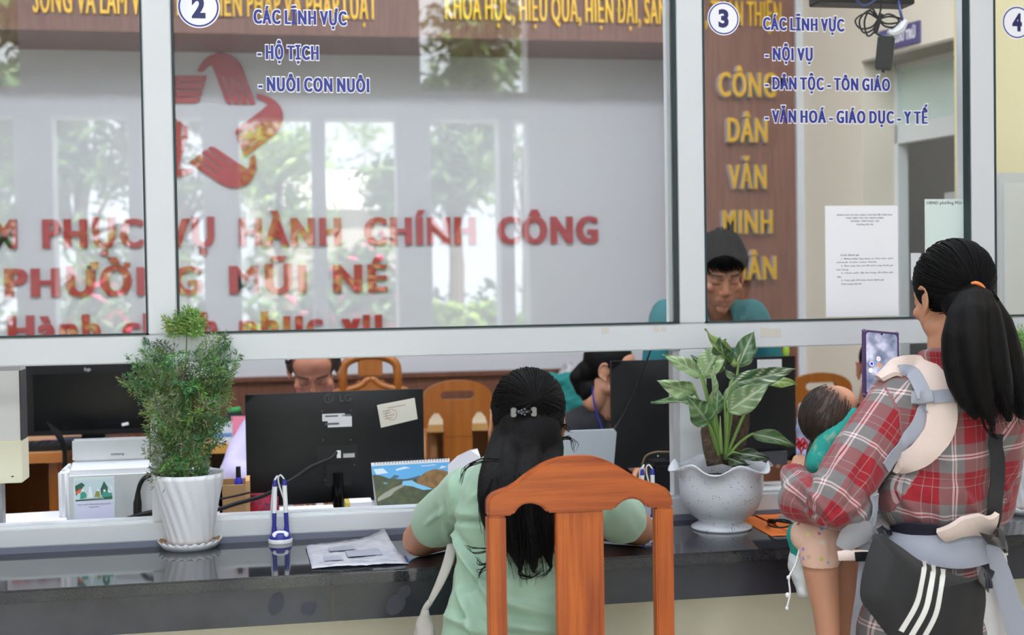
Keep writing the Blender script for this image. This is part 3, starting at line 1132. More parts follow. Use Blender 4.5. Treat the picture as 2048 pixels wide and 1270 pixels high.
ribbed_plant('feathery plant in a white ribbed pot at the far right end of the counter', rb, (
    [at(2056, 900, rb.y), at(2050, 800, rb.y), at(2056, 720, rb.y), at(2062, 650, rb.y)],
    [at(2046, 900, rb.y), at(2036, 820, rb.y), at(2030, 740, rb.y)]), (
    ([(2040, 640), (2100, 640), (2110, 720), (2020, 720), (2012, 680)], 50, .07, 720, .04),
    ([(2014, 700), (2110, 700), (2120, 900), (2030, 900), (2010, 800)], 110, .085, 0, .05)), 12)

# ------------------------------------------------------------------ striped leaf plant in speckled pot
random.seed(21)
speck = M('speckled white ceramic', (214, 218, 228), .3)
_nt = speck.node_tree
_tc = _nt.nodes.new('ShaderNodeTexCoord')
_vo = _nt.nodes.new('ShaderNodeTexVoronoi')
_vo.inputs['Scale'].default_value = 150
_no = _nt.nodes.new('ShaderNodeTexNoise')
_no.inputs['Scale'].default_value = 45
_mu = _nt.nodes.new('ShaderNodeMath')
_mu.operation = 'MULTIPLY_ADD'
_mu.inputs[1].default_value = -.55
_rp = _nt.nodes.new('ShaderNodeValToRGB')
_rp.color_ramp.elements[0].position = .0
_rp.color_ramp.elements[1].position = .05
_rp.color_ramp.elements[0].color = (*lin((86, 92, 112)), 1)
_rp.color_ramp.elements[1].color = (*lin((214, 218, 228)), 1)
_nt.links.new(_tc.outputs['Object'], _vo.inputs['Vector'])
_nt.links.new(_tc.outputs['Object'], _no.inputs['Vector'])
_nt.links.new(_no.outputs[0], _mu.inputs[0])
_nt.links.new(_vo.outputs['Distance'], _mu.inputs[2])
_mu2 = _nt.nodes.new('ShaderNodeMath')
_mu2.inputs[1].default_value = .15
_nt.links.new(_mu.outputs[0], _mu2.inputs[0])
_nt.links.new(_mu2.outputs[0], _rp.inputs[0])
_nt.links.new(_rp.outputs[0], _nt.nodes['Principled BSDF'].inputs['Base Color'])
pb = atz(1440, 1054, ZC)
pb.y -= .012
ph = thing('potted_philodendron', 'striped leaf plant in a speckled white pot with wavy rim on the counter', 'potted plant', pb)


def wave(th, i):
    k = max(0, i-8)/4.
    s = math.sin(th*6+1.2)
    return 1+.075*k*s, .011*k*(-s)


MB().lathe([(.079, 0), (.080, .006), (.062, .016), (.060, .022), (.080, .036), (.097, .058), (.107, .085), (.110, .110), (.110, .125), (.112, .140), (.117, .152), (.126, .162), (.136, .168),
            (.132, .170), (.114, .158), (.105, .140), (.100, .10)], pb, 96, lambda th, i: wave(th, min(i, 12)) if i < 14 else ((1+.04*math.sin(th*6+1.2)) if i < 15 else 1, 0)).build('pot', speck, ph, smooth=True, world=True)
MB().lathe([(0, .135), (.104, .13)], pb, 40, cap0=False).build('soil', soil, ph, world=True)
py = pb.y
_s = 2.76


def q(x, y, dy=0.):
    return at(1200+x/_s, 640+y/_s, py+dy)


pole = MB()
pole.tube(spline([q(640, 800, .0), q(620, 700, .01), q(605, 610, .02), q(600, 560, .02)], 10), [.024, .026, .024, .014], 9)
pole.tube(spline([q(720, 800, .02), q(745, 680, .03), q(775, 560, .03), q(795, 470, .03)], 10), [.024, .03, .026, .014], 9)
pole.build('stump', M('fibrous brown stump', (92, 76, 62), .95, var=(70, (62, 48, 38)), bump=(110, .9)), ph, smooth=True, world=True)
leaf_m = attr_mat('striped leaf', 'tint', .35)
stm = MB()


def leaf(base, tip, w, bend=.0, roll=0., stripes=.5, tone=(70, 106, 62), fold=.25, root=None, twist=0.):
    """a pointed leaf from base to tip with midrib fold, white streaks along its side veins"""
    base, tip = Vector(base), Vector(tip)
    ax = tip-base
    L = ax.length
    ax.normalize()
    view = (CAM-base).normalized()
    nrm = (view - ax*view.dot(ax)).normalized()
    nrm = Matrix.Rotation(roll, 3, ax) @ nrm
    sd = ax.cross(nrm)
    nu, nv = 22, 12
    vs, cols = [], []
    c0 = np.array(lin(tone))
    cw = np.array(lin((206, 216, 186)))
    ph0 = random.uniform(0, 9)
    for i in range(nu+1):
        u = i/nu
        ww = w*.5*max(.015, (math.sin(PI*min(1, u*1.02)**.72))**.85)
        tw = twist*u
        s2 = Matrix.Rotation(tw, 3, ax) @ sd
        n2_ = Matrix.Rotation(tw, 3, ax) @ nrm
        c = base + ax*(L*u) + nrm*(bend*L*math.sin(PI*u*.9)) 
        for j in range(nv+1):
            v = j/nv*2-1
            vs.append(c + s2*(v*ww) + n2_*(abs(v)*ww*fold + .006*math.sin(u*9+v*3+ph0)*abs(v)))
            vein = math.sin((u*26 - abs(v)*6)+ph0+(3 if v > 0 else 0)) + .7*math.sin(u*61-abs(v)*14+ph0*2)
            k = stripes*max(0, min(1, (vein-.55)*1.6))*min(1, abs(v)*3)
            k = max(k, .5*(abs(v) < .09))
            cols.append(c0*(1+.12*math.sin(u*7+v*2+ph0))*(1-k) + cw*k)
    fs = [(i*(nv+1)+j, i*(nv+1)+j+1, (i+1)*(nv+1)+j+1, (i+1)*(nv+1)+j) for i in range(nu) for j in range(nv)]
    o = MB().add(vs, fs).build('leaf', leaf_m, ph, smooth=True, world=True)
    a = o.data.color_attributes.new('tint', 'FLOAT_COLOR', 'POINT')
    a.data.foreach_set('color', np.c_[np.array(cols), np.ones(len(cols))].astype('f').ravel())
    s = o.modifiers.new('thickness', 'SOLIDIFY')
    s.thickness = .0008
    if root is not None:
        r = Vector(root)
        mid = r.lerp(base, .5) + Vector((0, -.005, .01))
        stm.tube(spline([r, mid, base, base+ax*.01], 12), [.0048, .0042, .0034, .003], 7)


wpx = 1/_s*1.27/1000                              # crop pixel -> metres at the pot
r0, r1 = q(660, 775, -.01), q(690, 770, -.02)
dk, md, lt, yl_ = (60, 92, 56), (84, 122, 74), (128, 156, 108), (120, 146, 70)
leaf(q(558, 312, .0), q(338, 193, -.03), 95*wpx, .06, .5, .75, lt, root=r0)
leaf(q(528, 405, -.02), q(316, 335, -.06), 120*wpx, .08, -.2, .8, lt, root=r0)
leaf(q(590, 470, .01), q(280, 456, .0), 62*wpx, .05, .9, .4, md, root=r0)
leaf(q(596, 566, -.04), q(480, 415, -.10), 150*wpx, .05, .1, .6, md, root=r0)
leaf(q(570, 318, .02), q(700, 105, .0), 150*wpx, .08, -.3, .9, lt, root=r0)
leaf(q(640, 300, .03), q(500, 195, .05), 70*wpx, .05, .2, .4, dk)
leaf(q(762, 255, .01), q(582, 48, -.04), 100*wpx, -.03, .9, .5, yl_, root=r1)
leaf(q(768, 250, .02), q(850, 62, .03), 120*wpx, .05, -.2, .2, dk)
leaf(q(700, 240, .0), q(660, 95, -.03), 130*wpx, .05, -.5, .2, dk)
leaf(q(755, 250, .02), q(862, 158, .05), 80*wpx, .05, .1, .7, lt)
leaf(q(718, 352, -.02), q(1080, 268, -.05), 115*wpx, .08, .15, 1.0, dk, root=r1)
leaf(q(880, 345, .02), q(1085, 362, .02), 75*wpx, .12, -.5, .4, yl_, root=r1)
leaf(q(706, 505, -.05), q(935, 352, -.09), 150*wpx, .06, -.1, .5, (104, 128, 88), root=r1)
leaf(q(690, 450, -.02), q(835, 318, -.02), 120*wpx, .06, .3, .6, lt, root=r1)
leaf(q(838, 630, -.02), q(1078, 702, -.04), 85*wpx, .14, -.4, .15, (66, 98, 52), root=r1)
leaf(q(760, 735, -.03), q(935, 768, -.05), 70*wpx, .1, -.2, .1, (46, 66, 40), root=r1)
leaf(q(700, 760, -.04), q(830, 800, -.09), 70*wpx, .1, .2, .1, (44, 62, 40))
leaf(q(612, 465, -.03), q(628, 255, -.03), 55*wpx, .03, 1.0, .6, lt, root=r0)
leaf(q(655, 292, .0), q(640, 210, .0), 75*wpx, .03, .2, .4, md)
leaf(q(640, 520, .02), q(650, 370, .03), 90*wpx, .03, .3, .4, md, root=r0)
leaf(q(740, 330, .03), q(690, 275, .03), 40*wpx, .03, .2, .7, lt)
stm.tube(spline([q(672, 740, -.05), q(664, 640, -.06), q(664, 530, -.06)], 10), [.004, .005, .001], 7)
stm.build('stem', M('pale green stem', (112, 142, 72), .45), ph, smooth=True, world=True)

# ------------------------------------------------------------------ pens in their stands
pblue = M('royal blue plastic', (42, 46, 150), .3)
cord = M('white coil cord', (230, 232, 238), .4)


def pen_stand(base, label, penlab, leans, k=1.0):
    t = thing('pen_stand', label, 'pen holder', base)
    b = Vector(base)
    el = lambda th, i: (1, 0)
    mb = MB()
    mb.lathe([(.0305*k, 0), (.031*k, .007), (.029*k, .010)], b, 40, cap1=True)
    mb.build('foot', white_pl, t, smooth=True, world=True, sharp=40)
    dome = MB().lathe([(.0285*k, .0095), (.028*k, .016), (.022*k, .026), (.012*k, .030)], b, 40, cap1=True).build('dome', pblue, t, smooth=True, world=True, sharp=50)
    R = Matrix.Rotation(math.radians(58), 3, 'X')
    mb = MB().ell(b+Vector((0, -.0185*k, .0225*k)), (.021*k, .0115*k, .0035*k), R, 24, 10)
    badge = mb.build('badge', white_pl, dome, smooth=True, world=True)
    bp = b+Vector((0, -.0235*k, .0215*k))
    TT = facing(bp) @ Matrix.Rotation(math.radians(-32), 4, 'X')
    MB().prism([(-.008, -.001), (.010, -.001), (.010, .0012), (-.008, .0012)], TT, .0012).prism([(-.013, -.0012), (-.009, -.0012), (-.0105, .0018)], TT, .0012).build('print', pblue, badge, world=True)
    socks, tips = [], []
    for (dx, tx, ty, hh) in leans:
        s0 = b+Vector((dx*k, .004, .012))
        d = Vector((tx, ty, 1)).normalized()
        socks.append((s0, d, hh))
    MB().tube([socks[0][0], socks[0][0]+socks[0][1]*.028], [.0075, .0062], 12).build('socket', pblue, t, smooth=True, world=True, sharp=40)
    MB().tube([socks[1][0], socks[1][0]+socks[1][1]*.028], [.0075, .0062], 12).build('socket', pblue, t, smooth=True, world=True, sharp=40)
    for (s0, d, hh), lb in zip(socks, penlab):
        p0 = s0+d*.029
        pn = thing('ballpoint_pen', lb, 'pen', p0)
        MB().tube([p0, p0+d*.034], [.0052, .0056], 12).build('grip', pblue, pn, smooth=True, world=True, sharp=40)
        MB().tube([p0+d*.034, p0+d*(hh-.016)], .0058, 12).build('barrel', white_pl, pn, smooth=True, world=True, sharp=40)
        MB().tube([p0+d*(hh-.016), p0+d*(hh-.004), p0+d*hh], [.0058, .0054, .003], 12).build('end_cap', pblue, pn, smooth=True, world=True, sharp=60)
        e = p0+d*hh
        MB().tube(spline([e, e+Vector((-.010 if dxs(lb) else .006, .004, .010)), e+Vector((-.014 if dxs(lb) else -.004, .008, -.012)), s0+d*.05+Vector((.008*(1 if dxs(lb) else -1), .012, 0)), s0+Vector((.004, .012, .004))], 30), .0022, 6).build('tether', cord, pn, smooth=True, world=True)
    return t


def dxs(lb):
    return 'right' in lb


s1 = atz(561, 1084, ZC)
pen_stand(s1, 'blue and white pen stand with two tethered pens on the counter beside the papers', ('left pen of the pair standing beside the ribbed pot and papers', 'right pen of the pair standing beside the ribbed pot and papers'),
          ((-.016, .035, .0, .118), (.017, -.03, .0, .120)))
s2 = atz(1300, 1058, ZC)
pen_stand(s2, 'blue and white pen stand half hidden behind the chair post, by the speckled pot', ('left pen of the pair behind the chair post', 'right pen of the pair behind the chair post'),
          ((-.018, .0, .0, .118), (.010, .0, .0, .118)))

# ------------------------------------------------------------------ papers on the counter
sleeve = M('clear sleeve over grey paper', (206, 206, 216), .22, var=(18, (176, 178, 190)), bump=(30, .3))


def sheet(name, label, cat, corners, mat, Z=ZC, nx=16, ny=12, amp=.0015, lift=None, thick=.0006):
    """thin sheet over four counter points (pixel corners tl, tr, br, bl)"""
    c = [atz(x, y, Z) for x, y in corners]
    vs = []
    for j in range(ny+1):
        for i in range(nx+1):
            u, v = i/nx, j/ny
            p = c[0]*(1-u)*(1-v)+c[1]*u*(1-v)+c[2]*u*v+c[3]*(1-u)*v
            p.z += thick+.0005 + amp*(1+math.sin(u*9+v*5)*math.sin(v*7-u*3+1)) + (lift(u, v) if lift else 0)
            vs.append(p)
    fs = [(j*(nx+1)+i, (j+1)*(nx+1)+i, (j+1)*(nx+1)+i+1, j*(nx+1)+i+1) for j in range(ny) for i in range(nx)]
    t = thing(name, label, cat, sum(c, Vector())/4)
    o = MB().add(vs, fs).build('sheet', mat, t, smooth=True, world=True)
    s = o.modifiers.new('thickness', 'SOLIDIFY')
    s.thickness = thick
    return t, c


t, c = sheet('document_sleeve', 'crumpled clear plastic sleeve with grey papers on the counter left of the woman', 'papers', [(611, 1094), (768, 1076), (818, 1129), (624, 1139)], sleeve, amp=.002,
             lift=lambda u, v: .022*max(0, (u-.55)/.45)**2*max(0, 1-v*1.6)**1.5 + .002*abs(math.sin(u*23+v*9)))
o_ = MB()
for (u0_, u1_, v0_, v1_) in ((.25, .55, .25, .42), (.42, .8, .45, .7), (.15, .35, .6, .8)):
    p = [c[0]*(1-u)*(1-v)+c[1]*u*(1-v)+c[2]*u*v+c[3]*(1-u)*v+Vector((0, 0, .0068)) for u, v in ((u0_, v0_), (u1_, v0_), (u1_, v1_), (u0_, v1_))]
    o_.add(p, [(0, 3, 2, 1)])
o_.build('print', M('grey print blocks', (160, 164, 178), .6), t, world=True)
MB().box(*(lambda a, b: (a.x, b.x, min(a.y, b.y), max(a.y, b.y), ZC+.0003, ZC+.0007))(atz(640, 1136, ZC), atz(812, 1112, ZC))).build('lower_sheet', M('blue edged folder', (70, 76, 130), .5), t, world=True)
orange = M('orange paper', (238, 128, 56), .7)
sheet('paper_sheet', 'orange paper lying under the speckled pot edge, lower of two', 'paper', [(1487, 1043), (1500, 1030), (1600, 1071), (1543, 1073)], orange, amp=.0006)
sheet('paper_sheet', 'folded orange paper on top by the black eyeglasses', 'paper', [(1508, 1030), (1600, 1028), (1602, 1062), (1574, 1062)], orange, Z=ZC+.003, amp=.0008)
sheet('paper_sheet', 'grey paper slip lying on the orange paper behind the eyeglasses', 'paper', [(1568, 1026), (1604, 1024), (1604, 1050), (1548, 1043)], M('grey paper', (150, 150, 154), .7), Z=ZC+.006, amp=.0008)
g = atz(1560, 1048, ZC+.012)
ey = thing('eyeglasses', 'black framed eyeglasses folded on the orange paper', 'eyeglasses', g)
rim = [atz(1560+24*math.cos(2*PI*k/24), 1047+8*math.sin(2*PI*k/24), ZC+.013+.004*math.sin(2*PI*k/24)) for k in range(25)]
MB().tube(rim, .0022, 6, cap=False).build('rim', black, ey, world=True)
MB().tube(spline([atz(1536, 1043, ZC+.014), atz(1544, 1040, ZC+.022), atz(1556, 1041, ZC+.016), atz(1600, 1050, ZC+.012)], 12), [.004, .003, .0022], 6).build('temple', black, ey, world=True)
MB().tube([atz(1538, 1041, ZC+.014), atz(1550, 1044, ZC+.014)], .005, 8).build('hinge', black, ey, world=True)
# ------------------------------------------------------------------ desks behind the glass
DZ = .765
fd = thing('work_desk', 'long pale desk directly behind the glazed partition carrying the black monitors', 'desk', (.6, .5, 0))
dtop = M('grey white desk top', (188, 186, 186), .5)
MB().box(-1.6, 2.7, .11, .82, DZ-.03, DZ).build('desktop', dtop, fd, world=True, bevel=.003)
MB().box(-1.6, 2.7, .15, .165, .05, DZ-.03).build('modesty_panel', desk_wood, fd, world=True)
for x in (-1.58, -.45, .75, 1.8, 2.66):
    MB().box(x, x+.03, .13, .77, 0, DZ-.03).build('side_panel', desk_wood, fd, world=True)


def desk(label, x0, x1, y0, y1, z, top_m=desk_wood, edge_m=desk_edge, side=honey):
    t = thing('office_desk', label, 'desk', ((x0+x1)/2, (y0+y1)/2, 0))
    MB().box(x0, x1, y0+.01, y1, z-.028, z).build('desktop', top_m, t, world=True)
    MB().box(x0, x1, y0, y0+.01, z-.034, z).build('edge_band', edge_m, t, world=True)
    for x in (x0+.03, x1-.06):
        MB().box(x, x+.03, y0+.05, y1-.03, 0, z-.028).build('side_panel', side, t, world=True)
    MB().box(x0+.06, x1-.06, y1-.06, y1-.04, .2, z-.028).build('back_panel', side, t, world=True)
    return t


# far desk at left with monitor
YL = 1.65
zl = at(95, 906, YL-.4).z
desk('wooden office desk at left behind the scanner, under the dark monitor', at(-120, 900, YL-.4).x, at(128, 900, YL-.4).x, YL-.4, YL+.35, zl, M('desk top tan', (188, 138, 92), .4), desk_edge)
YR = 2.55
zr = at(920, 848, YR).z
desk('light wooden desk by the wainscot between the man and the woman in mint', at(850, 870, YR).x, at(1240, 870, YR).x, YR, YR+.55, zr, M('pale worn desk top', (222, 202, 168), .5), M('tan edge band', (198, 150, 92), .45), M('brown desk panel', (150, 104, 66), .5))
YP = 1.75
zp = at(450, 889, YP).z
desk('wooden desk end behind the man in lilac, with pink folder on it', at(385, 890, YP).x, at(478, 890, YP).x+.10, YP, YP+.55, zp, M('desk top mid', (196, 152, 104), .45), M('yellow edge band', (206, 152, 74), .45), M('grey desk panel', (176, 162, 150), .6))


def monitor(label, pl, pr, pb_, Y, yaw, w, h, kind='back'):
    """flat screen seen from behind (or front) with stand; pl = pixel of its upper left corner"""
    a = at(pl[0], pl[1], Y)
    c = Vector((a.x+w/2*math.cos(yaw), Y+w/2*math.sin(yaw), a.z-h/2))
    return c


def screen_back(label, cx, cy, ztop, w, h, yaw, deskz, logo=None):
    t = thing('monitor', label, 'monitor', (cx, cy, deskz), yaw)
    zt = ztop-deskz
    zb = zt-h
    mb = MB()
    # gently bulged back shell, viewer side is -Y
    nx, nz = 16, 12
    vs = []
    for j in range(nz+1):
        for i in range(nx+1):
            u, v = i/nx*2-1, j/nz*2-1
            dpt = .006+.020*(1-abs(u)**3.0)*(1-abs(v)**3.5)
            vs.append((u*w/2, -dpt, (zb+zt)/2+v*h/2))
    n0 = len(vs)
    fs = [(j*(nx+1)+i, j*(nx+1)+i+1, (j+1)*(nx+1)+i+1, (j+1)*(nx+1)+i) for j in range(nz) for i in range(nx)]
    mb.add(vs, fs)
    mb.box(-w/2, w/2, -.006, .012, zb, zt)
    shell = mb.build('back_shell', black, t, smooth=True, sharp=35)
    MB().box(-w/2+.008, w/2-.008, .0122, .0132, zb+.012, zt-.008).build('screen', black_gloss, t)
    MB().tube([(0, -.02, .012), (0, -.022, zb+.09)], .017, 20).build('stand_pole', black_gloss, t, smooth=True, sharp=40)
    MB().box(-.04, .04, -.03, -.005, zb+.05, zb+.12).build('stand_neck', black, t, bevel=.004)
    MB().lathe([(.11, 0), (.112, .006), (.105, .011), (.02, .014)], (0, .0, 0), 40, lambda th, i: (1, 0), cap1=True).build('stand_base', black_gloss, t, smooth=True, sharp=40)
    return t, shell, zb


label_m = M('white printed label', (228, 228, 230), .6)
Y1 = .45
tl, trr = at(494, 786, Y1), at(843, 769, Y1)
w1 = trr.x-tl.x+.012
cx1 = (tl.x+trr.x)/2
m1, sh1, zb = screen_back('black LG monitor seen from behind with white labels, in front of the man', cx1, Y1, tl.z-.004, w1, .325, math.radians(4), DZ)


def on_back(px, py):
    """local (x, z) of a pixel on the first monitor's back"""
    p = at(px, py, Y1-.026)
    q_ = root_matrix(m1).inverted() @ p
    return q_.x, q_.z


def plate(name, px0, py0, px1, py1, mat, y0=-.0275, y1=-.0262, par=None):
    x0, z1 = on_back(px0, py0)
    x1, z0 = on_back(px1, py1)
    return MB().box(x0, x1, y0, y1, z0, z1).build(name, mat, par or sh1)


grey_logo = M('dark grey logo', (62, 62, 66), .3)
x0, z0 = on_back(657, 797)
mb = MB()
TL = Matrix.Translation((x0, -.0268, z0)) @ Matrix(((1, 0, 0), (0, 0, -1), (0, 1, 0))).to_4x4()
for k in range(28):
    if 1 < k < 5:
        continue
    a0, a1 = 2*PI*k/28, 2*PI*(k+1)/28
    mb.add([TL @ Vector((r_*math.cos(a_), r_*math.sin(a_), .0012)) for r_, a_ in ((.0135, a0), (.0135, a1), (.0105, a1), (.0105, a0))], [(0, 1, 2, 3)])
mb.box(-.0012, .0012, -.0282, -.0268, -.007, .007, Matrix.Translation((x0+.0005, 0, z0)))
mb.box(-.0012, .0055, -.0282, -.0268, -.007, -.005, Matrix.Translation((x0+.0005, 0, z0)))
mb.build('logo_ring', grey_logo, sh1)
x1, z1 = on_back(678, 803)
T = Matrix.Translation((x1, -.0268, z1)) @ Matrix(((1, 0, 0), (0, 0, -1), (0, 1, 0))).to_4x4()
lettering('LG', root_matrix(m1) @ T, .036, .020, .02, .0012, grey_logo, sh1, 'logo_letters', None, False)
plate('rating_label', 644, 828, 690, 841, label_m)
plate('rating_label', 655, 834, 704, 853, label_m, -.0279)
plate('label_print', 650, 846, 678, 849, dark_ink, -.0284)
plate('label_print', 650, 831, 676, 833, dark_ink, -.0282)
plate('label_print', 684, 829, 702, 832, M('grey print', (120, 120, 124), .6))
# tilted certificate sticker
cs = [on_back(x, y) for x, y in ((755, 811), (831, 797), (837, 839), (763, 856))]
mb = MB()
mb.add([(x, -.0282, z) for x, z in cs]+[(x, -.024, z) for x, z in cs], [(0, 3, 2, 1), (0, 1, 5, 4), (1, 2, 6, 5), (2, 3, 7, 6), (3, 0, 4, 7)])
mb.build('warranty_sticker', M('cream certificate paper', (224, 220, 206), .7), sh1)
cx_, cz_ = on_back(784, 830)
mb = MB()
for k in range(30):
    a0, a1 = 2*PI*k/30, 2*PI*(k+1)/30
    mb.add([(cx_+r_*math.cos(a_), -.0286, cz_+r_*math.sin(a_)) for r_, a_ in ((.0165, a0), (.0165, a1), (.0150, a1), (.0150, a0))], [(0, 1, 2, 3)])
mb.build('stamp', M('pale red stamp', (206, 130, 120), .7), sh1)
mb = MB()
for x0_, y0_, x1_, y1_ in ((776, 817, 812, 811), (766, 824, 780, 821), (767, 829, 782, 826), (768, 834, 790, 830), (770, 839, 786, 836)):
    a, b = on_back(x0_, y0_), on_back(x1_, y1_)
    mb.add([(a[0], -.0287, a[1]), (b[0], -.0287, b[1]), (b[0], -.0287, b[1]+.0016), (a[0], -.0287, a[1]+.0016)], [(0, 1, 2, 3)])
mb.build('sticker_print', M('faded print', (150, 110, 100), .7), sh1)
plate('port_bay', 634, 893, 716, 920, M('port bay', (14, 14, 16), .6), -.0268, -.024)
plate('video_plug', 673, 901, 681, 915, white_pl, -.036)
plate('video_plug', 686, 907, 709, 914, steel, -.034)
mb = MB()
for px, py in ((644, 822), (702, 821), (646, 880), (702, 880), (709, 930), (650, 960), (700, 960)):
    x, z = on_back(px, py)
    mb.box(x-.0018, x+.0018, -.0275, -.025, z-.0018, z+.0018)
mb.build('screw', M('screw', (90, 90, 92), .4), sh1)
# its cable running left to the scanner
mc = thing('monitor_cable', 'black cable sagging from the LG monitor across the wooden box to the left', 'cable', at(520, 990, .35))
MB().tube(spline([at(672, 905, .39), at(660, 918, .36), at(620, 935, .34), at(580, 962, .27), at(530, 990, .25), at(470, 1008, .24), at(420, 1022, .22), at(330, 1030, .21), at(240, 1044, .20)], 50), .0058, 8).build('cord', cable, mc, smooth=True, world=True)
MB().tube(spline([at(500, 985, .25), at(470, 992, .245), at(430, 1000, .24), at(400, 1006, .24)], 20), .003, 6).build('thin_cord', cable, mc, smooth=True, world=True)

Y2 = .52
tl, trr = at(1221, 723, Y2), at(1590, 711, Y2)
m2, sh2, zb2 = screen_back('black monitor seen from behind, straddling the mullion behind the striped plant', (tl.x+trr.x)/2, Y2, (tl.z+trr.z)/2, trr.x-tl.x+.004, .335, math.radians(2), DZ)
a, b = at(1519, 757, Y2-.03), at(1566, 719, Y2-.03)
Ti = root_matrix(m2).inverted()
a, b = Ti @ a, Ti @ b
MB().box(a.x, b.x, -.029, -.020, a.z, b.z).build('rating_label', label_m, sh2)
a, b = Ti @ at(1500, 933, Y2-.03), Ti @ at(1578, 903, Y2-.03)
MB().box(a.x, b.x, -.026, -.012, a.z, b.z).build('port_cover', M('dark grey plastic', (62, 64, 70), .5), sh2)
mc = thing('monitor_cable', 'black cable hanging over the monitor back beside the laptop', 'cable', at(1180, 880, .4))
MB().tube(spline([at(1304, 690, .42), at(1294, 720, .42), at(1262, 800, .43), at(1238, 845, .43), at(1215, 866, .41), at(1170, 882, .36), at(1125, 902, .33), at(1095, 930, .33)], 50), [.003, .003, .0035, .005, .0058, .006, .006], 8).build('cord', cable, mc, smooth=True, world=True)
brown_lead = MB().tube(spline([at(1284, 930, .22), at(1292, 912, .22), at(1312, 904, .21), at(1345, 902, .20), at(1380, 880, .16), at(1412, 846, .14)], 30), .0026, 6)
p = at(1322, 935, .3)
b_ = thing('desk_speaker', 'small dark device with a thin brown lead on the desk beside the mullion', 'device', (p.x, .3, DZ))
MB().box(p.x-.035, p.x+.035, .27, .36, DZ, p.z+.02).build('body', black, b_, bevel=.012, world=True)
brown_lead.build('lead', M('brown cord', (110, 92, 60), .5), b_, smooth=True, world=True)
MB().ell(at(1316, 912, .268), (.0025, .002, .0025)).build('indicator', M('pale green light', (150, 210, 190), .4), b_, world=True)

# left monitor facing the viewer on the far desk
a, b = at(38, 733, 1.5), at(276, 866, 1.5)
w_, h_ = b.x-a.x+.08, a.z-b.z
mo = thing('monitor', 'dark screen monitor facing the viewer on the wooden desk at left', 'monitor', (a.x+w_/2, 1.5, zl), math.radians(-3))
zt_, zb_ = a.z-zl, b.z-zl
MB().box(-w_/2, w_/2, 0, .04, zb_, zt_).build('casing', black, mo, bevel=.004)
MB().box(-w_/2+.045, w_/2-.018, -.002, 0, zb_+.02, zt_-.03).build('screen', black_gloss, mo)
MB().box(-.04, .04, .03, .06, .0, zb_+.1).build('stand_neck', black, mo)
MB().box(-.12, .12, -.04, .12, 0, .015).build('stand_base', black, mo, bevel=.004)
T = Matrix.Translation((-.02, -.0005, zt_-.022)) @ Matrix(((1, 0, 0), (0, 0, -1), (0, 1, 0))).to_4x4()
lettering('hp', root_matrix(mo) @ T, .022, .012, .02, .001, M('silver print', (170, 170, 175), .4), mo, 'logo_letters', None, False)
x, z = .17, zb_+.045
MB().box(-.012, .012, -.003, -.001, -.005, .005, Matrix.Translation((.12, 0, zb_+.035)) @ Matrix.Rotation(-.2, 4, 'Y')).build('label', label_m, mo)
kb = thing('keyboard', 'black keyboard on the far desk in front of the dark screen at left', 'keyboard', (at(100, 885, 1.36).x, 1.36, zl))
kbb = MB().box(-.2, .2, -.06, .06, .0005, .02).build('body', black, kb, bevel=.004)
mb = MB()
for i in range(14):
    for j in range(4):
        mb.box(-.19+i*.027, -.168+i*.027, -.052+j*.027, -.03+j*.027, .02, .026)
mb.build('keys', M('black keys', (30, 31, 36), .5), kbb)
bx = at(205, 858, 1.42)
o = thing('folder', 'orange folder lying on the far desk below the dark screen', 'folder', (at(256, 866, 1.40).x, 1.40, zl))
MB().box(-.055, .03, -.08, -.06, .0005, .036).build('cover', M('salmon folder', (206, 120, 96), .6), o)
o = thing('folder', 'blue folder standing on the far desk below the dark screen', 'folder', (at(170, 862, 1.46).x, 1.44, zl))
MB().box(-.14, .12, -.03, -.015, .0005, .026).build('cover', M('blue folder', (66, 74, 132), .6), o)
mc = thing('desk_cables', 'tangle of thin black cables hanging off the far desk at left', 'cable', at(126, 900, 1.2))
for k in range(4):
    MB().tube(spline([at(95+k*6, 845+k*4, 1.30), at(112+k*4, 872, 1.24), at(126+k*2, 902, 1.235), at(124+k*3, 960, 1.235), at(122+k*3, 1005, 1.235)], 16), .003, 5).build('cord', cable, mc, world=True)

# cream box with a slot hanging at the left edge of the opening
a, b = at(-40, 968, .16), at(41, 741, .16)
lb_ = thing('notice_box', 'cream letter box with white upper panel at the left edge of the opening', 'box', ((a.x+b.x)/2, .16, a.z))
zm = at(20, 881, .16).z
MB().box(a.x, b.x-.003, .16, .24, zm, b.z).build('upper_panel', M('white acrylic sheet', (222, 222, 220), .4), lb_, world=True)
MB().box(a.x, b.x, .15, .25, a.z, zm).build('body', M('cream box', (230, 226, 200), .5), lb_, world=True, bevel=.002)
MB().box(b.x-.004, b.x, .158, .24, zm, b.z).build('edge', M('dark edge', (52, 56, 60), .5), lb_, world=True)
p = at(25, 953, .15)
MB().box(p.x-.003, p.x+.003, .1485, .15, p.z-.0015, p.z+.0015).build('slot', black, lb_, world=True)
MB().box(a.x, at(40, 730, .16).x, .16, .24, b.z, at(20, 722, .16).z).build('top_bar', M('grey bar', (176, 178, 182), .5), lb_, world=True)
for x_ in (a.x+.02,):
    MB().box(x_, x_+.03, .18, .22, DZ, a.z).build('bracket', M('grey bracket', (150, 150, 154), .5), lb_, world=True)

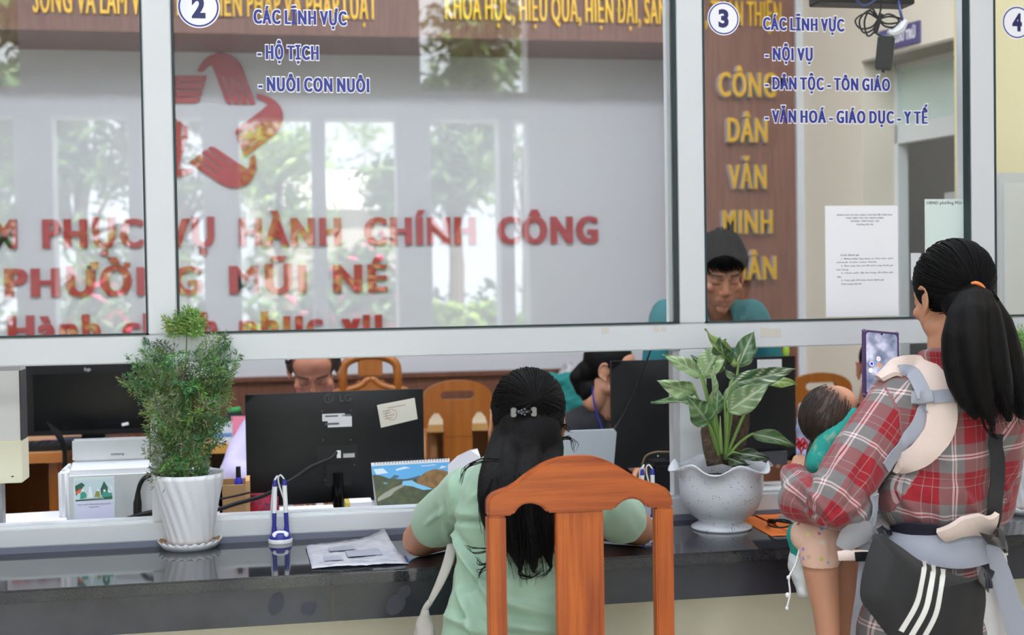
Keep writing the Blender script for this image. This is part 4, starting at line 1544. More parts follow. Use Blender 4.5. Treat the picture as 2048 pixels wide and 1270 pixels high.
# document scanner
YS = .30
a, b = at(127, 943, YS), at(312, 943, YS)
sc = thing('document_scanner', 'white document scanner with raised paper tray behind the counter at left', 'scanner', ((a.x+b.x)/2, YS, DZ))
sw = M('scanner white', (224, 226, 230), .4)
sg = M('scanner silver grey', (186, 190, 196), .4)
w_ = (b.x-a.x)
zt_ = a.z-DZ
MB().box(-w_/2, w_/2, 0, .14, 0.0005, zt_).build('body', sw, sc, bevel=.014, segs=4, smooth=True, sharp=50)
for s in (-1, 1):
    MB().box(s*w_/2-.014, s*w_/2+.014, -.012, .13, 0.0005, zt_+.006).build('cheek', sw, sc, bevel=.010, segs=3, smooth=True, sharp=50)
c0, c1 = at(143, 947, YS+.05), at(300, 871, YS+.10)
Rm = root_matrix(sc).inverted()
c0, c1 = Rm @ c0, Rm @ c1
zk = (Rm @ at(143, 925, YS+.07)).z
MB().add([(c0.x, .03, c0.z-.01), (c1.x, .03, c0.z-.01), (c1.x, .07, zk), (c0.x, .07, zk), (c0.x, .045, c0.z-.01), (c1.x, .045, c0.z-.01), (c1.x, .082, zk), (c0.x, .082, zk)],
         [(0, 1, 2, 3), (7, 6, 5, 4), (0, 4, 5, 1), (2, 6, 7, 3), (1, 5, 6, 2), (0, 3, 7, 4)]).build('lower_tray', sg, sc)
tb = MB().box(c0.x, c1.x, .07, .084, zk, c1.z)
tray = tb.build('paper_tray', M('tray grey', (200, 203, 206), .4), sc, bevel=.005)
MB().box(c0.x+.04, c1.x, .084, .092, zk, c1.z-.003).build('tray_back', black, sc)
p = Rm @ at(249, 906, YS+.07)
T = Matrix.Translation((p.x, .0695, p.z)) @ Matrix(((1, 0, 0), (0, 0, -1), (0, 1, 0))).to_4x4() @ Matrix.Rotation(PI, 4, 'Z')
lettering('Avision', root_matrix(sc) @ T, .036, .0068, .01, .0006, M('grey brand print', (66, 70, 76), .5), tray, 'logo_letters', None, False)
pc = thing('power_cable', 'thick black power lead plugged in behind the white scanner', 'cable', at(275, 1000, YS-.03))
MB().tube(spline([at(275, 1000, .27), at(276, 985, .27), at(282, 965, .272), at(296, 952, .276), at(330, 946, .28), at(360, 950, .28)], 26), .006, 8).build('cord', cable, pc, smooth=True, world=True)
a = at(275, 1000, .27)
MB().tube([at(275, 1040, .27), at(275, 1005, .27), at(275.5, 998, .27), at(276, 985, .27)], [.0115, .0115, .009, .0068], 12).build('plug', black, pc, smooth=True, world=True, sharp=40)
MB().tube(spline([at(235, 1046, .24), at(270, 1034, .235), at(300, 1026, .23), at(330, 1022, .22)], 12), .008, 8).build('floor_cord', cable, pc, smooth=True, world=True)

# acrylic card holder (the code square is left blank)
YK = .2
a, b = at(149, 1058, YK), at(228, 955, YK)
k_ = thing('card_stand', 'acrylic card stand with a green picture top leaning before the scanner', 'card', ((a.x+b.x)/2, YK, DZ))
MB().box(a.x, b.x, YK+.0005, YK+.003, DZ+.0005, b.z+.003).build('holder', M('acrylic edge', (206, 222, 222), .15), k_, world=True)
MB().box(a.x+.004, b.x-.003, YK-.0004, YK+.0005, DZ+.002, b.z-.004).build('card', M('pale violet card', (214, 216, 240), .6), k_, world=True)


def kpx(px, py, d=.0006):
    p_ = at(px, py, YK)
    return (p_.x, YK-d, p_.z)


kg = [M('card sky', (196, 218, 226), .6), M('card teal', (60, 150, 132), .6), M('card green', (48, 96, 82), .6), M('card orange', (226, 104, 60), .6), M('card off white', (232, 238, 236), .6), M('card olive', (140, 150, 70), .6)]
mb = MB()


def kpoly(i, pts, d):
    mb.mat(i).add([kpx(x, y, d) for x, y in pts], [tuple(range(len(pts)))])


kpoly(0, [(150, 961), (225, 958), (225, 1000), (152, 1002)], .0006)
kpoly(2, [(150, 972), (163, 965), (170, 970), (152, 992)], .0007)
kpoly(2, [(201, 978), (208, 962), (216, 975), (214, 990), (202, 990)], .0007)
kpoly(4, [(216, 962), (225, 975), (225, 985)], .0007)
kpoly(1, [(160, 998), (161, 986), (168, 982), (173, 988), (173, 997)], .0008)
kpoly(1, [(203, 995), (205, 984), (214, 982), (224, 986), (225, 994)], .0008)
kpoly(3, [(151, 984), (160, 978), (163, 980), (160, 986), (152, 988)], .0009)
kpoly(4, [(176, 995), (178, 978), (183, 978), (186, 995)], .0009)
kpoly(5, [(189, 994), (192, 982), (199, 982), (201, 994)], .0009)
kpoly(2, [(151, 1000), (225, 992), (225, 998), (151, 1003)], .001)
for hx, hy in ((167, 981), (180, 976), (196, 980), (209, 981), (219, 983)):
    kpoly(4, [(hx+2.6*math.cos(2*PI*k/10), hy+2.6*math.sin(2*PI*k/10)) for k in range(10)], .0011)
mb.build('picture', kg, k_, world=True)
for tx, x0, x1, y, cp_ in (('TIN NHẮN, HIỂU DÂN', 168, 207, 999, 3), ('MỌI Ý KIẾN PHẢN ÁNH XIN GỬI VỀ', 156, 221, 1011, 2.2), ('Trung tâm hành chính', 178, 198, 1015, 2)):
    a, b = at(x0, y, YK-.0012), at(x1, y-1.5, YK-.0012)
    lettering(tx, facing((a.x, a.y, a.z)), b.x-a.x, cp_*3.6/FPX, .0, .0001, white_vinyl if y < 1003 else dark_ink, k_, 'print', None, False)

# paper stack at left
pp = at(60, 1045, .26)
for i in range(9):
    w = .15
    st = thing('paper_sheet' if i in (2, 5, 8) else 'paper_folder', ['black clip folder at the bottom of the stack left of the scanner', 'grey folder second from the bottom of the stack at left', 'white sheet low in the stack at left', 'dark folder in the middle of the stack at left', 'grey folder above the middle of the stack at left', 'white sheet high in the stack at left',
                                                                      'yellow tabbed folder near the top of the stack at left', 'grey sleeve just below the top sheet at left', 'loose white top sheet of the stack at left'][i], 'paper',
               (at(40+6*(i % 3), 1040, .3).x, .32, DZ+.0006+i*.0082))
    mtl = [black, M('grey folder', (120, 122, 128), .5), paper, black, M('grey folder light', (170, 172, 178), .5), paper, M('yellow tab', (216, 214, 120), .6), M('grey sleeve', (150, 152, 160), .4), paper][i]
    a_ = random.uniform(-.25, .25)
    mb = MB()
    mb.box(-.13, .105, -.10, .09, 0, .0072, Matrix.Rotation(a_*.5, 4, 'Z'))
    mb.build('cover', mtl, st)

# wooden pen box with a blue marker, red patterned pouch
YB = .3
a, b = at(440, 1060, YB), at(499, 966, YB)
wb = thing('pen_box', 'small open plywood box beside the LG monitor, left of the red pouch', 'box', ((a.x+b.x)/2, YB+.05, DZ))
ply = M('plywood face', (190, 152, 108), .6, var=(20, (178, 138, 94)), stretch=(.1, 1, 1))
t_ = .008
bw, bd, bh = (b.x-a.x)/2, .06, b.z-DZ
MB().box(-bw, bw-t_, -.05, -.05+t_, .0005, bh-.004).build('front', ply, wb)
MB().box(bw-t_*1.4, bw, -.052, .06, .0005, bh+.006).build('side', M('plywood edge', (206, 160, 112), .6), wb)
MB().box(-bw, -bw+t_, -.05, .06, .0005, bh).build('side', ply, wb)
MB().box(-bw+t_, bw-t_, .052, .06, .0005, bh).build('back', ply, wb)
MB().box(-bw+t_, bw-t_, -.042, .052, .0005, .006).build('bottom', ply, wb)
p = at(477, 965, YB+.03)
mk = thing('marker', 'blue marker with black cap sticking out of the plywood box', 'marker', (p.x, YB+.03, DZ+.007))
h_ = at(477, 933, YB+.03).z-DZ-.007
MB().tube([(0, 0, 0), (0, 0, h_-.05), (0, 0, h_-.036), (0, 0, h_-.03)], [.012, .012, .011, .007], 14).build('bottle', M('marker blue', (40, 48, 190), .35), mk, smooth=True, sharp=40)
MB().tube([(0, 0, h_-.03), (0, 0, h_)], [.0075, .0068], 14).build('cap', black, mk, smooth=True, sharp=40)
a, b = at(501, 1050, .36), at(549, 985, .36)
rp = thing('fabric_pouch', 'red patterned fabric pouch under the left corner of the LG monitor', 'pouch', ((a.x+b.x)/2, .36, DZ))
redpat = M('red floral cloth', (190, 44, 72), .8, var=(70, (60, 30, 60)))
mb = MB().box(-.045, .045, -.02, .03, .0005, at(520, 988, .36).z-DZ)
mb.build('body', redpat, rp, bevel=.012, segs=4, smooth=True)

# desk calendar with a landscape picture
YC = .24
q_ = [at(742, 926, YC+.045), at(899, 917, YC+.055), at(901, 1034, YC), at(757, 1034, YC-.01)]
cl = thing('desk_calendar', 'spiral desk calendar with a lake landscape standing before the LG monitor', 'calendar', ((q_[2].x+q_[3].x)/2, YC, DZ))


def cal(u, v, d=0.):
    p_ = q_[0]*(1-u)*(1-v)+q_[1]*u*(1-v)+q_[2]*u*v+q_[3]*(1-u)*v
    return p_ + Vector((0, -d, .3*d))


def qz(p_):
    p_ = p_.copy()
    return p_


mb = MB()
cols_ = [M('cal sky', (88, 170, 224), .35), M('cal cloud', (214, 232, 244), .35), M('cal hills', (62, 92, 112), .35), M('cal forest', (74, 82, 44), .35, var=(60, (44, 58, 34))), M('cal autumn', (150, 108, 52), .35, var=(70, (104, 84, 44))),
         M('cal lake', (120, 190, 226), .35), M('cal road', (92, 92, 92), .35), M('cal kerb', (206, 156, 140), .35), M('cal dark', (44, 46, 46), .35), M('cal river', (150, 150, 130), .35)]


def cpol(i, pts, lay):
    mb.mat(i).add([cal(u, v, .0004+.0002*lay) for u, v in pts], [tuple(range(len(pts)))[::-1]])


cpol(0, [(0, .06), (1, .06), (1, .45), (0, .45)], 0)
cpol(1, [(.3, .14), (.42, .10), (.55, .15), (.5, .22), (.34, .22)], 1)
cpol(1, [(.62, .10), (.8, .09), (.97, .14), (.8, .19)], 1)
cpol(1, [(.02, .12), (.14, .11), (.2, .2), (.05, .22)], 1)
cpol(2, [(.2, .32), (.28, .24), (.36, .27), (.44, .22), (.54, .26), (.62, .28), (.62, .36), (.2, .36)], 2)
cpol(3, [(0, .34), (1, .34), (1, 1), (0, 1)], 1)
cpol(3, [(0, .22), (.1, .24), (.22, .31), (.45, .33), (.6, .33), (.6, 1), (0, 1)], 3)
cpol(4, [(.56, .34), (.68, .22), (.8, .17), (.92, .2), (1, .24), (1, .62), (.72, .55), (.56, .42)], 4)
cpol(5, [(.38, .36), (.5, .35), (.56, .41), (.66, .46), (.78, .52), (.64, .53), (.5, .46), (.36, .43)], 5)
cpol(9, [(.02, .66), (.1, .58), (.24, .48), (.36, .42), (.4, .44), (.26, .54), (.2, .62), (.02, .72)], 5)
cpol(6, [(1, .60), (.84, .68), (.6, .80), (.3, .97), (.3, 1), (1, 1)], 6)
cpol(7, [(1, .58), (.84, .66), (.6, .78), (.28, .96), (.31, .975), (.6, .81), (.84, .69), (1, .61)], 7)
cpol(8, [(.02, .92), (1, .93), (1, 1), (.02, 1)], 7)
mb.build('picture', cols_, cl, world=True)
mb = MB()
pts4 = [cal(0, 0), cal(1, 0), cal(1, 1), cal(0, 1)]
bk = [p_+Vector((0, .0012, 0)) for p_ in pts4]
mb.add(pts4+bk, [(0, 3, 2, 1), (4, 5, 6, 7), (0, 1, 5, 4), (1, 2, 6, 5), (2, 3, 7, 6), (3, 0, 4, 7)])
b2 = [cal(0, .0)+Vector((0, .002, 0)), cal(1, .0)+Vector((0, .002, 0)), cal(1, 1)+Vector((0, .10, 0)), cal(0, 1)+Vector((0, .10, 0))]
bk = [p_+Vector((0, .0015, 0)) for p_ in b2]
mb.add(b2+bk, [(0, 3, 2, 1), (4, 5, 6, 7), (0, 1, 5, 4), (1, 2, 6, 5), (2, 3, 7, 6), (3, 0, 4, 7)])
mb.build('board', white_pl, cl, world=True)
mb = MB()
for k in range(26):
    u = .05+.92*k/25
    c_ = cal(u, .0)
    mb.tube([c_+Vector((.0, .005*math.cos(a_)+.001, .006*math.sin(a_))) for a_ in [2*PI*j/10 for j in range(11)]], .0007, 4, cap=False)
mb.build('spiral', M('spiral wire', (60, 60, 64), .3, metal=.6), cl, world=True)
# small things on the desk under the monitor
for nm, lb, ct_, px0, px1, py0, py1, Yk, mt in (
        ('paper_sheet', 'white papers under the LG monitor, right of the stand', 'paper', 702, 745, 1004, 1050, .29, paper),
        ('paper_sheet', 'white paper under the LG monitor, left of the stand', 'paper', 560, 668, 1018, 1050, .27, paper),
        ('tape_roll', 'yellow and blue packet beside the monitor stand', 'packet', 692, 706, 1006, 1050, .31, M('yellow packet', (206, 186, 90), .5))):
    a, b = at(px0, py1, Yk), at(px1, py0, Yk)
    t = thing(nm, lb, ct_, ((a.x+b.x)/2, Yk+.04, DZ))
    MB().box(-(b.x-a.x)/2, (b.x-a.x)/2, -.04, .04, .0005, max(b.z-DZ, .004)).build('body', mt, t)

t = thing('paper_sheet', 'white crumpled paper sticking up beyond the left shoulder of the woman in mint', 'paper', (at(930, 930, .14).x, .14, DZ))
v_ = [at(x, y, Y) for x, y, Y in ((896, 930, .15), (915, 912, .145), (940, 900, .14), (955, 897, .15), (961, 914, .14), (966, 940, .15))]
v_ += [Vector((v_[5].x, .16, DZ+.001)), Vector((v_[0].x, .17, DZ+.001))]
MB().add(v_+[p_+Vector((0, .0015, 0)) for p_ in v_], [tuple(range(8)), tuple(range(15, 7, -1))]+[((i+1) % 8, i, 8+i, 8+(i+1) % 8) for i in range(8)]).build('sheet', paper, t, world=True)

# laptop lid
YLp = .33
a, b = at(1085, 960, YLp), at(1222, 851, YLp+.05)
lp = thing('laptop', 'silver laptop seen from behind its open lid, beside the seated woman', 'laptop', ((a.x+b.x)/2, YLp, DZ))
w_ = .33
xr_ = b.x-(a.x+b.x)/2
hz = b.z-DZ
MB().prism([(xr_-w_+.006, .012), (xr_-.020, .012), (xr_-.004, hz-.01), (xr_-.012, hz), (xr_-w_+.02, hz), (xr_-w_+.01, hz-.01)], Matrix(((1, 0, 0), (0, 0, 1), (0, 1, 0))).to_4x4() @ Matrix.Rotation(-.12, 4, 'X'), .006).build('lid', M('silver lid', (190, 198, 206), .35, metal=.15), lp, bevel=.001)
MB().box(xr_-w_, xr_, .02, .25, .001, .014).build('base', M('silver base', (180, 186, 192), .35, metal=.2), lp, bevel=.003)


# ------------------------------------------------------------------ honey coloured office chairs
def office_chair(name_label, cx, cy, ztop, w, style, loc_extra=0):
    t = thing('office_chair', name_label, 'chair', (cx, cy, 0))
    T = facing((0, 0, 0))
    h = ztop
    if style == 'handle':
        n = 12
        for sg in (-1, 1):
            hf = [(sg*w/2*math.sin(PI/2*k/n), h-.085+.085*math.cos(PI/2*k/n)**.8) for k in range(n+1)]
            hf += [(sg*w*.5, h-.21), (sg*w*.44, h-.20), (sg*w*.41, h-.165), (sg*w*.34, h-.137), (sg*w*.27, h-.14), (sg*w*.21, h-.17), (sg*w*.19, h-.24), (0, h-.24)]
            hf += [(0, h-.082), (sg*w*.19, h-.082), (sg*w*.23, h-.076), (sg*w*.245, h-.064), (sg*w*.23, h-.052), (sg*w*.19, h-.046), (0, h-.046)]
            MB().prism(hf[::-1] if sg > 0 else hf, T @ Matrix.Translation((0, 0, -.011)), .022).build('head_rail', honey, t)
        mb = MB().box(-w*.21, w*.21, -.009, .009, h-.40, h-.23)
        mb.build('splat', honey, t, bevel=.004)
        for x in (-w*.21, -w*.05, w*.10):
            MB().box(x, x+w*.11, -.009, .009, .43, h-.40).build('slat', honey, t, bevel=.003)
    else:
        n = 16
        MB().tube([(-w/2, 0, h-.3)] + [(-w/2*math.cos(PI*k/n)*(1+.0), 0, h-.075+.075*math.sin(PI*k/n)**.6) for k in range(n+1)] + [(w/2, 0, h-.3)], .018, 8).build('bow', honey, t, smooth=True)
        for s in (-1, 1):
            MB().tube([(s*.0, 0, h-.09)]+[(s*(.015+.062*(1-math.cos(PI/2*k/8))*2.0), 0, h-.09-.05*math.sin(PI/2*k/8)) for k in range(1, 9)]+[(s*.155, 0, h-.22)], .015, 8).build('arch', honey, t, smooth=True)
        MB().box(-.058, .058, -.01, .01, .43, h-.10).build('splat', honey, t, bevel=.004)
        MB().box(-.05, .05, -.012, .012, h-.085, h-.005).build('crest', honey, t, bevel=.006)
    for s in (-1, 1):
        MB().tube([(s*w*.5, .0, h-.2), (s*w*.5, .01, .43), (s*w*.5, .02, 0)], .017, 8).build('leg', honey, t, smooth=True)
        MB().tube([(s*w*.46, -.38, .43), (s*w*.46, -.38, 0)], .017, 8).build('leg', honey, t, smooth=True)
    MB().box(-w*.52, w*.52, -.41, .012, .43, .455).build('seat', honey, t, bevel=.008)
    return t


yb = 2.12
p = at(914, 760, yb)
office_chair('honey wooden chair with a hand hole in its head rail, right of the LG monitor', p.x, yb, p.z, .30, 'handle')
p = at(740, 712, 1.95)
office_chair('honey wooden office chair with arched back behind the man', p.x, 1.95, p.z+.0, .225, 'arch')
p = at(1640, 745, 2.3)
office_chair('honey wooden office chair with a hand hole, behind the baby', p.x, 2.3, p.z, .31, 'handle')

# folder, box and bits on the mid desk
p = at(481, 880, YP+.05)
o = thing('folder', 'pink folder standing upright on the desk behind the man', 'folder', (p.x, YP+.08, zp))
hh = at(481, 833, YP+.08).z-zp
MB().box(-.035, .045, -.012, .012, .0005, hh).build('cover', M('pink card', (232, 136, 164), .6), o)
p = at(450, 868, YP+.08)
o = thing('tissue_box', 'small white and blue carton on the desk beside the pink folder', 'carton', (p.x, YP+.08, zp))
hh = at(450, 845, YP+.08).z-zp
MB().box(-.04, .03, -.03, .03, .0005, hh).build('carton', M('white carton', (206, 214, 226), .6), o, bevel=.002)
MB().box(-.038, .028, -.0306, -.03, hh*.3, hh*.5).build('stripe', M('blue stripe', (96, 140, 206), .6), o)
p = at(472, 826, YP+.25)
o = thing('tape_dispenser', 'green and black desk item behind the pink folder', 'desk item', (p.x, YP+.25, zp))
hh = at(472, 818, YP+.25).z-zp
MB().box(-.045, .035, -.03, .03, .0005, hh-.012).build('body', M('dark casing', (36, 40, 42), .5), o, bevel=.01)
MB().tube([(-.03, 0, hh-.012), (.02, 0, hh)], .014, 10).build('handle', M('green handle', (52, 140, 74), .5), o, smooth=True)

# steel cabinets
cab = M('light grey steel cabinet', (186, 188, 186), .5)
p = at(2000, 345, 1.02)
t = thing('steel_cabinet', 'tall light grey steel cabinet behind the pane with number 4', 'cabinet', (p.x+.13, 1.15, 0))
MB().box(p.x, p.x+.25, 1.02, 1.27, 0.0, p.z).build('carcass', cab, t, world=True, bevel=.004)
MB().box(p.x+.012, p.x+.122, 1.005, 1.02, .08, p.z-.04).build('door', M('cabinet door', (198, 200, 198), .45), t, world=True, bevel=.003)
MB().box(p.x+.128, p.x+.238, 1.005, 1.02, .08, p.z-.04).build('door', M('cabinet door2', (198, 200, 198), .45), t, world=True, bevel=.003)
uA = (u0+u1)/2
for lab, du, dn, z1_, w_ in (('grey filing cabinet standing inside the store room doorway', .32, .55, onwall(1880, 396, .6).z, .34), ('taller grey cabinet deeper inside the store room', .55, 1.1, onwall(1905, 368, 1.1).z, .34)):
    c_ = W0+WD*(u0+du)+WN*dn
    t = thing('filing_cabinet', lab, 'cabinet', (c_.x, c_.y, 0), math.atan2(WD.y, WD.x))
    MB().box(-w_/2, w_/2, -.2, .2, 0, z1_).build('carcass', cab, t, bevel=.004)
    for k in range(3):
        dw_ = MB().box(-w_/2+.02, w_/2-.02, -.212, -.2, .06+k*z1_*.31, .04+(k+1)*z1_*.31).build('drawer', M('cabinet drawer', (176, 178, 178), .45), t, bevel=.002)
        MB().box(-.05, .05, -.22, -.212, .02+(k+1)*z1_*.31-.06, .02+(k+1)*z1_*.31-.045).build('handle', steel, dw_)

# teal jacket over a chair and a plastic bag on the ledge
# ------------------------------------------------------------------ people: shared pieces

skin_m = attr_mat('skin', 'tint', .5, spec=.4, sss=.12)
hair_m = M('black hair', (13, 12, 13), .58, spec=.15, bump=(260, .25), stretch=(1, 1, .15))
hair_brown = M('dark brown baby hair', (46, 36, 32), .55)


def headT(c, yaw, pitch=0., roll=0.):
    return Matrix.Translation(Vector(c)) @ Matrix.Rotation(math.radians(yaw), 4, 'Z') @ Matrix.Rotation(math.radians(-pitch), 4, 'X') @ Matrix.Rotation(math.radians(roll), 4, 'Y')


def head_shapes(mb, T, k=1., wide=1., soft=False):
    """skull, jaw, brow, nose, lips, lids and ears in head space (x right, y forward, z up)"""
    R = T.to_3x3()

    def e(c, r, rot=None):
        mb.ell(T @ (Vector(c)*k), [v*k for v in r], R @ rot if rot is not None else R, 22, 14)

    def c(p, q_, r0, r1=None):
        mb.cap(T @ (Vector(p)*k), T @ (Vector(q_)*k), r0*k, (r1 or r0)*k)
    w = wide
    e((0, -.012, .035), (.073*w, .092, .083))
    e((0, .028, -.028), (.060*w, .060, .082))
    e((0, .040, .045), (.060*w, .046, .045))
    e((0, .062, -.098), (.021*w, .018, .016))
    for s in (-1, 1):
        e((s*.043*w, .012, -.062), (.020, .032, .024))
        e((s*.040*w, .060, -.022), (.022, .020, .018))
        c((s*.012, .083, .024), (s*.040*w, .070, .022), .011, .010)
        e((s*.031*w, .074, .004), (.0165, .0125, .0115))
        e((s*.012, .093, -.033), (.0085, .010, .0075))
        # ear: rim, lobe and hollow
        E_ = Matrix.Rotation(s*.35, 3, 'Z')
        e((s*.075*w, -.006, -.004), (.006, .019, .030), E_)
        for q0 in range(6):
            a0, a1 = 2.2-q0*.62, 2.2-(q0+1)*.62
            c((s*(.078*w+.006*math.cos(.3)), -.010-.018*math.cos(a0), .004+.029*math.sin(a0)), (s*(.078*w+.006), -.010-.018*math.cos(a1), .004+.029*math.sin(a1)), .0042)
        e((s*.077*w, .001, -.031), (.005, .009, .009), E_)
    c((0, .084, .014), (0, .102, -.026), .0075, .0115)
    c((-.017, .083, -.056), (0, .092, -.054), .0055, .0072)
    c((.017, .083, -.056), (0, .092, -.054), .0055, .0072)
    c((-.015, .082, -.066), (0, .090, -.067), .0055, .0082)
    c((.015, .082, -.066), (0, .090, -.067), .0055, .0082)
    e((0, .078, -.058), (.028*w, .014, .022))
    c((0, -.012, -.05), (0, -.035, -.125), .052*w, .054*w)


def skin_tint(T, k=1., base=(186, 132, 104), brow=True, lips=(150, 92, 84), closed=True, hair_cap=None):
    Ti = np.array(T.inverted())
    b = np.array(lin(base))

    def f(co):
        L = (np.c_[co, np.ones(len(co))] @ Ti.T)[:, :3]/k
        x, y, z = np.abs(L[:, 0]), L[:, 1], L[:, 2]
        c = np.tile(b, (len(co), 1))
        front = y > .05

        def blend(mask, rgb):
            m = np.clip(mask, 0, 1)[:, None]
            c[:] = c*(1-m) + np.array(lin(rgb))*m
        blend(.35*np.exp(-((x-.043)/.02)**2-((z+.028)/.018)**2)*front, (190, 104, 88))
        blend(.5*np.exp(-((y-.10)/.02)**2-((z+.03)/.012)**2)*(x < .02), (186, 108, 90))
        if brow:
            arch = .0265-.35*(x-.028)**2*30*.1
            blend(.95*np.exp(-((z-arch)/.0048)**2)*(x > .012)*(x < .052)*front, (30, 22, 20))
            blend(.9*np.exp(-((z-(-.0035+.9*(x-.031)**2*10*.3))/.0018)**2)*(x > .017)*(x < .047)*front, (24, 18, 18))
            blend(.35*np.exp(-((z-.012)/.003)**2)*(x > .018)*(x < .045)*front, (110, 70, 56))
            blend(.75*np.exp(-((z+.0605)/.009)**2-(x/.021)**4)*(y > .07)*(z < -.049), lips)
            blend(.6*np.exp(-((z+.0608)/.0015)**2)*(x < .024)*(y > .06), (84, 46, 44))
            blend(.8*np.exp(-((x-.008)/.0035)**2-((z+.0405)/.003)**2)*(y > .07), (70, 40, 36))
        if hair_cap:
            m = hair_cap(L)
            blend(m, (26, 22, 22))
        return c
    return f


def hand(mb, w, d, n, k=1., curl=(.5, .5, .55, .6), thumb=1, spread=.12, tcurl=.5):
    """palm and five fingers: w wrist, d direction, n out of the back of the hand, thumb = +-1 side"""
    w, d, n = Vector(w), Vector(d).normalized(), Vector(n)
    n = (n-d*n.dot(d)).normalized()
    s = d.cross(n)*thumb
    for t in (-.5, -.17, .17, .5):
        mb.cap(w+s*.028*t*k, w+d*.078*k+s*.062*t*k, .0125*k, .0115*k)
    for i, (t, L) in enumerate(((.5, .070), (.17, .078), (-.17, .073), (-.5, .057))):
        p = w+d*.080*k+s*.062*t*k
        a = 0.
        for j, f in enumerate((.45, .32, .23)):
            a += curl[i]*(.8 if j == 0 else 1.)
            e = (d*math.cos(a)-n*math.sin(a)+s*spread*t).normalized()
            q_ = p+e*(L*f*k)
            mb.cap(p, q_, (.0094-.0011*j)*k, (.0086-.0012*j)*k, 10)
            p = q_
    p = w+d*.022*k+s*.026*k
    for j, (L, r) in enumerate(((.042, .0125), (.032, .0105), (.026, .0092))):
        e = (d*.62+s*(.78-.55*tcurl*j)-n*(.25+.35*tcurl*j)).normalized()
        q_ = p+e*L*k
        mb.cap(p, q_, r*k, (r-.0012)*k, 10)
        p = q_


def bvh_of(objs):
    vs, fs = [], []
    for o in objs:
        Mx = root_matrix(o)
        n0 = len(vs)
        vs += [Mx @ v.co for v in o.data.vertices]
        fs += [tuple(i+n0 for i in p.vertices) for p in o.data.polygons]
    return BVHTree.FromPolygons(vs, fs)


def ribbon(name, mat, parent, bvh, px, width, off=.004, thick=.005, n=40, fallback=None, bulge=0., face=0.):
    """band lying on the cloth: the path's pixels are cast onto the surface and the band follows its normals"""
    S = spline([Vector((x, y, 0)) for x, y in px], n)
    pts, nrm = [], []
    last = fallback
    for s in S:
        d = (FW + RT*((s.x-1024)/FPX) - UP*((s.y-635)/FPX)).normalized()
        h = bvh.ray_cast(CAM, d)
        if h[0] is not None and h[0].y < 0.0:
            p, nn = h[0], h[1]
            if nn.dot(d) > 0:
                nn = -nn
            last = p.y
        else:
            p, nn = at(s.x, s.y, last if last is not None else -.7), -d
        pts.append(p)
        nrm.append((nn-d*face).normalized())
    for _ in range(6):
        pts = [pts[0]] + [(pts[i-1]+pts[i]*2+pts[i+1])/4 for i in range(1, len(pts)-1)] + [pts[-1]]
        nrm = [nrm[0]] + [((nrm[i-1]+nrm[i]*2+nrm[i+1])/4).normalized() for i in range(1, len(nrm)-1)] + [nrm[-1]]
    ws = width if hasattr(width, '__len__') else [width]*2
    vs, m = [], 7
    for i, (p, nn) in enumerate(zip(pts, nrm)):
        t = (pts[min(i+1, n-1)]-pts[max(i-1, 0)]).normalized()
        sd = t.cross(nn).normalized()
        w = float(np.interp(i/(n-1), np.linspace(0, 1, len(ws)), ws))
        c = p+nn*off
        top = [c+sd*(w*.5*v)+nn*(thick+bulge*(1-v*v)) for v in np.linspace(-1, 1, m)]
        bot = [c+sd*(w*.5*v) for v in np.linspace(1, -1, m)]
        vs += top+bot
    k = 2*m
    fs = [(i*k+j, i*k+(j+1) % k, (i+1)*k+(j+1) % k, (i+1)*k+j) for i in range(n-1) for j in range(k)]
    fs += [tuple(range(k-1, -1, -1)), tuple((n-1)*k+j for j in range(k))]
    return MB().add(vs, fs).build(name, mat, parent, smooth=True, world=True, sharp=45)


def locks(guides, n, m=22, jit=.006, wave=(.0, 1.), layers=.012, out=Vector((0, -1, 0)), endspread=.01, tmin=0.):
    """strand polylines blended between guide curves"""
    G = [spline(g, m) for g in guides]
    L = []
    for _ in range(n):
        u = random.random()*(len(G)-1)
        i = min(int(u), len(G)-2)
        f = u-i
        o = Vector((random.gauss(0, jit), random.gauss(0, jit*.5), random.gauss(0, jit*.6))) + out*random.uniform(0, layers)
        e = Vector((random.gauss(0, endspread), random.gauss(0, endspread*.4), random.gauss(0, endspread)))
        ph_, am = random.uniform(0, 6.28), wave[0]*random.uniform(.3, 1.3)
        stop = random.uniform(.72, 1.0)
        pl = []
        for j in range(m):
            t = j/(m-1)*stop
            x = t*(m-1)
            a = int(min(x, m-2))
            r_ = x-a
            p0 = G[i][a]*(1-r_)+G[i][a+1]*r_
            p1 = G[i+1][a]*(1-r_)+G[i+1][a+1]*r_
            p = p0*(1-f)+p1*f
            p = p + o*min(1, .25+t*1.5) + e*t*t + Vector((1, .3, 0))*(am*math.sin(ph_+t*wave[1]*6.28)*t)
            pl.append(p)
        L.append(pl)
    return L


def scalp(T, k, r, ctr, tie, n, starts, m=14, lift=1.012):
    """strands combed over the skull ellipsoid from the hairline to the tie point (head space)"""
    L = []
    tie = Vector(tie).normalized()
    for _ in range(n):
        d = starts()
        d = Vector(d).normalized()
        li = lift+random.uniform(0, .025)
        pl = []
        for j in range(m):
            t = j/(m-1)
            q_ = d.lerp(tie, t)
            q_ = q_.normalized()
            pl.append(T @ (Vector((ctr[0]+q_.x*r[0]*li, ctr[1]+q_.y*r[1]*li, ctr[2]+q_.z*r[2]*li))*k))
        L.append(pl)
    return L


def limb(mb, pts, rs):
    mb.chain(pts, rs)


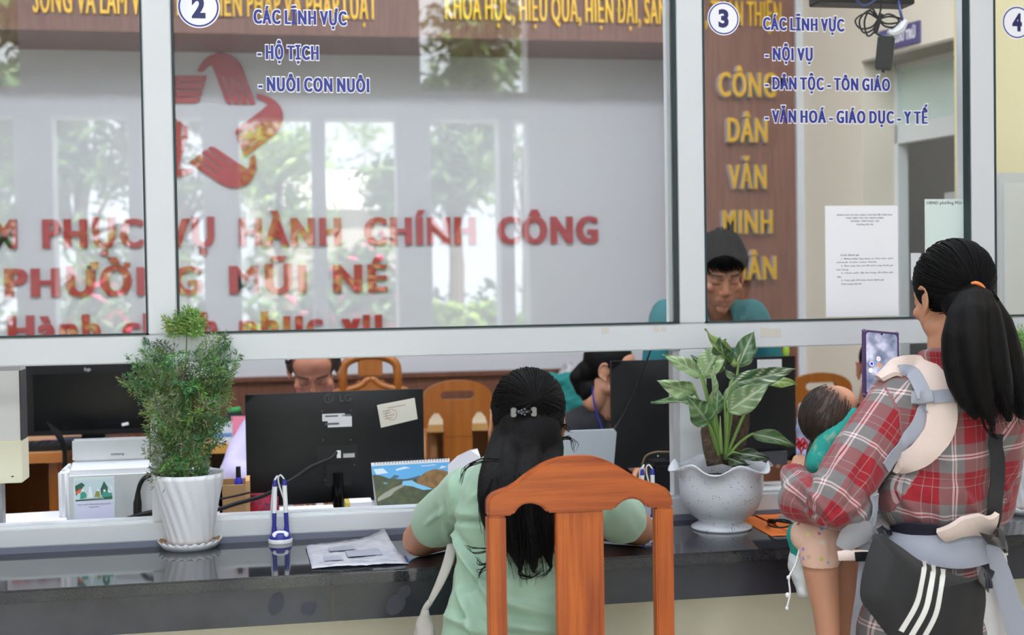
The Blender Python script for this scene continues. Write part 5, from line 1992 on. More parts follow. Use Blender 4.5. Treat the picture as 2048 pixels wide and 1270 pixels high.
def seated_legs(root, hips, fwd, cloth, span=.12, knee=.42, hz=None):
    """trousers and shoes of someone sitting"""
    mb, sh = MB(), MB()
    f = Vector(fwd).normalized()
    s = Vector((f.y, -f.x, 0))
    for k in (-1, 1):
        h = Vector(hips)+s*span*.75*k
        kn = Vector((h.x, h.y, 0))+f*knee+s*span*.2*k
        kn.z = .47
        an = Vector((kn.x, kn.y, .09))-f*.03
        mb.chain([h, kn], [.085, .066])
        mb.chain([kn, an], [.066, .046])
        sh.chain([an+Vector((0, 0, -.045)), an+f*.11+Vector((0, 0, -.055))], [.042, .034])
    mb.cap(Vector(hips)-s*.08, Vector(hips)+s*.08, .105)
    organic('trousers', mb, cloth, root, .009, 5)
    organic('shoes', sh, black, root, .008, 3)


navy_cloth = M('dark navy cloth', (32, 34, 46), .85, bump=(300, .1))
random.seed(5)

# ------------------------------------------------------------------ seated woman in mint
SWY = -.57
hc = at(1052, 856, SWY)
sw_ = thing('person', 'seated woman in a mint T-shirt with long clipped black hair, leaning on the counter', 'person', (hc.x, -.66, 0))
T = headT(hc, -2, 22, 7)
mb = MB()
head_shapes(mb, T, .98)
nb = at(1050, 945, -.60)
shL, shR = at(932, 984, -.58), at(1184, 1000, -.58)
elL, elR = at(840, 1092, -.30), at(1277, 1088, -.31)
elL.z = elR.z = ZC+.043
wrL, wrR = Vector((elL.x+.16, -.16, ZC+.034)), Vector((elR.x-.16, -.16, ZC+.034))
mb.chain([hc+Vector((0, -.01, -.06)), nb+Vector((0, 0, -.02))], [.052, .058])
mb.cap(shL, shR, .05)
mb.ell(at(1052, 1080, -.63), (.14, .09, .21))
mb.ell(at(1045, 1240, -.66), (.15, .10, .18))
for a, e_, w_ in ((shL, elL, wrL), (shR, elR, wrR)):
    mb.chain([a, e_], [.052, .041])
    mb.chain([e_, w_], [.043, .027])
hand(mb, wrL, (.8, .5, -.02), (0, 0, 1), .95, (.25, .25, .3, .35), -1)
hand(mb, wrR, (-.8, .5, -.02), (0, 0, 1), .95, (.45, .5, .5, .5), 1)
organic('body', mb, skin_m, sw_, .0045, 7, color=skin_tint(T, .98, (184, 130, 102), brow=False))
mint = M('mint cotton', (150, 180, 158), .9, sheen=.2, bump=(500, .08), sss=0)
mb = MB()
mb.cap(shL+Vector((.01, 0, -.004)), shR+Vector((-.01, 0, -.004)), .060)
for s_ in (shL, shR):
    mb.cap(nb+Vector((0, 0, -.03)), s_.lerp(nb, .25)+Vector((0, 0, -.012)), .062, .058)
mb.cap(nb+Vector((0, .0, -.035)), nb+Vector((0, -.0, -.06)), .085)
mb.ell(at(1052, 1060, -.635), (.162, .108, .20))
mb.ell(at(1048, 1170, -.655), (.160, .112, .16))
mb.ell(at(1045, 1270, -.68), (.178, .125, .20))
for a, e_, cut_ in ((shL, elL, .62), (shR, elR, .62)):
    c_ = a.lerp(e_, cut_)
    mb.chain([a, c_], [.057, .062])
    c2 = a.lerp(e_, cut_+.02)
fl = []


def fo(x0, y0, x1, y1, w, h, Y=-.74):
    fl.append((x0, y0, x1, y1, w, h))


for x0, y0, x1, y1, w, h in ((900, 1060, 960, 1160, .014, .010), (915, 1090, 1000, 1230, .016, .010), (905, 1150, 960, 1290, .02, .012), (890, 1230, 1000, 1280, .016, .012), (905, 1040, 985, 1045, .012, -.010),
                             (990, 1200, 1110, 1230, .018, .010), (1010, 1250, 1110, 1262, .016, .012), (930, 1180, 1010, 1130, .014, -.008), (900, 960, 905, 1060, .018, .006, ), (880, 1010, 905, 1110, .015, .008), (850, 1050, 890, 1020, .012, .006),
                             (940, 1000, 1000, 960, .014, .006), (1130, 1150, 1200, 1240, .02, .010), (1100, 1190, 1190, 1160, .018, .008)):
    fo(x0, y0, x1, y1, w, h, -.60 if x0 < 895 else -.75)
elv = [np.array(elL), np.array(elR)]
cen = [np.array(shL.lerp(elL, .72)), np.array(shR.lerp(elR, .72))]
dirs = [np.array((elL-shL).normalized()), np.array((elR-shR).normalized())]


def mint_cut(co):
    k = np.zeros(len(co), bool)
    for c_, d_, sgn in ((cen[0], dirs[0], -1), (cen[1], dirs[1], 1)):
        near = (co[:, 0]-c_[0])*sgn > -.10
        k |= near & (((co-c_) @ d_) > .012)
    k |= np.linalg.norm(co-np.array(nb+Vector((0, .02, .03))), axis=1) < .062
    return k


fl = [(*f_[:4], f_[4]*.62, f_[5]*2.5) for f_ in fl]
tee = organic('tshirt', mb, mint, sw_, .006, 5, folds=fl, noise=(.0012, 22), cut=mint_cut)
tee.modifiers.new('thickness', 'SOLIDIFY').thickness = .003
seated_legs(sw_, (hc.x, -.68, .55), (0, 1, 0), navy_cloth, knee=.34)
# hair: skull cap, mass down the back, locks
mb = MB()
R3 = T.to_3x3()
mb.ell(T @ Vector((0, -.020, .040)), (.080, .098, .090), R3, 26, 16)
mb.ell(T @ Vector((0, -.060, -.03)), (.070, .055, .08), R3)
gd = [[at(1008, 845, -.58), at(1000, 885, -.635), at(988, 935, -.70), at(978, 985, -.745), at(984, 1050, -.765), at(1004, 1100, -.77)],
      [at(1030, 835, -.60), at(1026, 885, -.66), at(1018, 940, -.725), at(1012, 1000, -.76), at(1020, 1070, -.775), at(1042, 1140, -.78)],
      [at(1062, 835, -.60), at(1062, 885, -.66), at(1058, 940, -.725), at(1052, 1000, -.765), at(1062, 1075, -.78), at(1068, 1145, -.78)],
      [at(1104, 850, -.58), at(1106, 890, -.635), at(1098, 940, -.70), at(1090, 1000, -.76), at(1092, 1070, -.775), at(1100, 1132, -.775)]]
for g in gd:
    mb.chain(spline(g, 9), [.014, .022, .026, .028, .028, .026, .022, .016, .006])
hr = organic('hair', mb, hair_m, sw_, .006, 5)
L = locks(gd, 640, 22, .008, (.012, .9), .022, endspread=.016)


def st_all():
    a = random.uniform(0, 2*PI)
    z = random.uniform(-.35, 1.0)
    return (math.cos(a), math.sin(a)*.9+.25, z)


L += scalp(T, 1., (.080, .098, .090), (0, -.02, .04), (.0, -1, -.12), 520, st_all)
L += scalp(T, 1., (.079, .097, .095), (0, -.02, .035), (-.25, -.9, -.75), 120, lambda: (random.uniform(.6, 1), random.uniform(-.6, .3), random.uniform(-.5, .2)))
L += scalp(T, 1., (.079, .097, .095), (0, -.02, .035), (.25, -.9, -.75), 120, lambda: (-random.uniform(.6, 1), random.uniform(-.6, .3), random.uniform(-.5, .2)))
W_ = []
for (a, b_, c_, d_) in (((1000, 920), (962, 920), (928, 938), (922, 968)), ((985, 960), (968, 1000), (966, 1030), (984, 1062)), ((1000, 1070), (985, 1095), (955, 1100), (932, 1092)), ((1000, 1090), (985, 1120), (960, 1130), (958, 1118)),
                        ((1040, 1120), (1040, 1148), (1062, 1152), (1085, 1138)), ((1060, 1120), (1052, 1100), (1040, 1110), (1036, 1128)), ((1096, 1100), (1102, 1130), (1092, 1148), (1078, 1152)), ((1118, 880), (1140, 876), (1148, 888), (1150, 905)), ((1112, 860), (1130, 850), (1136, 858), (1140, 862)), ((990, 1120), (975, 1130), (962, 1140), (958, 1155))):
    for r_ in range(5):
        W_.append(spline([at(x+random.gauss(0, 3), y+random.gauss(0, 3), -.77 if y > 900 else -.62) for x, y in (a, b_, c_, d_)], 16))
strands('hair_locks', L+W_, .0016, hair_m, hr)
clip = thing('hair_clip', 'small silver hair clip in the black hair of the woman in mint', 'hair clip', at(1046, 823, -.69))
cb = bvh_of([hr])
d = (at(1046, 823, -.6)-CAM).normalized()
hp = cb.ray_cast(CAM, d)[0] or at(1046, 823, -.68)
Tc = facing(hp+Vector((0, -.006, 0)))
for x0, x1, z0, z1 in ((-.029, -.017, -.010, .010), (.015, .027, -.010, .010)):
    MB().box(x0, x1, z0, z1, -.004, .010, Tc).build('plate', M('dull silver', (120, 120, 124), .3, metal=.9), clip, world=True, bevel=.002)
mb = MB().box(-.019, .017, -.0035, .0035, -.004, .008, Tc)
for k in range(5):
    a = k*2*PI/5
    mb.ell(Tc @ Vector((-.001+.006*math.cos(a), .006*math.sin(a), .009)), (.0035, .0035, .0035))
mb.build('bow', M('grey rhinestone', (90, 90, 96), .2, metal=.7), clip, smooth=True, world=True)
# shoulder bag
bg = thing('shoulder_bag', 'pale grey canvas shoulder bag hanging at the side of the woman in mint', 'bag', at(852, 1290, -.66))
canvas = M('grey beige canvas', (168, 164, 158), .9, bump=(260, .15))
bv = bvh_of([tee])
MB().tube(spline([at(905, 1090, -.60), at(896, 1125, -.64), at(880, 1165, -.66), at(858, 1208, -.67)], 20), [.012, .012, .010, .006], 10, flat=.35).build('strap', canvas, bg, smooth=True, world=True)
MB().tube(spline([at(860, 1204, -.67), at(852, 1215, -.67), at(848, 1228, -.67)], 6), .007, 8).build('knot', canvas, bg, smooth=True, world=True)
mb = MB()
mb.chain([at(850, 1225, -.67), at(850, 1262, -.67), at(846, 1330, -.67), at(850, 1420, -.67)], [.010, .024, .05, .06])
organic('pouch', mb, canvas, bg, .006, 4, noise=(.003, 40))

# ------------------------------------------------------------------ plaid woman
PY = -.70
plaid = bpy.data.materials.new('red grey plaid flannel')
plaid.use_nodes = True
nt = plaid.node_tree
b = nt.nodes['Principled BSDF']
b.inputs['Roughness'].default_value = .9
b.inputs['Sheen Weight'].default_value = .2
at_ = nt.nodes.new('ShaderNodeAttribute')
at_.attribute_name = 'cloth'
sx = nt.nodes.new('ShaderNodeSeparateXYZ')
nt.links.new(at_.outputs['Vector'], sx.inputs[0])


def sett(sock, per, bands):
    d_ = nt.nodes.new('ShaderNodeMath')
    d_.operation = 'DIVIDE'
    d_.inputs[1].default_value = per
    f_ = nt.nodes.new('ShaderNodeMath')
    f_.operation = 'FRACT'
    r_ = nt.nodes.new('ShaderNodeValToRGB')
    r_.color_ramp.interpolation = 'CONSTANT'
    el = r_.color_ramp.elements
    while len(el) > 1:
        el.remove(el[0])
    el[0].position = 0
    el[0].color = (*lin(bands[0][1]), 1)
    for p_, c_ in bands[1:]:
        e_ = el.new(p_)
        e_.color = (*lin(c_), 1)
    nt.links.new(sock, d_.inputs[0])
    nt.links.new(d_.outputs[0], f_.inputs[0])
    nt.links.new(f_.outputs[0], r_.inputs[0])
    return r_.outputs[0]


RED, GRY, WHT, PNK = (146, 18, 34), (116, 112, 112), (214, 206, 206), (206, 120, 136)
bands = [(0, RED), (.13, (150, 130, 124)), (.145, RED), (.27, (150, 130, 124)), (.285, RED), (.38, GRY), (.58, GRY), (.60, WHT), (.635, RED), (.655, WHT), (.69, GRY), (.72, GRY), (.86, RED)]
wu_ = sett(sx.outputs[0], .135, bands)
wv_ = sett(sx.outputs[1], .13, bands)
mx = nt.nodes.new('ShaderNodeMix')
mx.data_type = 'RGBA'
mx.inputs[0].default_value = .5
nt.links.new(wu_, mx.inputs[6])
nt.links.new(wv_, mx.inputs[7])
nt.links.new(mx.outputs[2], b.inputs['Base Color'])
_nz = nt.nodes.new('ShaderNodeTexNoise')
_nz.inputs['Scale'].default_value = 420
_bp = nt.nodes.new('ShaderNodeBump')
_bp.inputs['Strength'].default_value = .15
_bp.inputs['Distance'].default_value = .004
nt.links.new(_nz.outputs[0], _bp.inputs['Height'])
nt.links.new(_bp.outputs[0], b.inputs['Normal'])

hc2 = at(1902, 598, PY)
pw = thing('person', 'standing woman in a red plaid shirt with a black ponytail, holding up a phone', 'person', (hc2.x-.02, PY, 0))
T2 = headT(hc2, 7, 8, -2)
neck2 = at(1903, 735, PY-.005)
sL, sR = at(1798, 800, PY+.02), at(2000, 806, PY-.09)
eL = at(1655, 1012, PY-.06)
wL = at(1594, 955, PY+.10)
hL = at(1603, 915, PY+.13)
eR = at(1985, 1010, PY+.02)
ph_c = at(1760, 742, -.46)
wR = at(1838, 850, -.52)
mb = MB()
head_shapes(mb, T2, .97)
mb.chain([hc2+Vector((.0, .0, -.05)), neck2], [.05, .055])
mb.cap(sL, sR, .048)
mb.ell(at(1893, 890, PY), (.135, .085, .19), Matrix.Rotation(.4, 3, 'Z'))
mb.ell(at(1875, 1120, PY), (.14, .09, .2), Matrix.Rotation(.4, 3, 'Z'))
mb.chain([sL, eL], [.045, .036])
mb.chain([eL, wL], [.036, .025])
mb.chain([sR, eR], [.045, .036])
mb.chain([eR, wR], [.036, .025])
hand(mb, wL, at(1640, 893, PY+.19)-wL, (-.35, -.6, .7), .92, (.35, .4, .45, .5), 1, spread=.05)
hand(mb, wR, at(1800, 775, -.47)-wR, (.7, .5, .1), .95, (.5, .55, .6, .7), -1, tcurl=.4)
organic('body', mb, skin_m, pw, .0042, 6, color=skin_tint(T2, .97, (196, 142, 112), brow=False))
# shirt
mb = MB()
Rb = Matrix.Rotation(.35, 3, 'Z')
mb.cap(sL, sR, .064)
mb.cap(at(1900, 742, PY-.01), at(1900, 765, PY-.01), .066, .085)
mb.ell(at(1896, 890, PY-.005), (.150, .112, .19), Rb)
mb.ell(at(1880, 990, PY-.005), (.162, .115, .105), Rb)
mb.ell(at(1868, 1150, PY), (.150, .115, .16), Rb)
mb.ell(at(1850, 1270, PY), (.185, .13, .14), Rb)
mb.chain([sL, sL.lerp(eL, .5)+Vector((-.004, -.006, 0)), eL+Vector((.01, -.004, .01))], [.066, .068, .062])
mb.chain([eL+Vector((.01, 0, .01)), eL.lerp(wL, .5)+Vector((-.014, 0, -.014)), wL+Vector((-.006, 0, .004))], [.060, .052, .034])
mb.cap(at(1600, 1000, PY+.02), at(1690, 1010, PY-.06), .050, .058)
mb.chain([sR, eR], [.062, .052])
mb.chain([eR, eR.lerp(wR, .9)], [.052, .040])
# collar
for k in range(9):
    a0, a1 = -2.6+k*.58, -2.6+(k+1)*.58
    c0 = at(1902, 708, PY-.005)
    mb.cap(c0+Vector((.060*math.sin(a0), -.060*math.cos(a0), .008*math.cos(a0))), c0+Vector((.060*math.sin(a1), -.060*math.cos(a1), .008*math.cos(a1))), .014)
fl = []
for x0, y0, x1, y1, w, h in ((1760, 870, 1720, 1000, .014, .008), (1735, 900, 1690, 1030, .014, -.008), (1690, 860, 1660, 980, .014, .007), (1600, 960, 1680, 1060, .012, .010), (1580, 990, 1650, 1050, .010, -.010), (1585, 940, 1660, 960, .010, .008),
                             (1640, 1050, 1740, 1000, .012, .010), (1700, 1050, 1770, 960, .014, -.010), (1780, 960, 1850, 1050, .016, .010), (1800, 930, 1790, 1050, .014, -.008), (1860, 980, 1900, 1060, .018, .010), (1900, 960, 1980, 1050, .018, .008),
                             (1990, 900, 2020, 1010, .016, .010), (1960, 800, 2000, 900, .02, .008), (1850, 880, 1920, 940, .02, .006), (1690, 1120, 1680, 1240, .012, .010), (1770, 1120, 1740, 1250, .014, .012), (1970, 1120, 2000, 1260, .014, .01)):
    fl.append((x0, y0, x1, y1, w*.75, h*1.1))
arms = [(np.array(sL), np.array(eL)), (np.array(eL), np.array(wL)), (np.array(sR), np.array(eR)), (np.array(eR), np.array(wR))]


def plaid_uv(co, nr):
    # torso: wrapped round a vertical axis; sleeves: along and round their bones
    c = np.array(at(1893, 900, PY))
    ca, sa = math.cos(.35), math.sin(.35)
    dx, dy = co[:, 0]-c[0], co[:, 1]-c[1]
    lx, ly = dx*ca+dy*sa, -dx*sa+dy*ca
    uvw = np.zeros((len(co), 3))
    uvw[:, 0] = np.arctan2(lx, -ly)*.15+.062
    uvw[:, 1] = co[:, 2]+.048+.012*np.sin(co[:, 0]*14)
    dt = np.hypot(lx/.155, ly/.115)
    best = np.full(len(co), 9.)
    off = [.0, 0, .05, .05]
    tot = 0
    for i, (a, b2) in enumerate(arms):
        d, t = segdist(co, a, b2)
        ax = (b2-a)/np.linalg.norm(b2-a)
        rel = co-a
        al = rel @ ax
        vw = np.array((0, -1., .15))
        e1 = np.cross(ax, vw)
        e1 /= np.linalg.norm(e1)
        e2 = np.cross(e1, ax)
        ang = np.arctan2(rel @ e1, rel @ e2)
        score = d/.075
        if i in (0, 2):
            use = (score < best) & ((dt > 1.02) | (t > .42)) & (t > .06)
        else:
            use = (score < best) & (dt > .95)
        use &= d < .12
        use &= (lx > .095) if i >= 2 else (lx < -.05)
        best = np.where(use, score, best)
        uvw[use, 0] = (ang*.062+.03)[use]
        uvw[use, 1] = (al + (0 if i in (0, 2) else np.linalg.norm(arms[i-1][1]-arms[i-1][0]))+.05)[use]
    return uvw


hemz = at(1850, 1300, PY).z


def shirt_cut(co):
    k = np.linalg.norm((co-np.array(at(1902, 692, PY-.005)))*np.array((1, 1, 1.2)), axis=1) < .052
    w = np.array(wL)
    d_ = np.array((hL-wL).normalized())
    k |= (((co-w) @ d_) > .016) & (np.linalg.norm(co-w, axis=1) < .09)
    k |= co[:, 2] < hemz-.10
    return k


shirt = organic('plaid_shirt', mb, plaid, pw, .0055, 5, folds=fl, noise=(.0012, 20), uv=plaid_uv, cut=shirt_cut)
shirt.modifiers.new('thickness', 'SOLIDIFY').thickness = .0025
# trousers, shoes
mb, sh = MB(), MB()
hx = at(1866, 1200, PY)
for s, fx in ((-1, -.03), (1, .03)):
    h = Vector((hx.x+s*.075, PY-.02*s, .82))
    kn = Vector((hx.x+s*.085+fx*.3, PY+.02-.02*s, .46))
    an = Vector((hx.x+s*.09, PY-.01-.02*s, .09))
    mb.chain([h, kn, an], [.085, .066, .05])
    sh.chain([an+Vector((0, -.02, -.045)), an+Vector((-.04, .15, -.055))], [.042, .034])
mb.cap(Vector((hx.x-.07, PY+.03, .84)), Vector((hx.x+.07, PY-.0, .84)), .09)
organic('trousers', mb, M('white cotton trousers', (214, 212, 214), .9, bump=(200, .1)), pw, .008, 5)
organic('shoes', sh, black, pw, .008, 3)
# hair
mb = MB()
R3 = T2.to_3x3()
mb.ell(T2 @ Vector((0, -.020, .043)), (.080, .097, .088), R3, 26, 16)
mb.ell(T2 @ Vector((0.0, -.062, -.012)), (.066, .05, .060), R3)
tie = at(1948, 582, PY-.10)
gp = [[tie+Vector((-.012, 0, .0)), at(1925, 625, PY-.155), at(1912, 700, PY-.17), at(1922, 775, PY-.165), at(1950, 835, PY-.16)],
      [tie+Vector((-.004, -.01, .0)), at(1945, 620, PY-.175), at(1945, 700, PY-.20), at(1962, 780, PY-.19), at(1985, 850, PY-.175)],
      [tie+Vector((.006, -.006, .0)), at(1972, 622, PY-.165), at(1985, 700, PY-.185), at(2003, 775, PY-.175), at(2018, 840, PY-.165)],
      [tie+Vector((.010, 0, .004)), at(1994, 640, PY-.14), at(2016, 715, PY-.15), at(2034, 780, PY-.15), at(2042, 832, PY-.15)]]
for g in gp:
    mb.chain(spline(g[:5], 8), [.014, .026, .031, .033, .031, .027, .020, .008])
hr2 = organic('hair', mb, hair_m, pw, .0055, 5)
L = locks(gp, 620, 22, .007, (.004, .6), .014, endspread=.014)
tl_ = (T2.inverted() @ tie)
tl_ = Vector((tl_.x/.08, (tl_.y+.02)/.097, (tl_.z-.043)/.088))
L += scalp(T2, 1., (.080, .097, .088), (0, -.02, .043), tl_, 700, lambda: (random.gauss(0, 1), random.gauss(.3, .8), random.gauss(0, .8)))
W_ = []
for (a, b_, c_, d_) in (((2020, 780), (2040, 830), (2056, 836), (2062, 830)), ((1985, 590), (1994, 600), (1988, 606), (1996, 612)), ((1975, 800), (1985, 850), (1990, 870), (2000, 880)), ((1960, 800), (1968, 850), (1975, 862), (1990, 870))):
    for r_ in range(6):
        W_.append(spline([at(x+random.gauss(0, 3), y+random.gauss(0, 3), PY-.16) for x, y in (a, b_, c_, d_)], 14))
strands('hair_locks', L+W_, .0016, hair_m, hr2)
tt = thing('hair_tie', 'orange hair tie round the ponytail of the woman in plaid', 'hair tie', tie)
ax = (gp[1][1]-tie).normalized()
e1 = ax.orthogonal().normalized()
e2 = ax.cross(e1)
MB().tube([tie+ax*.004+e1*.0215*math.cos(2*PI*k/24)+e2*.0215*math.sin(2*PI*k/24) for k in range(25)], .0042, 8, cap=False).build('band', M('orange elastic', (232, 134, 70), .6), tt, smooth=True, world=True)

# smartphone held up
pn_ = thing('smartphone', 'lit phone in a violet case held up by the woman in plaid', 'phone', at(1762, 800, -.46))
pc = [at(1730, 662, -.47), at(1795, 668, -.46)]
pwid = (pc[1]-pc[0]).length
xax = (pc[1]-pc[0]).normalized()
up_ = Vector((-.06, .16, 1)).normalized()
up_ = (up_-xax*up_.dot(xax)).normalized()
zax = xax.cross(up_)                               # towards the viewer
TP = Matrix(((xax.x, up_.x, zax.x, pc[0].x), (xax.y, up_.y, zax.y, pc[0].y), (xax.z, up_.z, zax.z, pc[0].z), (0, 0, 0, 1)))
phh = .158


def rrect(x0, x1, y0, y1, r, n=6):
    o_ = []
    for cx_, cy_, a0 in ((x1-r, y1-r, 0), (x0+r, y1-r, 90), (x0+r, y0+r, 180), (x1-r, y0+r, 270)):
        o_ += [(cx_+r*math.cos(math.radians(a0+90*k/n)), cy_+r*math.sin(math.radians(a0+90*k/n))) for k in range(n+1)]
    return o_


MB().prism(rrect(-.003, pwid+.003, -phh, .003, .011), TP @ Matrix.Translation((0, 0, -.010)), .011).build('case', M('violet phone case', (84, 62, 110), .4), pn_, world=True)
mb = MB()
for cx_, cy_ in ((0, 0), (pwid, 0), (0, -phh+.003), (pwid, -phh+.003)):
    mb.ell(TP @ Vector((cx_, cy_, -.004)), (.006, .006, .006))
mb.build('corner_bumper', M('violet bumper', (104, 78, 128), .4), pn_, smooth=True, world=True)
scr = M('lit wallpaper', (40, 44, 60), .15)
_n = scr.node_tree
_b = _n.nodes['Principled BSDF']
_t = _n.nodes.new('ShaderNodeTexCoord')
_z = _n.nodes.new('ShaderNodeTexNoise')
_z.inputs['Scale'].default_value = 26
_r = _n.nodes.new('ShaderNodeValToRGB')
for p_, c_ in ((.3, (70, 84, 104)), (.5, (132, 138, 164)), (.68, (206, 206, 224))):
    e_ = _r.color_ramp.elements.new(p_)
    e_.color = (*lin(c_), 1)
_n.links.new(_t.outputs['Object'], _z.inputs['Vector'])
_n.links.new(_z.outputs[0], _r.inputs[0])
_n.links.new(_r.outputs[0], _b.inputs['Emission Color'])
_b.inputs['Emission Strength'].default_value = .75
MB().prism(rrect(.0025, pwid-.0025, -phh+.006, -.0025, .008), TP @ Matrix.Translation((0, 0, .001)), .0006).build('screen', scr, pn_, world=True)
screen_ = pn_.children[-1] if pn_.children[-1].name.startswith('screen') else [c_ for c_ in pn_.children if c_.name.startswith('screen')][0]
mb = MB()
mb.prism([(pwid/2+.003*math.cos(2*PI*k/12), -.004+.003*math.sin(2*PI*k/12)) for k in range(12)], TP @ Matrix.Translation((0, 0, .0017)), .0002)
mb.build('camera_notch', M('brown notch', (64, 50, 50), .4), screen_, world=True)
ic = [((40, 40, 190), 12, 77, 1), ((206, 110, 40), 28, 79, 0), ((70, 60, 60), 42, 80, 0), ((230, 230, 240), 10, 93, 1), ((56, 70, 236), 29, 95, 0), ((60, 60, 220), 44, 96, 1), ((196, 90, 110), 55, 92, 0), ((220, 214, 224), 55, 67, 1), ((200, 150, 180), 26, 64, 1), ((170, 90, 120), 58, 80, 0)]
for (c_, ix, iy, rg) in ic:
    X, Y_ = ix/66*pwid, -iy/1000*1.02
    if rg:
        MB().prism([(X+.0056*math.cos(2*PI*k/14), Y_+.0056*math.sin(2*PI*k/14)) for k in range(14)], TP @ Matrix.Translation((0, 0, .0017)), .0002).build('app_icon', M('icon ring', (230, 230, 240), .4, emit=((230, 230, 240), .7)), screen_, world=True)
    MB().prism([(X+.0042*math.cos(2*PI*k/14), Y_+.0042*math.sin(2*PI*k/14)) for k in range(14)], TP @ Matrix.Translation((0, 0, .002)), .0002).build('app_icon', M('icon', c_, .4, emit=(c_, .8)), screen_, world=True)

# ------------------------------------------------------------------ baby
BY = -.60
bhc = at(1668, 842, BY)
ba = thing('person', 'baby in a teal top and printed shorts held by the woman in plaid', 'person', at(1660, 1270, BY-.02))
T3 = headT(bhc, -72, -34, 10)
mb = MB()
head_shapes(mb, T3, .78, 1.05)
tor = [at(1668, 930, BY), at(1668, 1040, BY), at(1650, 1075, BY-.02)]
mb.chain([bhc, tor[0]], [.04, .05])
mb.chain(tor, [.062, .070, .065])
kn_, an_ = at(1652, 1215, BY-.06), at(1662, 1330, BY-.05)
mb.chain([at(1642, 1085, BY-.03), at(1642, 1140, BY-.05), kn_, an_], [.044, .041, .031, .024])
mb.cap(an_, an_+Vector((.02, .05, -.015)), .02, .016)
k2 = at(1700, 1230, BY+.05)
mb.chain([at(1680, 1085, BY+.05), k2, k2+Vector((0, 0, -.12))], [.044, .034, .024])
mb.chain([at(1640, 900, BY-.01), at(1625, 960, BY), at(1650, 1000, BY)], [.03, .025, .02])
organic('body', mb, skin_m, ba, .004, 5, color=skin_tint(T3, .78, (200, 146, 118), hair_cap=lambda L: .92*np.clip((.050-L[:, 1]-.35*np.clip(.06-L[:, 2], 0, 1))/.05, 0, 1)*np.clip((L[:, 2]+.075)/.03, 0, 1)))
L = []
for _ in range(900):
    d = Vector((random.gauss(0, 1), random.gauss(-.55, .8), random.gauss(.25, .8))).normalized()
    if d.y > .55 or d.z < -.72:
        continue
    fl_ = Vector((random.gauss(0, .15), -.5, -.35))
    q0 = Vector((d.x*.0735, d.y*.092-.012, .035+d.z*.084))
    pl = []
    for k in range(6):
        e = (d+fl_*(k/5*.5)).normalized()
        pl.append(T3 @ (Vector((e.x*.0735*(1.03+.012*k/5), e.y*.092*(1.03+.012*k/5)-.012, .035+e.z*.084*(1.03+.012*k/5)))*.78))
    L.append(pl)
strands('hair', L, .0011, hair_brown, ba)
teal = M('teal printed knit', (32, 148, 138), .85, var=(38, (112, 160, 140)), bump=(200, .1))
_r = [n_ for n_ in teal.node_tree.nodes if n_.type == 'VALTORGB'][0]
_r.color_ramp.elements[0].position = .55
_r.color_ramp.elements[1].position = .66
mb = MB()
mb.chain([at(1672, 882, BY-.0), at(1660, 960, BY), at(1650, 1070, BY)], [.050, .068, .072])
mb.chain([at(1704, 838, BY-.05), at(1668, 878, BY-.05), at(1642, 925, BY-.05)], [.028, .038, .036])
mb.cap(at(1598, 1070, BY), at(1602, 1110, BY-.0), .030, .022)
organic('teal_top', mb, teal, ba, .005, 4, folds=[(at(1630, 860, BY-.07), at(1690, 820, BY-.07), .008, .006), (at(1625, 900, BY-.08), at(1680, 860, BY-.08), .008, .006)])
mb = MB()
mb.chain([at(1640, 1075, BY-.05), at(1640, 1112, BY-.055)], [.047, .047])
mb.chain([at(1620, 1070, BY-.03), at(1660, 1070, BY-.03)], [.045, .045])
print_m = M('pale peach printed cotton', (232, 192, 172), .85)
_n = print_m.node_tree
_t = _n.nodes.new('ShaderNodeTexCoord')
_v = _n.nodes.new('ShaderNodeTexVoronoi')
_v.inputs['Scale'].default_value = 42
_c = _n.nodes.new('ShaderNodeValToRGB')
_c.color_ramp.interpolation = 'CONSTANT'
_c.color_ramp.elements[0].color = (*lin((196, 60, 66)), 1)
_c.color_ramp.elements[1].position = .14
_c.color_ramp.elements[1].color = (*lin((232, 192, 172)), 1)
_sp = _n.nodes.new('ShaderNodeMix')
_sp.data_type = 'RGBA'
_hs = _n.nodes.new('ShaderNodeHueSaturation')
_hs.inputs['Saturation'].default_value = .8
_hs.inputs['Value'].default_value = .8
_th = _n.nodes.new('ShaderNodeMath')
_th.operation = 'LESS_THAN'
_th.inputs[1].default_value = .22
_n.links.new(_t.outputs['Object'], _v.inputs['Vector'])
_n.links.new(_v.outputs['Distance'], _th.inputs[0])
_n.links.new(_v.outputs['Color'], _hs.inputs['Color'])
_n.links.new(_th.outputs[0], _sp.inputs[0])
_sp.inputs[6].default_value = (*lin((232, 192, 172)), 1)
_n.links.new(_hs.outputs[0], _sp.inputs[7])
_n.links.new(_sp.outputs[2], _n.nodes['Principled BSDF'].inputs['Base Color'])
organic('shorts', mb, print_m, ba, .004, 3, folds=[(at(1610+14*k, 1060, BY-.10), at(1622+10*k, 1120, BY-.10), .006, .005) for k in range(4)], cut=lambda co: co[:, 2] < at(1640, 1132, BY-.06).z)
mb = MB()
mb.chain([at(1608, 1070, BY+.01), at(1600, 1130, BY), at(1608, 1178, BY-.01)], [.024, .026, .020])
organic('wrap', mb, M('white muslin wrap', (214, 216, 220), .8, var=(60, (196, 206, 208))), ba, .004, 3, noise=(.002, 60))
mb = MB()
mb.tube(spline([at(1602, 1085, BY-.04), at(1590, 1130, BY-.05), at(1578, 1155, BY-.05), at(1580, 1185, BY-.05), at(1574, 1215, BY-.05)], 20), .0022, 6)
mb.ell(at(1577, 1155, BY-.05), (.0045, .004, .005)).ell(at(1575, 1190, BY-.05), (.005, .004, .006)).ell(at(1574, 1216, BY-.05), (.004, .003, .005))
mb.build('tie_cord', white_pl, ba, smooth=True, world=True)

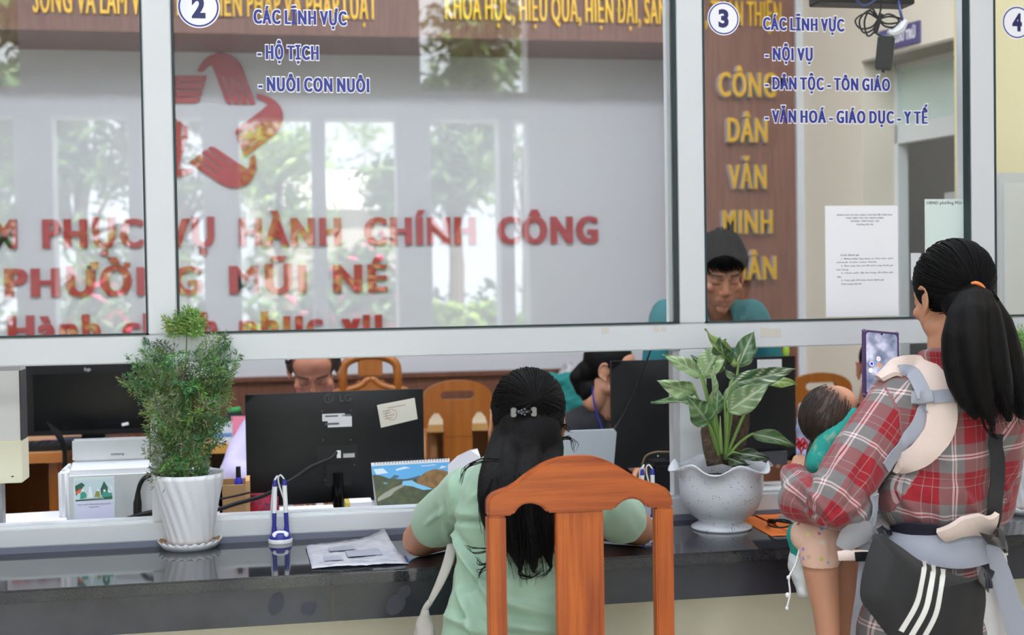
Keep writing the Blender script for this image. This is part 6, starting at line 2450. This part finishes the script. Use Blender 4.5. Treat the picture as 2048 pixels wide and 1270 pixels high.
# ------------------------------------------------------------------ baby carrier and bag worn by the plaid woman
pad = M('pale beige mesh pad', (224, 204, 194), .9, bump=(350, .2))
web = M('grey webbing', (160, 164, 176), .8, bump=(500, .15))
clipm = M('grey buckle plastic', (150, 154, 162), .4)
sb_ = bvh_of([shirt])
ca = thing('baby_carrier', 'beige and grey baby carrier worn by the woman in plaid, looped over her shoulder', 'baby carrier', at(1830, 1080, PY-.12))
loop = [(1762, 762), (1782, 748), (1812, 738), (1842, 742), (1866, 768), (1880, 805), (1882, 845), (1868, 880), (1844, 908), (1815, 924), (1790, 928)]
ribbon('shoulder_pad', pad, ca, sb_, loop, [.030, .052, .062, .064, .066, .066, .064, .06, .055, .046, .036], .002, .010, 60, PY-.05, .006)
cb_ = bvh_of([shirt, ca.children[0]])
ribbon('shoulder_webbing', web, ca, cb_, [(1800, 742), (1825, 745), (1840, 770), (1850, 795)], .030, .001, .0025, 26, PY-.1)
ribbon('lower_webbing', web, ca, cb_, [(1852, 812), (1838, 850), (1810, 885), (1786, 912), (1770, 935)], .031, .001, .0025, 30, PY-.1)
ribbon('cross_webbing', web, ca, cb_, [(1862, 796), (1885, 793), (1912, 792)], .030, .002, .0025, 20, PY-.1)
ribbon('buckle', clipm, ca, cb_, [(1826, 800), (1845, 798), (1866, 795)], [.026, .030, .026], .004, .008, 14, PY-.1, .002)
ribbon('left_webbing', web, ca, sb_, [(1742, 985), (1737, 1040), (1728, 1110), (1720, 1180), (1716, 1280)], .017, .012, .003, 30, PY-.13)
ribbon('waist_band', web, ca, sb_, [(1752, 1072), (1800, 1088), (1850, 1102), (1905, 1106), (1962, 1092)], [.016, .046, .066, .074, .074], .020, .010, 40, PY-.12, .004)
ribbon('waist_pad', pad, ca, sb_, [(1884, 1052), (1910, 1040), (1940, 1034), (1965, 1034)], [.034, .046, .050, .050], .022, .012, 24, PY-.12, .004)
ribbon('hip_pad', pad, ca, sb_, [(1676, 1112), (1705, 1110), (1738, 1112)], [.020, .024, .024], .010, .012, 16, PY-.10, .004)
ribbon('hip_hood', M('grey mesh fabric', (140, 138, 140), .8), ca, sb_, [(1684, 1098), (1700, 1076), (1722, 1064), (1744, 1062)], [.03, .05, .05, .04], .006, .006, 20, PY-.10, .004)
ribbon('hip_buckle', black, ca, sb_, [(1710, 1114), (1724, 1113), (1738, 1113)], .020, .026, .006, 10, PY-.12)
ribbon('side_webbing', web, ca, sb_, [(1984, 1088), (2000, 1140), (2018, 1200), (2042, 1285)], [.026, .040, .046, .050], .010, .003, 30, PY-.12, 0., 1.)
ribbon('side_pad', pad, ca, sb_, [(1986, 1055), (2000, 1085), (2010, 1112)], [.020, .030, .014], .016, .010, 14, PY-.08, .003)

bgp = thing('crossbody_bag', 'black crossbody bag with three white stripes on the back of the woman in plaid', 'bag', at(1840, 1300, PY-.24))
bk_m = M('black nylon', (26, 26, 30), .6, bump=(300, .12), sheen=.1)
BGY = PY-.215
out_ = [(1750, 1066), (1772, 1074), (1805, 1096), (1842, 1122), (1880, 1138), (1920, 1152), (1950, 1158), (1966, 1160), (1972, 1200), (1966, 1250), (1960, 1300), (1900, 1326), (1830, 1314), (1780, 1276), (1745, 1232), (1722, 1200), (1722, 1160), (1734, 1110)]
C_ = Vector((sum(x for x, _ in out_)/len(out_), sum(y for _, y in out_)/len(out_)))
S2 = spline([Vector((x, y, 0)) for x, y in out_+[out_[0]]], 73)[:-1]
vs, fs, nr_ = [], [], 9
for side in (0, 1):
    for i in range(nr_):
        f = i/(nr_-1)
        for s in S2:
            x, y = C_.x+(s.x-C_.x)*(1-f*.98), C_.y+(s.y-C_.y)*(1-f*.98)
            bulge = .030*(1-(1-f)**3)
            wr = .0022*math.sin(x*.11+y*.05)*f
            vs.append(at(x, y, BGY-(bulge+wr if side == 0 else -bulge)))
nn_ = len(S2)
for side in (0, 1):
    o0 = side*nr_*nn_
    for i in range(nr_-1):
        for k in range(nn_):
            j = (k+1) % nn_
            q4 = (o0+i*nn_+k, o0+i*nn_+j, o0+(i+1)*nn_+j, o0+(i+1)*nn_+k)
            fs.append(q4 if side == 0 else q4[::-1])
    cap_ = tuple(o0+(nr_-1)*nn_+k for k in range(nn_))
    fs.append(cap_ if side == 0 else cap_[::-1])
body_ = MB().add(vs, fs).build('bag_body', bk_m, bgp, smooth=True, world=True)
bb = bvh_of([body_])
for st in ([(1850, 1122), (1843, 1165), (1832, 1210), (1802, 1262)], [(1868, 1130), (1861, 1175), (1850, 1222), (1822, 1272)], [(1887, 1138), (1880, 1185), (1870, 1232), (1842, 1284)]):
    ribbon('stripe', M('white stripe tape', (232, 230, 226), .6), body_, bb, st, .0115, .0004, .0012, 30, BGY-.03)
ribbon('top_trim', M('dark navy lining', (26, 26, 44), .7), bgp, sb_, [(1755, 1063), (1790, 1052), (1830, 1046), (1884, 1052)], [.012, .026, .034, .030], .018, .004, 24, PY-.13)
ribbon('strap', bk_m, bgp, bvh_of([shirt, body_]), [(1990, 862), (1986, 930), (1978, 1010), (1972, 1080), (1966, 1130), (1956, 1172)], [.030, .031, .033, .035, .032], .028, .004, 44, PY-.14, 0., 1.5)
ribbon('strap_slider', M('black slider', (34, 34, 38), .35), bgp, bvh_of([shirt, body_]), [(1978, 1070), (1974, 1085), (1971, 1100)], .040, .034, .008, 8, PY-.16)
mb = MB()
for dx in (0, 6):
    mb.tube(spline([at(1968+dx, 1146, BGY-.04), at(1974+dx, 1160, BGY-.045), at(1976+dx, 1176, BGY-.045)], 8), [.0018, .0018, .004, .004], 6)
mb.build('zip_pull', M('navy cord', (30, 32, 50), .6), bgp, smooth=True, world=True)
# ------------------------------------------------------------------ office staff behind the glass
random.seed(9)


def torso(mb, c, w, d, h, yaw):
    mb.ell(c, (w, d, h), Matrix.Rotation(math.radians(yaw), 3, 'Z'))


# man in lilac bowed over his desk
hY = .98
hc3 = at(627, 737, hY)
mn = thing('person', 'man in a lilac shirt with bowed head, sitting behind the LG monitor', 'person', (hc3.x, hY+.15, 0))
T = headT(hc3, 176, 34, 2)
mb = MB()
head_shapes(mb, T, 1.0, 1.06)
nb = hc3+Vector((0, .09, -.16))
s0, s1 = nb+Vector((-.19, .03, -.07)), nb+Vector((.19, .03, -.07))
mb.chain([hc3+Vector((0, .04, -.07)), nb], [.056, .062])
mb.cap(s0, s1, .055)
mb.ell(nb+Vector((0, .04, -.27)), (.16, .10, .26))
eA, eB = Vector((s0.x-.07, hY-.02, .84)), Vector((s1.x+.07, hY-.02, .84))
wA, wB = Vector((s0.x+.10, .70, .83)), Vector((s1.x-.10, .70, .83))
for s, e_, w_ in ((s0, eA, wA), (s1, eB, wB)):
    mb.chain([s, e_], [.05, .04])
    mb.chain([e_, w_], [.04, .027])
hand(mb, wA, (.4, -.8, -.2), (0, .2, 1), 1, thumb=1)
hand(mb, wB, (-.4, -.8, -.2), (0, .2, 1), 1, thumb=-1)


def bald(L):
    x, y, z = L[:, 0], L[:, 1], L[:, 2]
    side = np.clip((np.abs(x)-.045)/.02, 0, 1)*(z > -.01)*(y < .045)
    back = np.clip((-.02-y)/.03, 0, 1)*(z > -.05)
    return .95*np.maximum(side, back)


organic('body', mb, skin_m, mn, .0034, 5, color=skin_tint(T, 1., (172, 116, 92), hair_cap=bald))
lil = M('lilac cotton', (190, 182, 214), .9, bump=(300, .1))
mb = MB()
mb.cap(s0, s1, .068)
mb.ell(nb+Vector((0, .04, -.27)), (.185, .125, .27))
for s, e_, w_ in ((s0, eA, wA), (s1, eB, wB)):
    mb.chain([s, e_], [.068, .062])
    mb.chain([e_, e_.lerp(w_, .85)], [.06, .044])
for k in range(8):
    a0, a1 = k*PI/4, (k+1)*PI/4
    c0 = nb+Vector((0, -.005, .012))
    mb.cap(c0+Vector((.066*math.sin(a0), -.06*math.cos(a0), 0)), c0+Vector((.066*math.sin(a1), -.06*math.cos(a1), 0)), .013)
organic('lilac_shirt', mb, lil, mn, .007, 5, noise=(.003, 16))
seated_legs(mn, (hc3.x, hY+.18, .53), (0, -1, 0), navy_cloth)
mb = MB()
R3 = T.to_3x3()
for s in (-1, 1):
    mb.ell(T @ Vector((s*.064, -.034, .035)), (.014, .050, .045), R3)
mb.ell(T @ Vector((0, -.065, .02)), (.062, .042, .068), R3)
mb.ell(T @ Vector((0, -.01, .085)), (.058, .066, .036), R3)
organic('hair', mb, M('thinning dark hair', (40, 36, 36), .6), mn, .004, 3)

# woman at the second monitor, face turned right
hY = 1.32
hc4 = at(1222, 742, hY)
wm = thing('person', 'woman in a black cardigan with a blue lanyard, beside the right hand monitor', 'person', (hc4.x-.03, hY+.04, 0))
T = headT(hc4, -118, 12, 0)
mb = MB()
head_shapes(mb, T, .98)
nb = hc4+Vector((-.012, .03, -.165))
s0, s1 = nb+Vector((-.15, -.02, -.045)), nb+Vector((.17, .06, -.045))
mb.chain([hc4+Vector((-.008, .01, -.06)), nb], [.046, .048])
mb.cap(s0, s1, .05)
mb.ell(nb+Vector((0, .02, -.27)), (.15, .10, .26))
eA, eB = Vector((s0.x-.05, hY-.05, .86)), Vector((s1.x+.06, hY-.05, .86))
wA, wB = Vector((s0.x+.14, .86, .83)), Vector((s1.x+.0, .86, .83))
for s, e_, w_ in ((s0, eA, wA), (s1, eB, wB)):
    mb.chain([s, e_], [.046, .038])
    mb.chain([e_, w_], [.038, .025])
hand(mb, wA, (.3, -.8, -.2), (0, .2, 1), .95, thumb=1)
hand(mb, wB, (-.3, -.8, -.2), (0, .2, 1), .95, thumb=-1)
organic('body', mb, skin_m, wm, .0036, 5, color=skin_tint(T, .98, (190, 138, 110)))
mb = MB()
mb.cap(s0, s1, .062)
mb.cap(nb+Vector((-.035, .03, .012)), s0, .040, .062)
mb.cap(nb+Vector((-.045, -.035, -.01)), nb+Vector((-.03, -.075, -.16)), .028, .03)
mb.ell(nb+Vector((0, .02, -.25)), (.175, .118, .27))
for s, e_, w_ in ((s0, eA, wA), (s1, eB, wB)):
    mb.chain([s, e_], [.062, .056])
    mb.chain([e_, e_.lerp(w_, .85)], [.054, .040])
nk = np.array(nb+Vector((.055, -.085, -.02)))
organic('cardigan', mb, M('black knit', (28, 27, 32), .9, bump=(240, .2)), wm, .007, 5, noise=(.002, 16), cut=lambda co: (np.linalg.norm((co-nk)*np.array((1, 1, .38)), axis=1) < .062) & (co[:, 1] < nb.y+.02))
seated_legs(wm, (hc4.x-.03, hY+.1, .53), (0, -1, 0), navy_cloth)
mb = MB()
R3 = T.to_3x3()
mb.ell(T @ Vector((0, -.020, .042)), (.079, .096, .088), R3, 24, 14)
mb.ell(T @ Vector((0, -.075, -.01)), (.058, .04, .06), R3)
mb.ell(T @ Vector((0, -.058, -.085)), (.054, .046, .060), R3)
mb.chain([T @ Vector((.0, -.10, -.01)), T @ Vector((.01, -.12, -.05)), T @ Vector((.01, -.10, -.10))], [.03, .032, .018])
organic('hair', mb, hair_m, wm, .005, 4)
lan = thing('lanyard', 'blue lanyard round the neck of the woman in the black cardigan', 'lanyard', nb)
wb_ = bvh_of([c_ for c_ in wm.children if c_.name.startswith(('body', 'cardigan'))])
S = []
for (x, y) in ((1184, 772), (1187, 800), (1194, 830), (1202, 852), (1208, 880)):
    d = (at(x, y, 1.0)-CAM).normalized()
    h = wb_.ray_cast(CAM, d)
    S.append((h[0] if h[0] is not None else at(x, y, 1.02)) - d*.004)
MB().tube(spline(S, 24), .0085, 8, flat=.25).build('band', M('royal blue ribbon', (52, 52, 170), .6), lan, smooth=True, world=True)
gl_ = thing('eyeglasses', 'thin framed glasses on the face of the woman in the black cardigan', 'eyeglasses', T @ Vector((0, .09, 0)))
mb = MB()
for s in (-1, 1):
    mb.tube([T @ (Vector((s*(.033+.023*math.cos(a)), .097, .002+.017*math.sin(a)))*.98) for a in [2*PI*k/20 for k in range(21)]], .0009, 5, cap=False)
    mb.tube([T @ (Vector((s*.056, .094, .006))*.98), T @ (Vector((s*.078, .03, .012))*.98), T @ (Vector((s*.080, -.005, .014))*.98)], .0009, 5)
mb.tube([T @ Vector((-.010, .098, .006)), T @ Vector((.010, .098, .006))], .001, 5)
mb.build('frame', M('bronze wire', (120, 92, 70), .3, metal=.6), gl_, world=True)

# young officer in teal standing behind the second monitor
hY = .90
hc5 = at(1441, 548, hY)
of = thing('person', 'young man in a teal uniform shirt standing and looking down behind the right pane', 'person', (hc5.x, hY+.12, 0))
T = headT(hc5, 172, 22, 0)
mb = MB()
head_shapes(mb, T, 1.06, .96)
nb = hc5+Vector((0, .075, -.115))
s0, s1 = nb+Vector((-.165, .02, -.035)), nb+Vector((.145, .02, -.035))
mb.chain([hc5+Vector((0, .025, -.07)), nb], [.054, .058])
mb.cap(s0, s1, .05)
mb.ell(nb+Vector((0, .03, -.28)), (.15, .10, .28))
eA, eB = Vector((s0.x-.06, hY+.05, 1.10)), Vector((s1.x+.06, hY+.05, 1.10))
wA, wB = Vector((s0.x+.07, .78, .93)), Vector((s1.x-.07, .78, .93))
for s, e_, w_ in ((s0, eA, wA), (s1, eB, wB)):
    mb.chain([s, e_], [.048, .04])
    mb.chain([e_, w_], [.04, .026])
hand(mb, wA, (.3, -.6, -.6), (0, -.3, 1), 1, thumb=1)
hand(mb, wB, (-.3, -.6, -.6), (0, -.3, 1), 1, thumb=-1)
organic('body', mb, skin_m, of, .0032, 5, color=skin_tint(T, 1.06, (180, 126, 100)))
teal_u = M('teal uniform cotton', (20, 98, 104), .85, bump=(260, .1))
mb = MB()
mb.cap(s0, s1, .062)
mb.cap(nb+Vector((0, .0, -.03)), nb+Vector((0, 0, -.05)), .075)
mb.ell(nb+Vector((0, .03, -.22)), (.18, .12, .24))
mb.ell(nb+Vector((0, .03, -.42)), (.165, .115, .22))
for s, e_, w_ in ((s0, eA, wA), (s1, eB, wB)):
    mb.chain([s, e_], [.066, .060])
    mb.chain([e_, e_.lerp(w_, .85)], [.056, .042])
for s in (-1, 1):                                   # open collar wings and shoulder tabs
    c0 = nb+Vector((s*.062, -.005, .022))
    mb.cap(c0, nb+Vector((s*.045, -.085, -.05)), .013, .008)
    mb.cap(nb+Vector((s*.062, -.005, .022)), nb+Vector((s*.02, .055, .03)), .012)
    mb.cap(nb+Vector((s*.10, -.035, -.035)), nb+Vector((s*.035, -.095, -.075)), .010, .006)
    mb.cap(nb+Vector((s*.08, .0, .002)), nb+Vector((s*.175, .01, -.012)), .014, .016)
nk2 = np.array(nb+Vector((0, -.075, -.03)))
organic('uniform_shirt', mb, teal_u, of, .006, 4, noise=(.002, 18), cut=lambda co: (np.linalg.norm((co-nk2)*np.array((1.25, .9, .6)), axis=1) < .05))
mb, sh = MB(), MB()
for s in (-1, 1):
    h = Vector((hc5.x+s*.085, hY+.13, .80))
    mb.chain([h, Vector((h.x, h.y-.01, .45)), Vector((h.x, h.y+.01, .09))], [.092, .066, .05])
    sh.chain([Vector((h.x, h.y, .045)), Vector((h.x, h.y-.15, .036))], [.042, .034])
mb.cap(Vector((hc5.x-.06, hY+.13, .86)), Vector((hc5.x+.06, hY+.13, .86)), .115)
organic('trousers', mb, navy_cloth, of, .009, 4)
organic('shoes', sh, black, of, .008, 3)
p = at(1572, 702, hY-.03)
MB().ell(p, (.012, .010, .026)).build('arm_badge', M('yellow green patch', (150, 190, 60), .7), of, smooth=True, world=True)
mb = MB()
R3 = T.to_3x3()
mb.ell(T @ Vector((0, -.010, .060)), (.080, .099, .086), R3, 24, 14)
mb.ell(T @ Vector((0, -.045, .01)), (.074, .057, .07), R3)
for s in (-1, 1):
    mb.ell(T @ Vector((s*.070, .004, .045)), (.012, .026, .036), R3)
hair_o = M('short black hair', (12, 11, 12), .8, spec=.05)
organic('hair', mb, hair_o, of, .004, 6)
L = []
L += scalp(T, 1., (.081, .100, .088), (0, -.010, .060), (.1, -.7, .7), 700, lambda: (random.gauss(0, 1), random.gauss(0, 1), random.gauss(.2, .5)), 10)
for _ in range(420):
    x = random.uniform(-.072, .072)
    a = Vector((x*.8, random.uniform(-.05, .05), .158-abs(x)*.35))
    b_ = Vector((x*1.04, .098-abs(x)*.42, .108-abs(x)*.25))
    c_ = Vector((x*1.05+random.gauss(0, .004), .102-abs(x)*.50, random.uniform(.040, .066)-abs(x)*.05))
    L.append([T @ p_ for p_ in spline([a, b_, c_], 10)])
strands('fringe', L, .0016, hair_o, of)

# man at the right behind the phone
hY = 1.45
hc6 = at(1757, 742, hY)
rm = thing('person', 'dark haired man in a dark jacket mostly hidden behind the raised phone', 'person', (hc6.x, hY+.1, 0))
T = headT(hc6, 150, 16, 0)
mb = MB()
head_shapes(mb, T, 1.02)
nb = hc6+Vector((.0, .06, -.17))
s0, s1 = nb+Vector((-.18, .02, -.08)), nb+Vector((.18, .02, -.08))
mb.chain([hc6+Vector((0, .025, -.07)), nb], [.058, .062])
mb.cap(s0, s1, .05)
mb.ell(nb+Vector((0, .03, -.27)), (.15, .10, .26))
eA, eB = Vector((s0.x-.05, hY, .88)), Vector((s1.x+.05, hY, .88))
wA, wB = eA+Vector((.12, -.24, -.03)), eB+Vector((-.12, -.24, -.03))
for s, e_, w_ in ((s0, eA, wA), (s1, eB, wB)):
    mb.chain([s, e_], [.048, .04])
    mb.chain([e_, w_], [.04, .027])
hand(mb, wA, (.3, -.8, -.2), (0, .2, 1), 1, thumb=1)
hand(mb, wB, (-.3, -.8, -.2), (0, .2, 1), 1, thumb=-1)
organic('body', mb, skin_m, rm, .0038, 5, color=skin_tint(T, 1.02, (176, 116, 92)))
mb = MB()
mb.cap(s0, s1, .066)
mb.ell(nb+Vector((0, .03, -.27)), (.18, .125, .27))
for s, e_, w_ in ((s0, eA, wA), (s1, eB, wB)):
    mb.chain([s, e_], [.064, .06])
    mb.chain([e_, e_.lerp(w_, .85)], [.058, .044])
organic('jacket', mb, M('dark jacket', (34, 36, 44), .9), rm, .008, 5, noise=(.003, 16))
mb = MB()
for k in range(8):
    a0, a1 = k*PI/4, (k+1)*PI/4
    c0 = nb+Vector((0, -.005, .018))
    mb.cap(c0+Vector((.066*math.sin(a0), -.06*math.cos(a0), 0)), c0+Vector((.066*math.sin(a1), -.06*math.cos(a1), 0)), .012)
organic('collar', mb, M('pale blue collar', (196, 208, 226), .8), rm, .005, 3)
seated_legs(rm, (hc6.x, hY+.13, .53), (0, -1, 0), navy_cloth)
mb = MB()
R3 = T.to_3x3()
mb.ell(T @ Vector((0, -.020, .050)), (.078, .096, .084), R3, 24, 14)
mb.ell(T @ Vector((0, -.05, .005)), (.072, .05, .06), R3)
organic('hair', mb, hair_m, rm, .005, 3)

# teal jacket on a chair back, plastic bag on the ledge, shirt and tassel by the second monitor
YJ = 1.9
j0, j1 = at(1098, 762, YJ), at(1200, 762, YJ)
ja = thing('jacket', 'teal jacket hung over a chair back behind the woman in the black cardigan', 'jacket', ((j0.x+j1.x)/2, YJ, 0))
mb = MB()
mb.cap(j0, j1, .035)
mb.cap(j0+Vector((0, 0, -.22)), j1+Vector((0, 0, -.22)), .05)
mb.cap(j0+Vector((.05, 0, -.1)), j1+Vector((-.05, 0, -.1)), .05)
mb.ell((j0+j1)/2+Vector((0, 0, -.14)), ((j1-j0).length*.62, .05, .17))
mb.cap(j0, j0+Vector((-.01, -.01, -.24)), .04, .045)
mb.cap(j1, j1+Vector((.01, -.01, -.24)), .04, .045)
organic('cloth', mb, M('teal jacket cloth', (22, 112, 108), .85), ja, .007, 4, noise=(.004, 24))
jc = (j0+j1)/2
MB().tube([(j0.x+.02, YJ+.01, j0.z-.0), (j1.x-.02, YJ+.01, j0.z-.0)], .014, 8).build('chair_rail', honey, ja, world=True)
for x in (j0.x+.03, j1.x-.03):
    MB().tube([(x, YJ+.01, j0.z), (x, YJ+.02, 0)], .016, 8).build('chair_leg', honey, ja, world=True)
YQ = 3.0
p0, p1 = at(1120, 762, YQ), at(1180, 762, YQ)
pbag = thing('plastic_bag', 'crumpled translucent plastic bag behind the woman in the black cardigan', 'bag', ((p0.x+p1.x)/2, YQ, zr))
mb = MB()
h_ = at(1150, 735, YQ).z
zr += .012
mb.ell(Vector(((p0.x+p1.x)/2, YQ, (zr+h_)/2+.02)), ((p1.x-p0.x)*.62, .08, (h_-zr)/2))
mb.cap(Vector(((p0.x+p1.x)/2+.02, YQ, h_-.04)), Vector((p1.x+.01, YQ, h_+.02)), .04, .018)
mb.cap(Vector((p0.x, YQ, zr+.05)), Vector((p1.x, YQ, zr+.05)), .045)
organic('film', mb, M('translucent film', (196, 194, 198), .25, var=(14, (160, 158, 164))), pbag, .006, 2, noise=(.008, 40))
YT = .72
sh_ = thing('shirt', 'blue grey shirt cloth hanging beside the second monitor, behind the baby', 'cloth', at(1610, 960, YT))
mb = MB()
mb.chain([at(1600, 838, YT), at(1612, 895, YT), at(1616, 940, YT)], [.016, .034, .036])
mb.chain([at(1606, 850, YT), at(1634, 910, YT), at(1640, 945, YT)], [.012, .024, .030])
organic('cloth', mb, M('blue grey cotton', (150, 162, 190), .9), sh_, .005, 3, noise=(.004, 40), folds=[(at(1600, 840, YT-.04), at(1618, 960, YT-.04), .008, .008)])
ts = thing('tassel', 'red knotted cord charm beside the second monitor', 'charm', at(1598, 890, .6))
mb = MB()
for k in range(5):
    x, y = 1590+4*k, 884+5*(k % 3)
    mb.tube(spline([at(x, y, .6), at(x+4, y-8, .59), at(x+9, y, .6), at(x+5, y+9, .59), at(x, y, .6)], 14), .003, 6)
mb.tube(spline([at(1600, 895, .6), at(1606, 930, .6), at(1610, 980, .6)], 8), .003, 6)
mb.build('cord', M('red cord', (210, 34, 44), .6), ts, smooth=True, world=True)
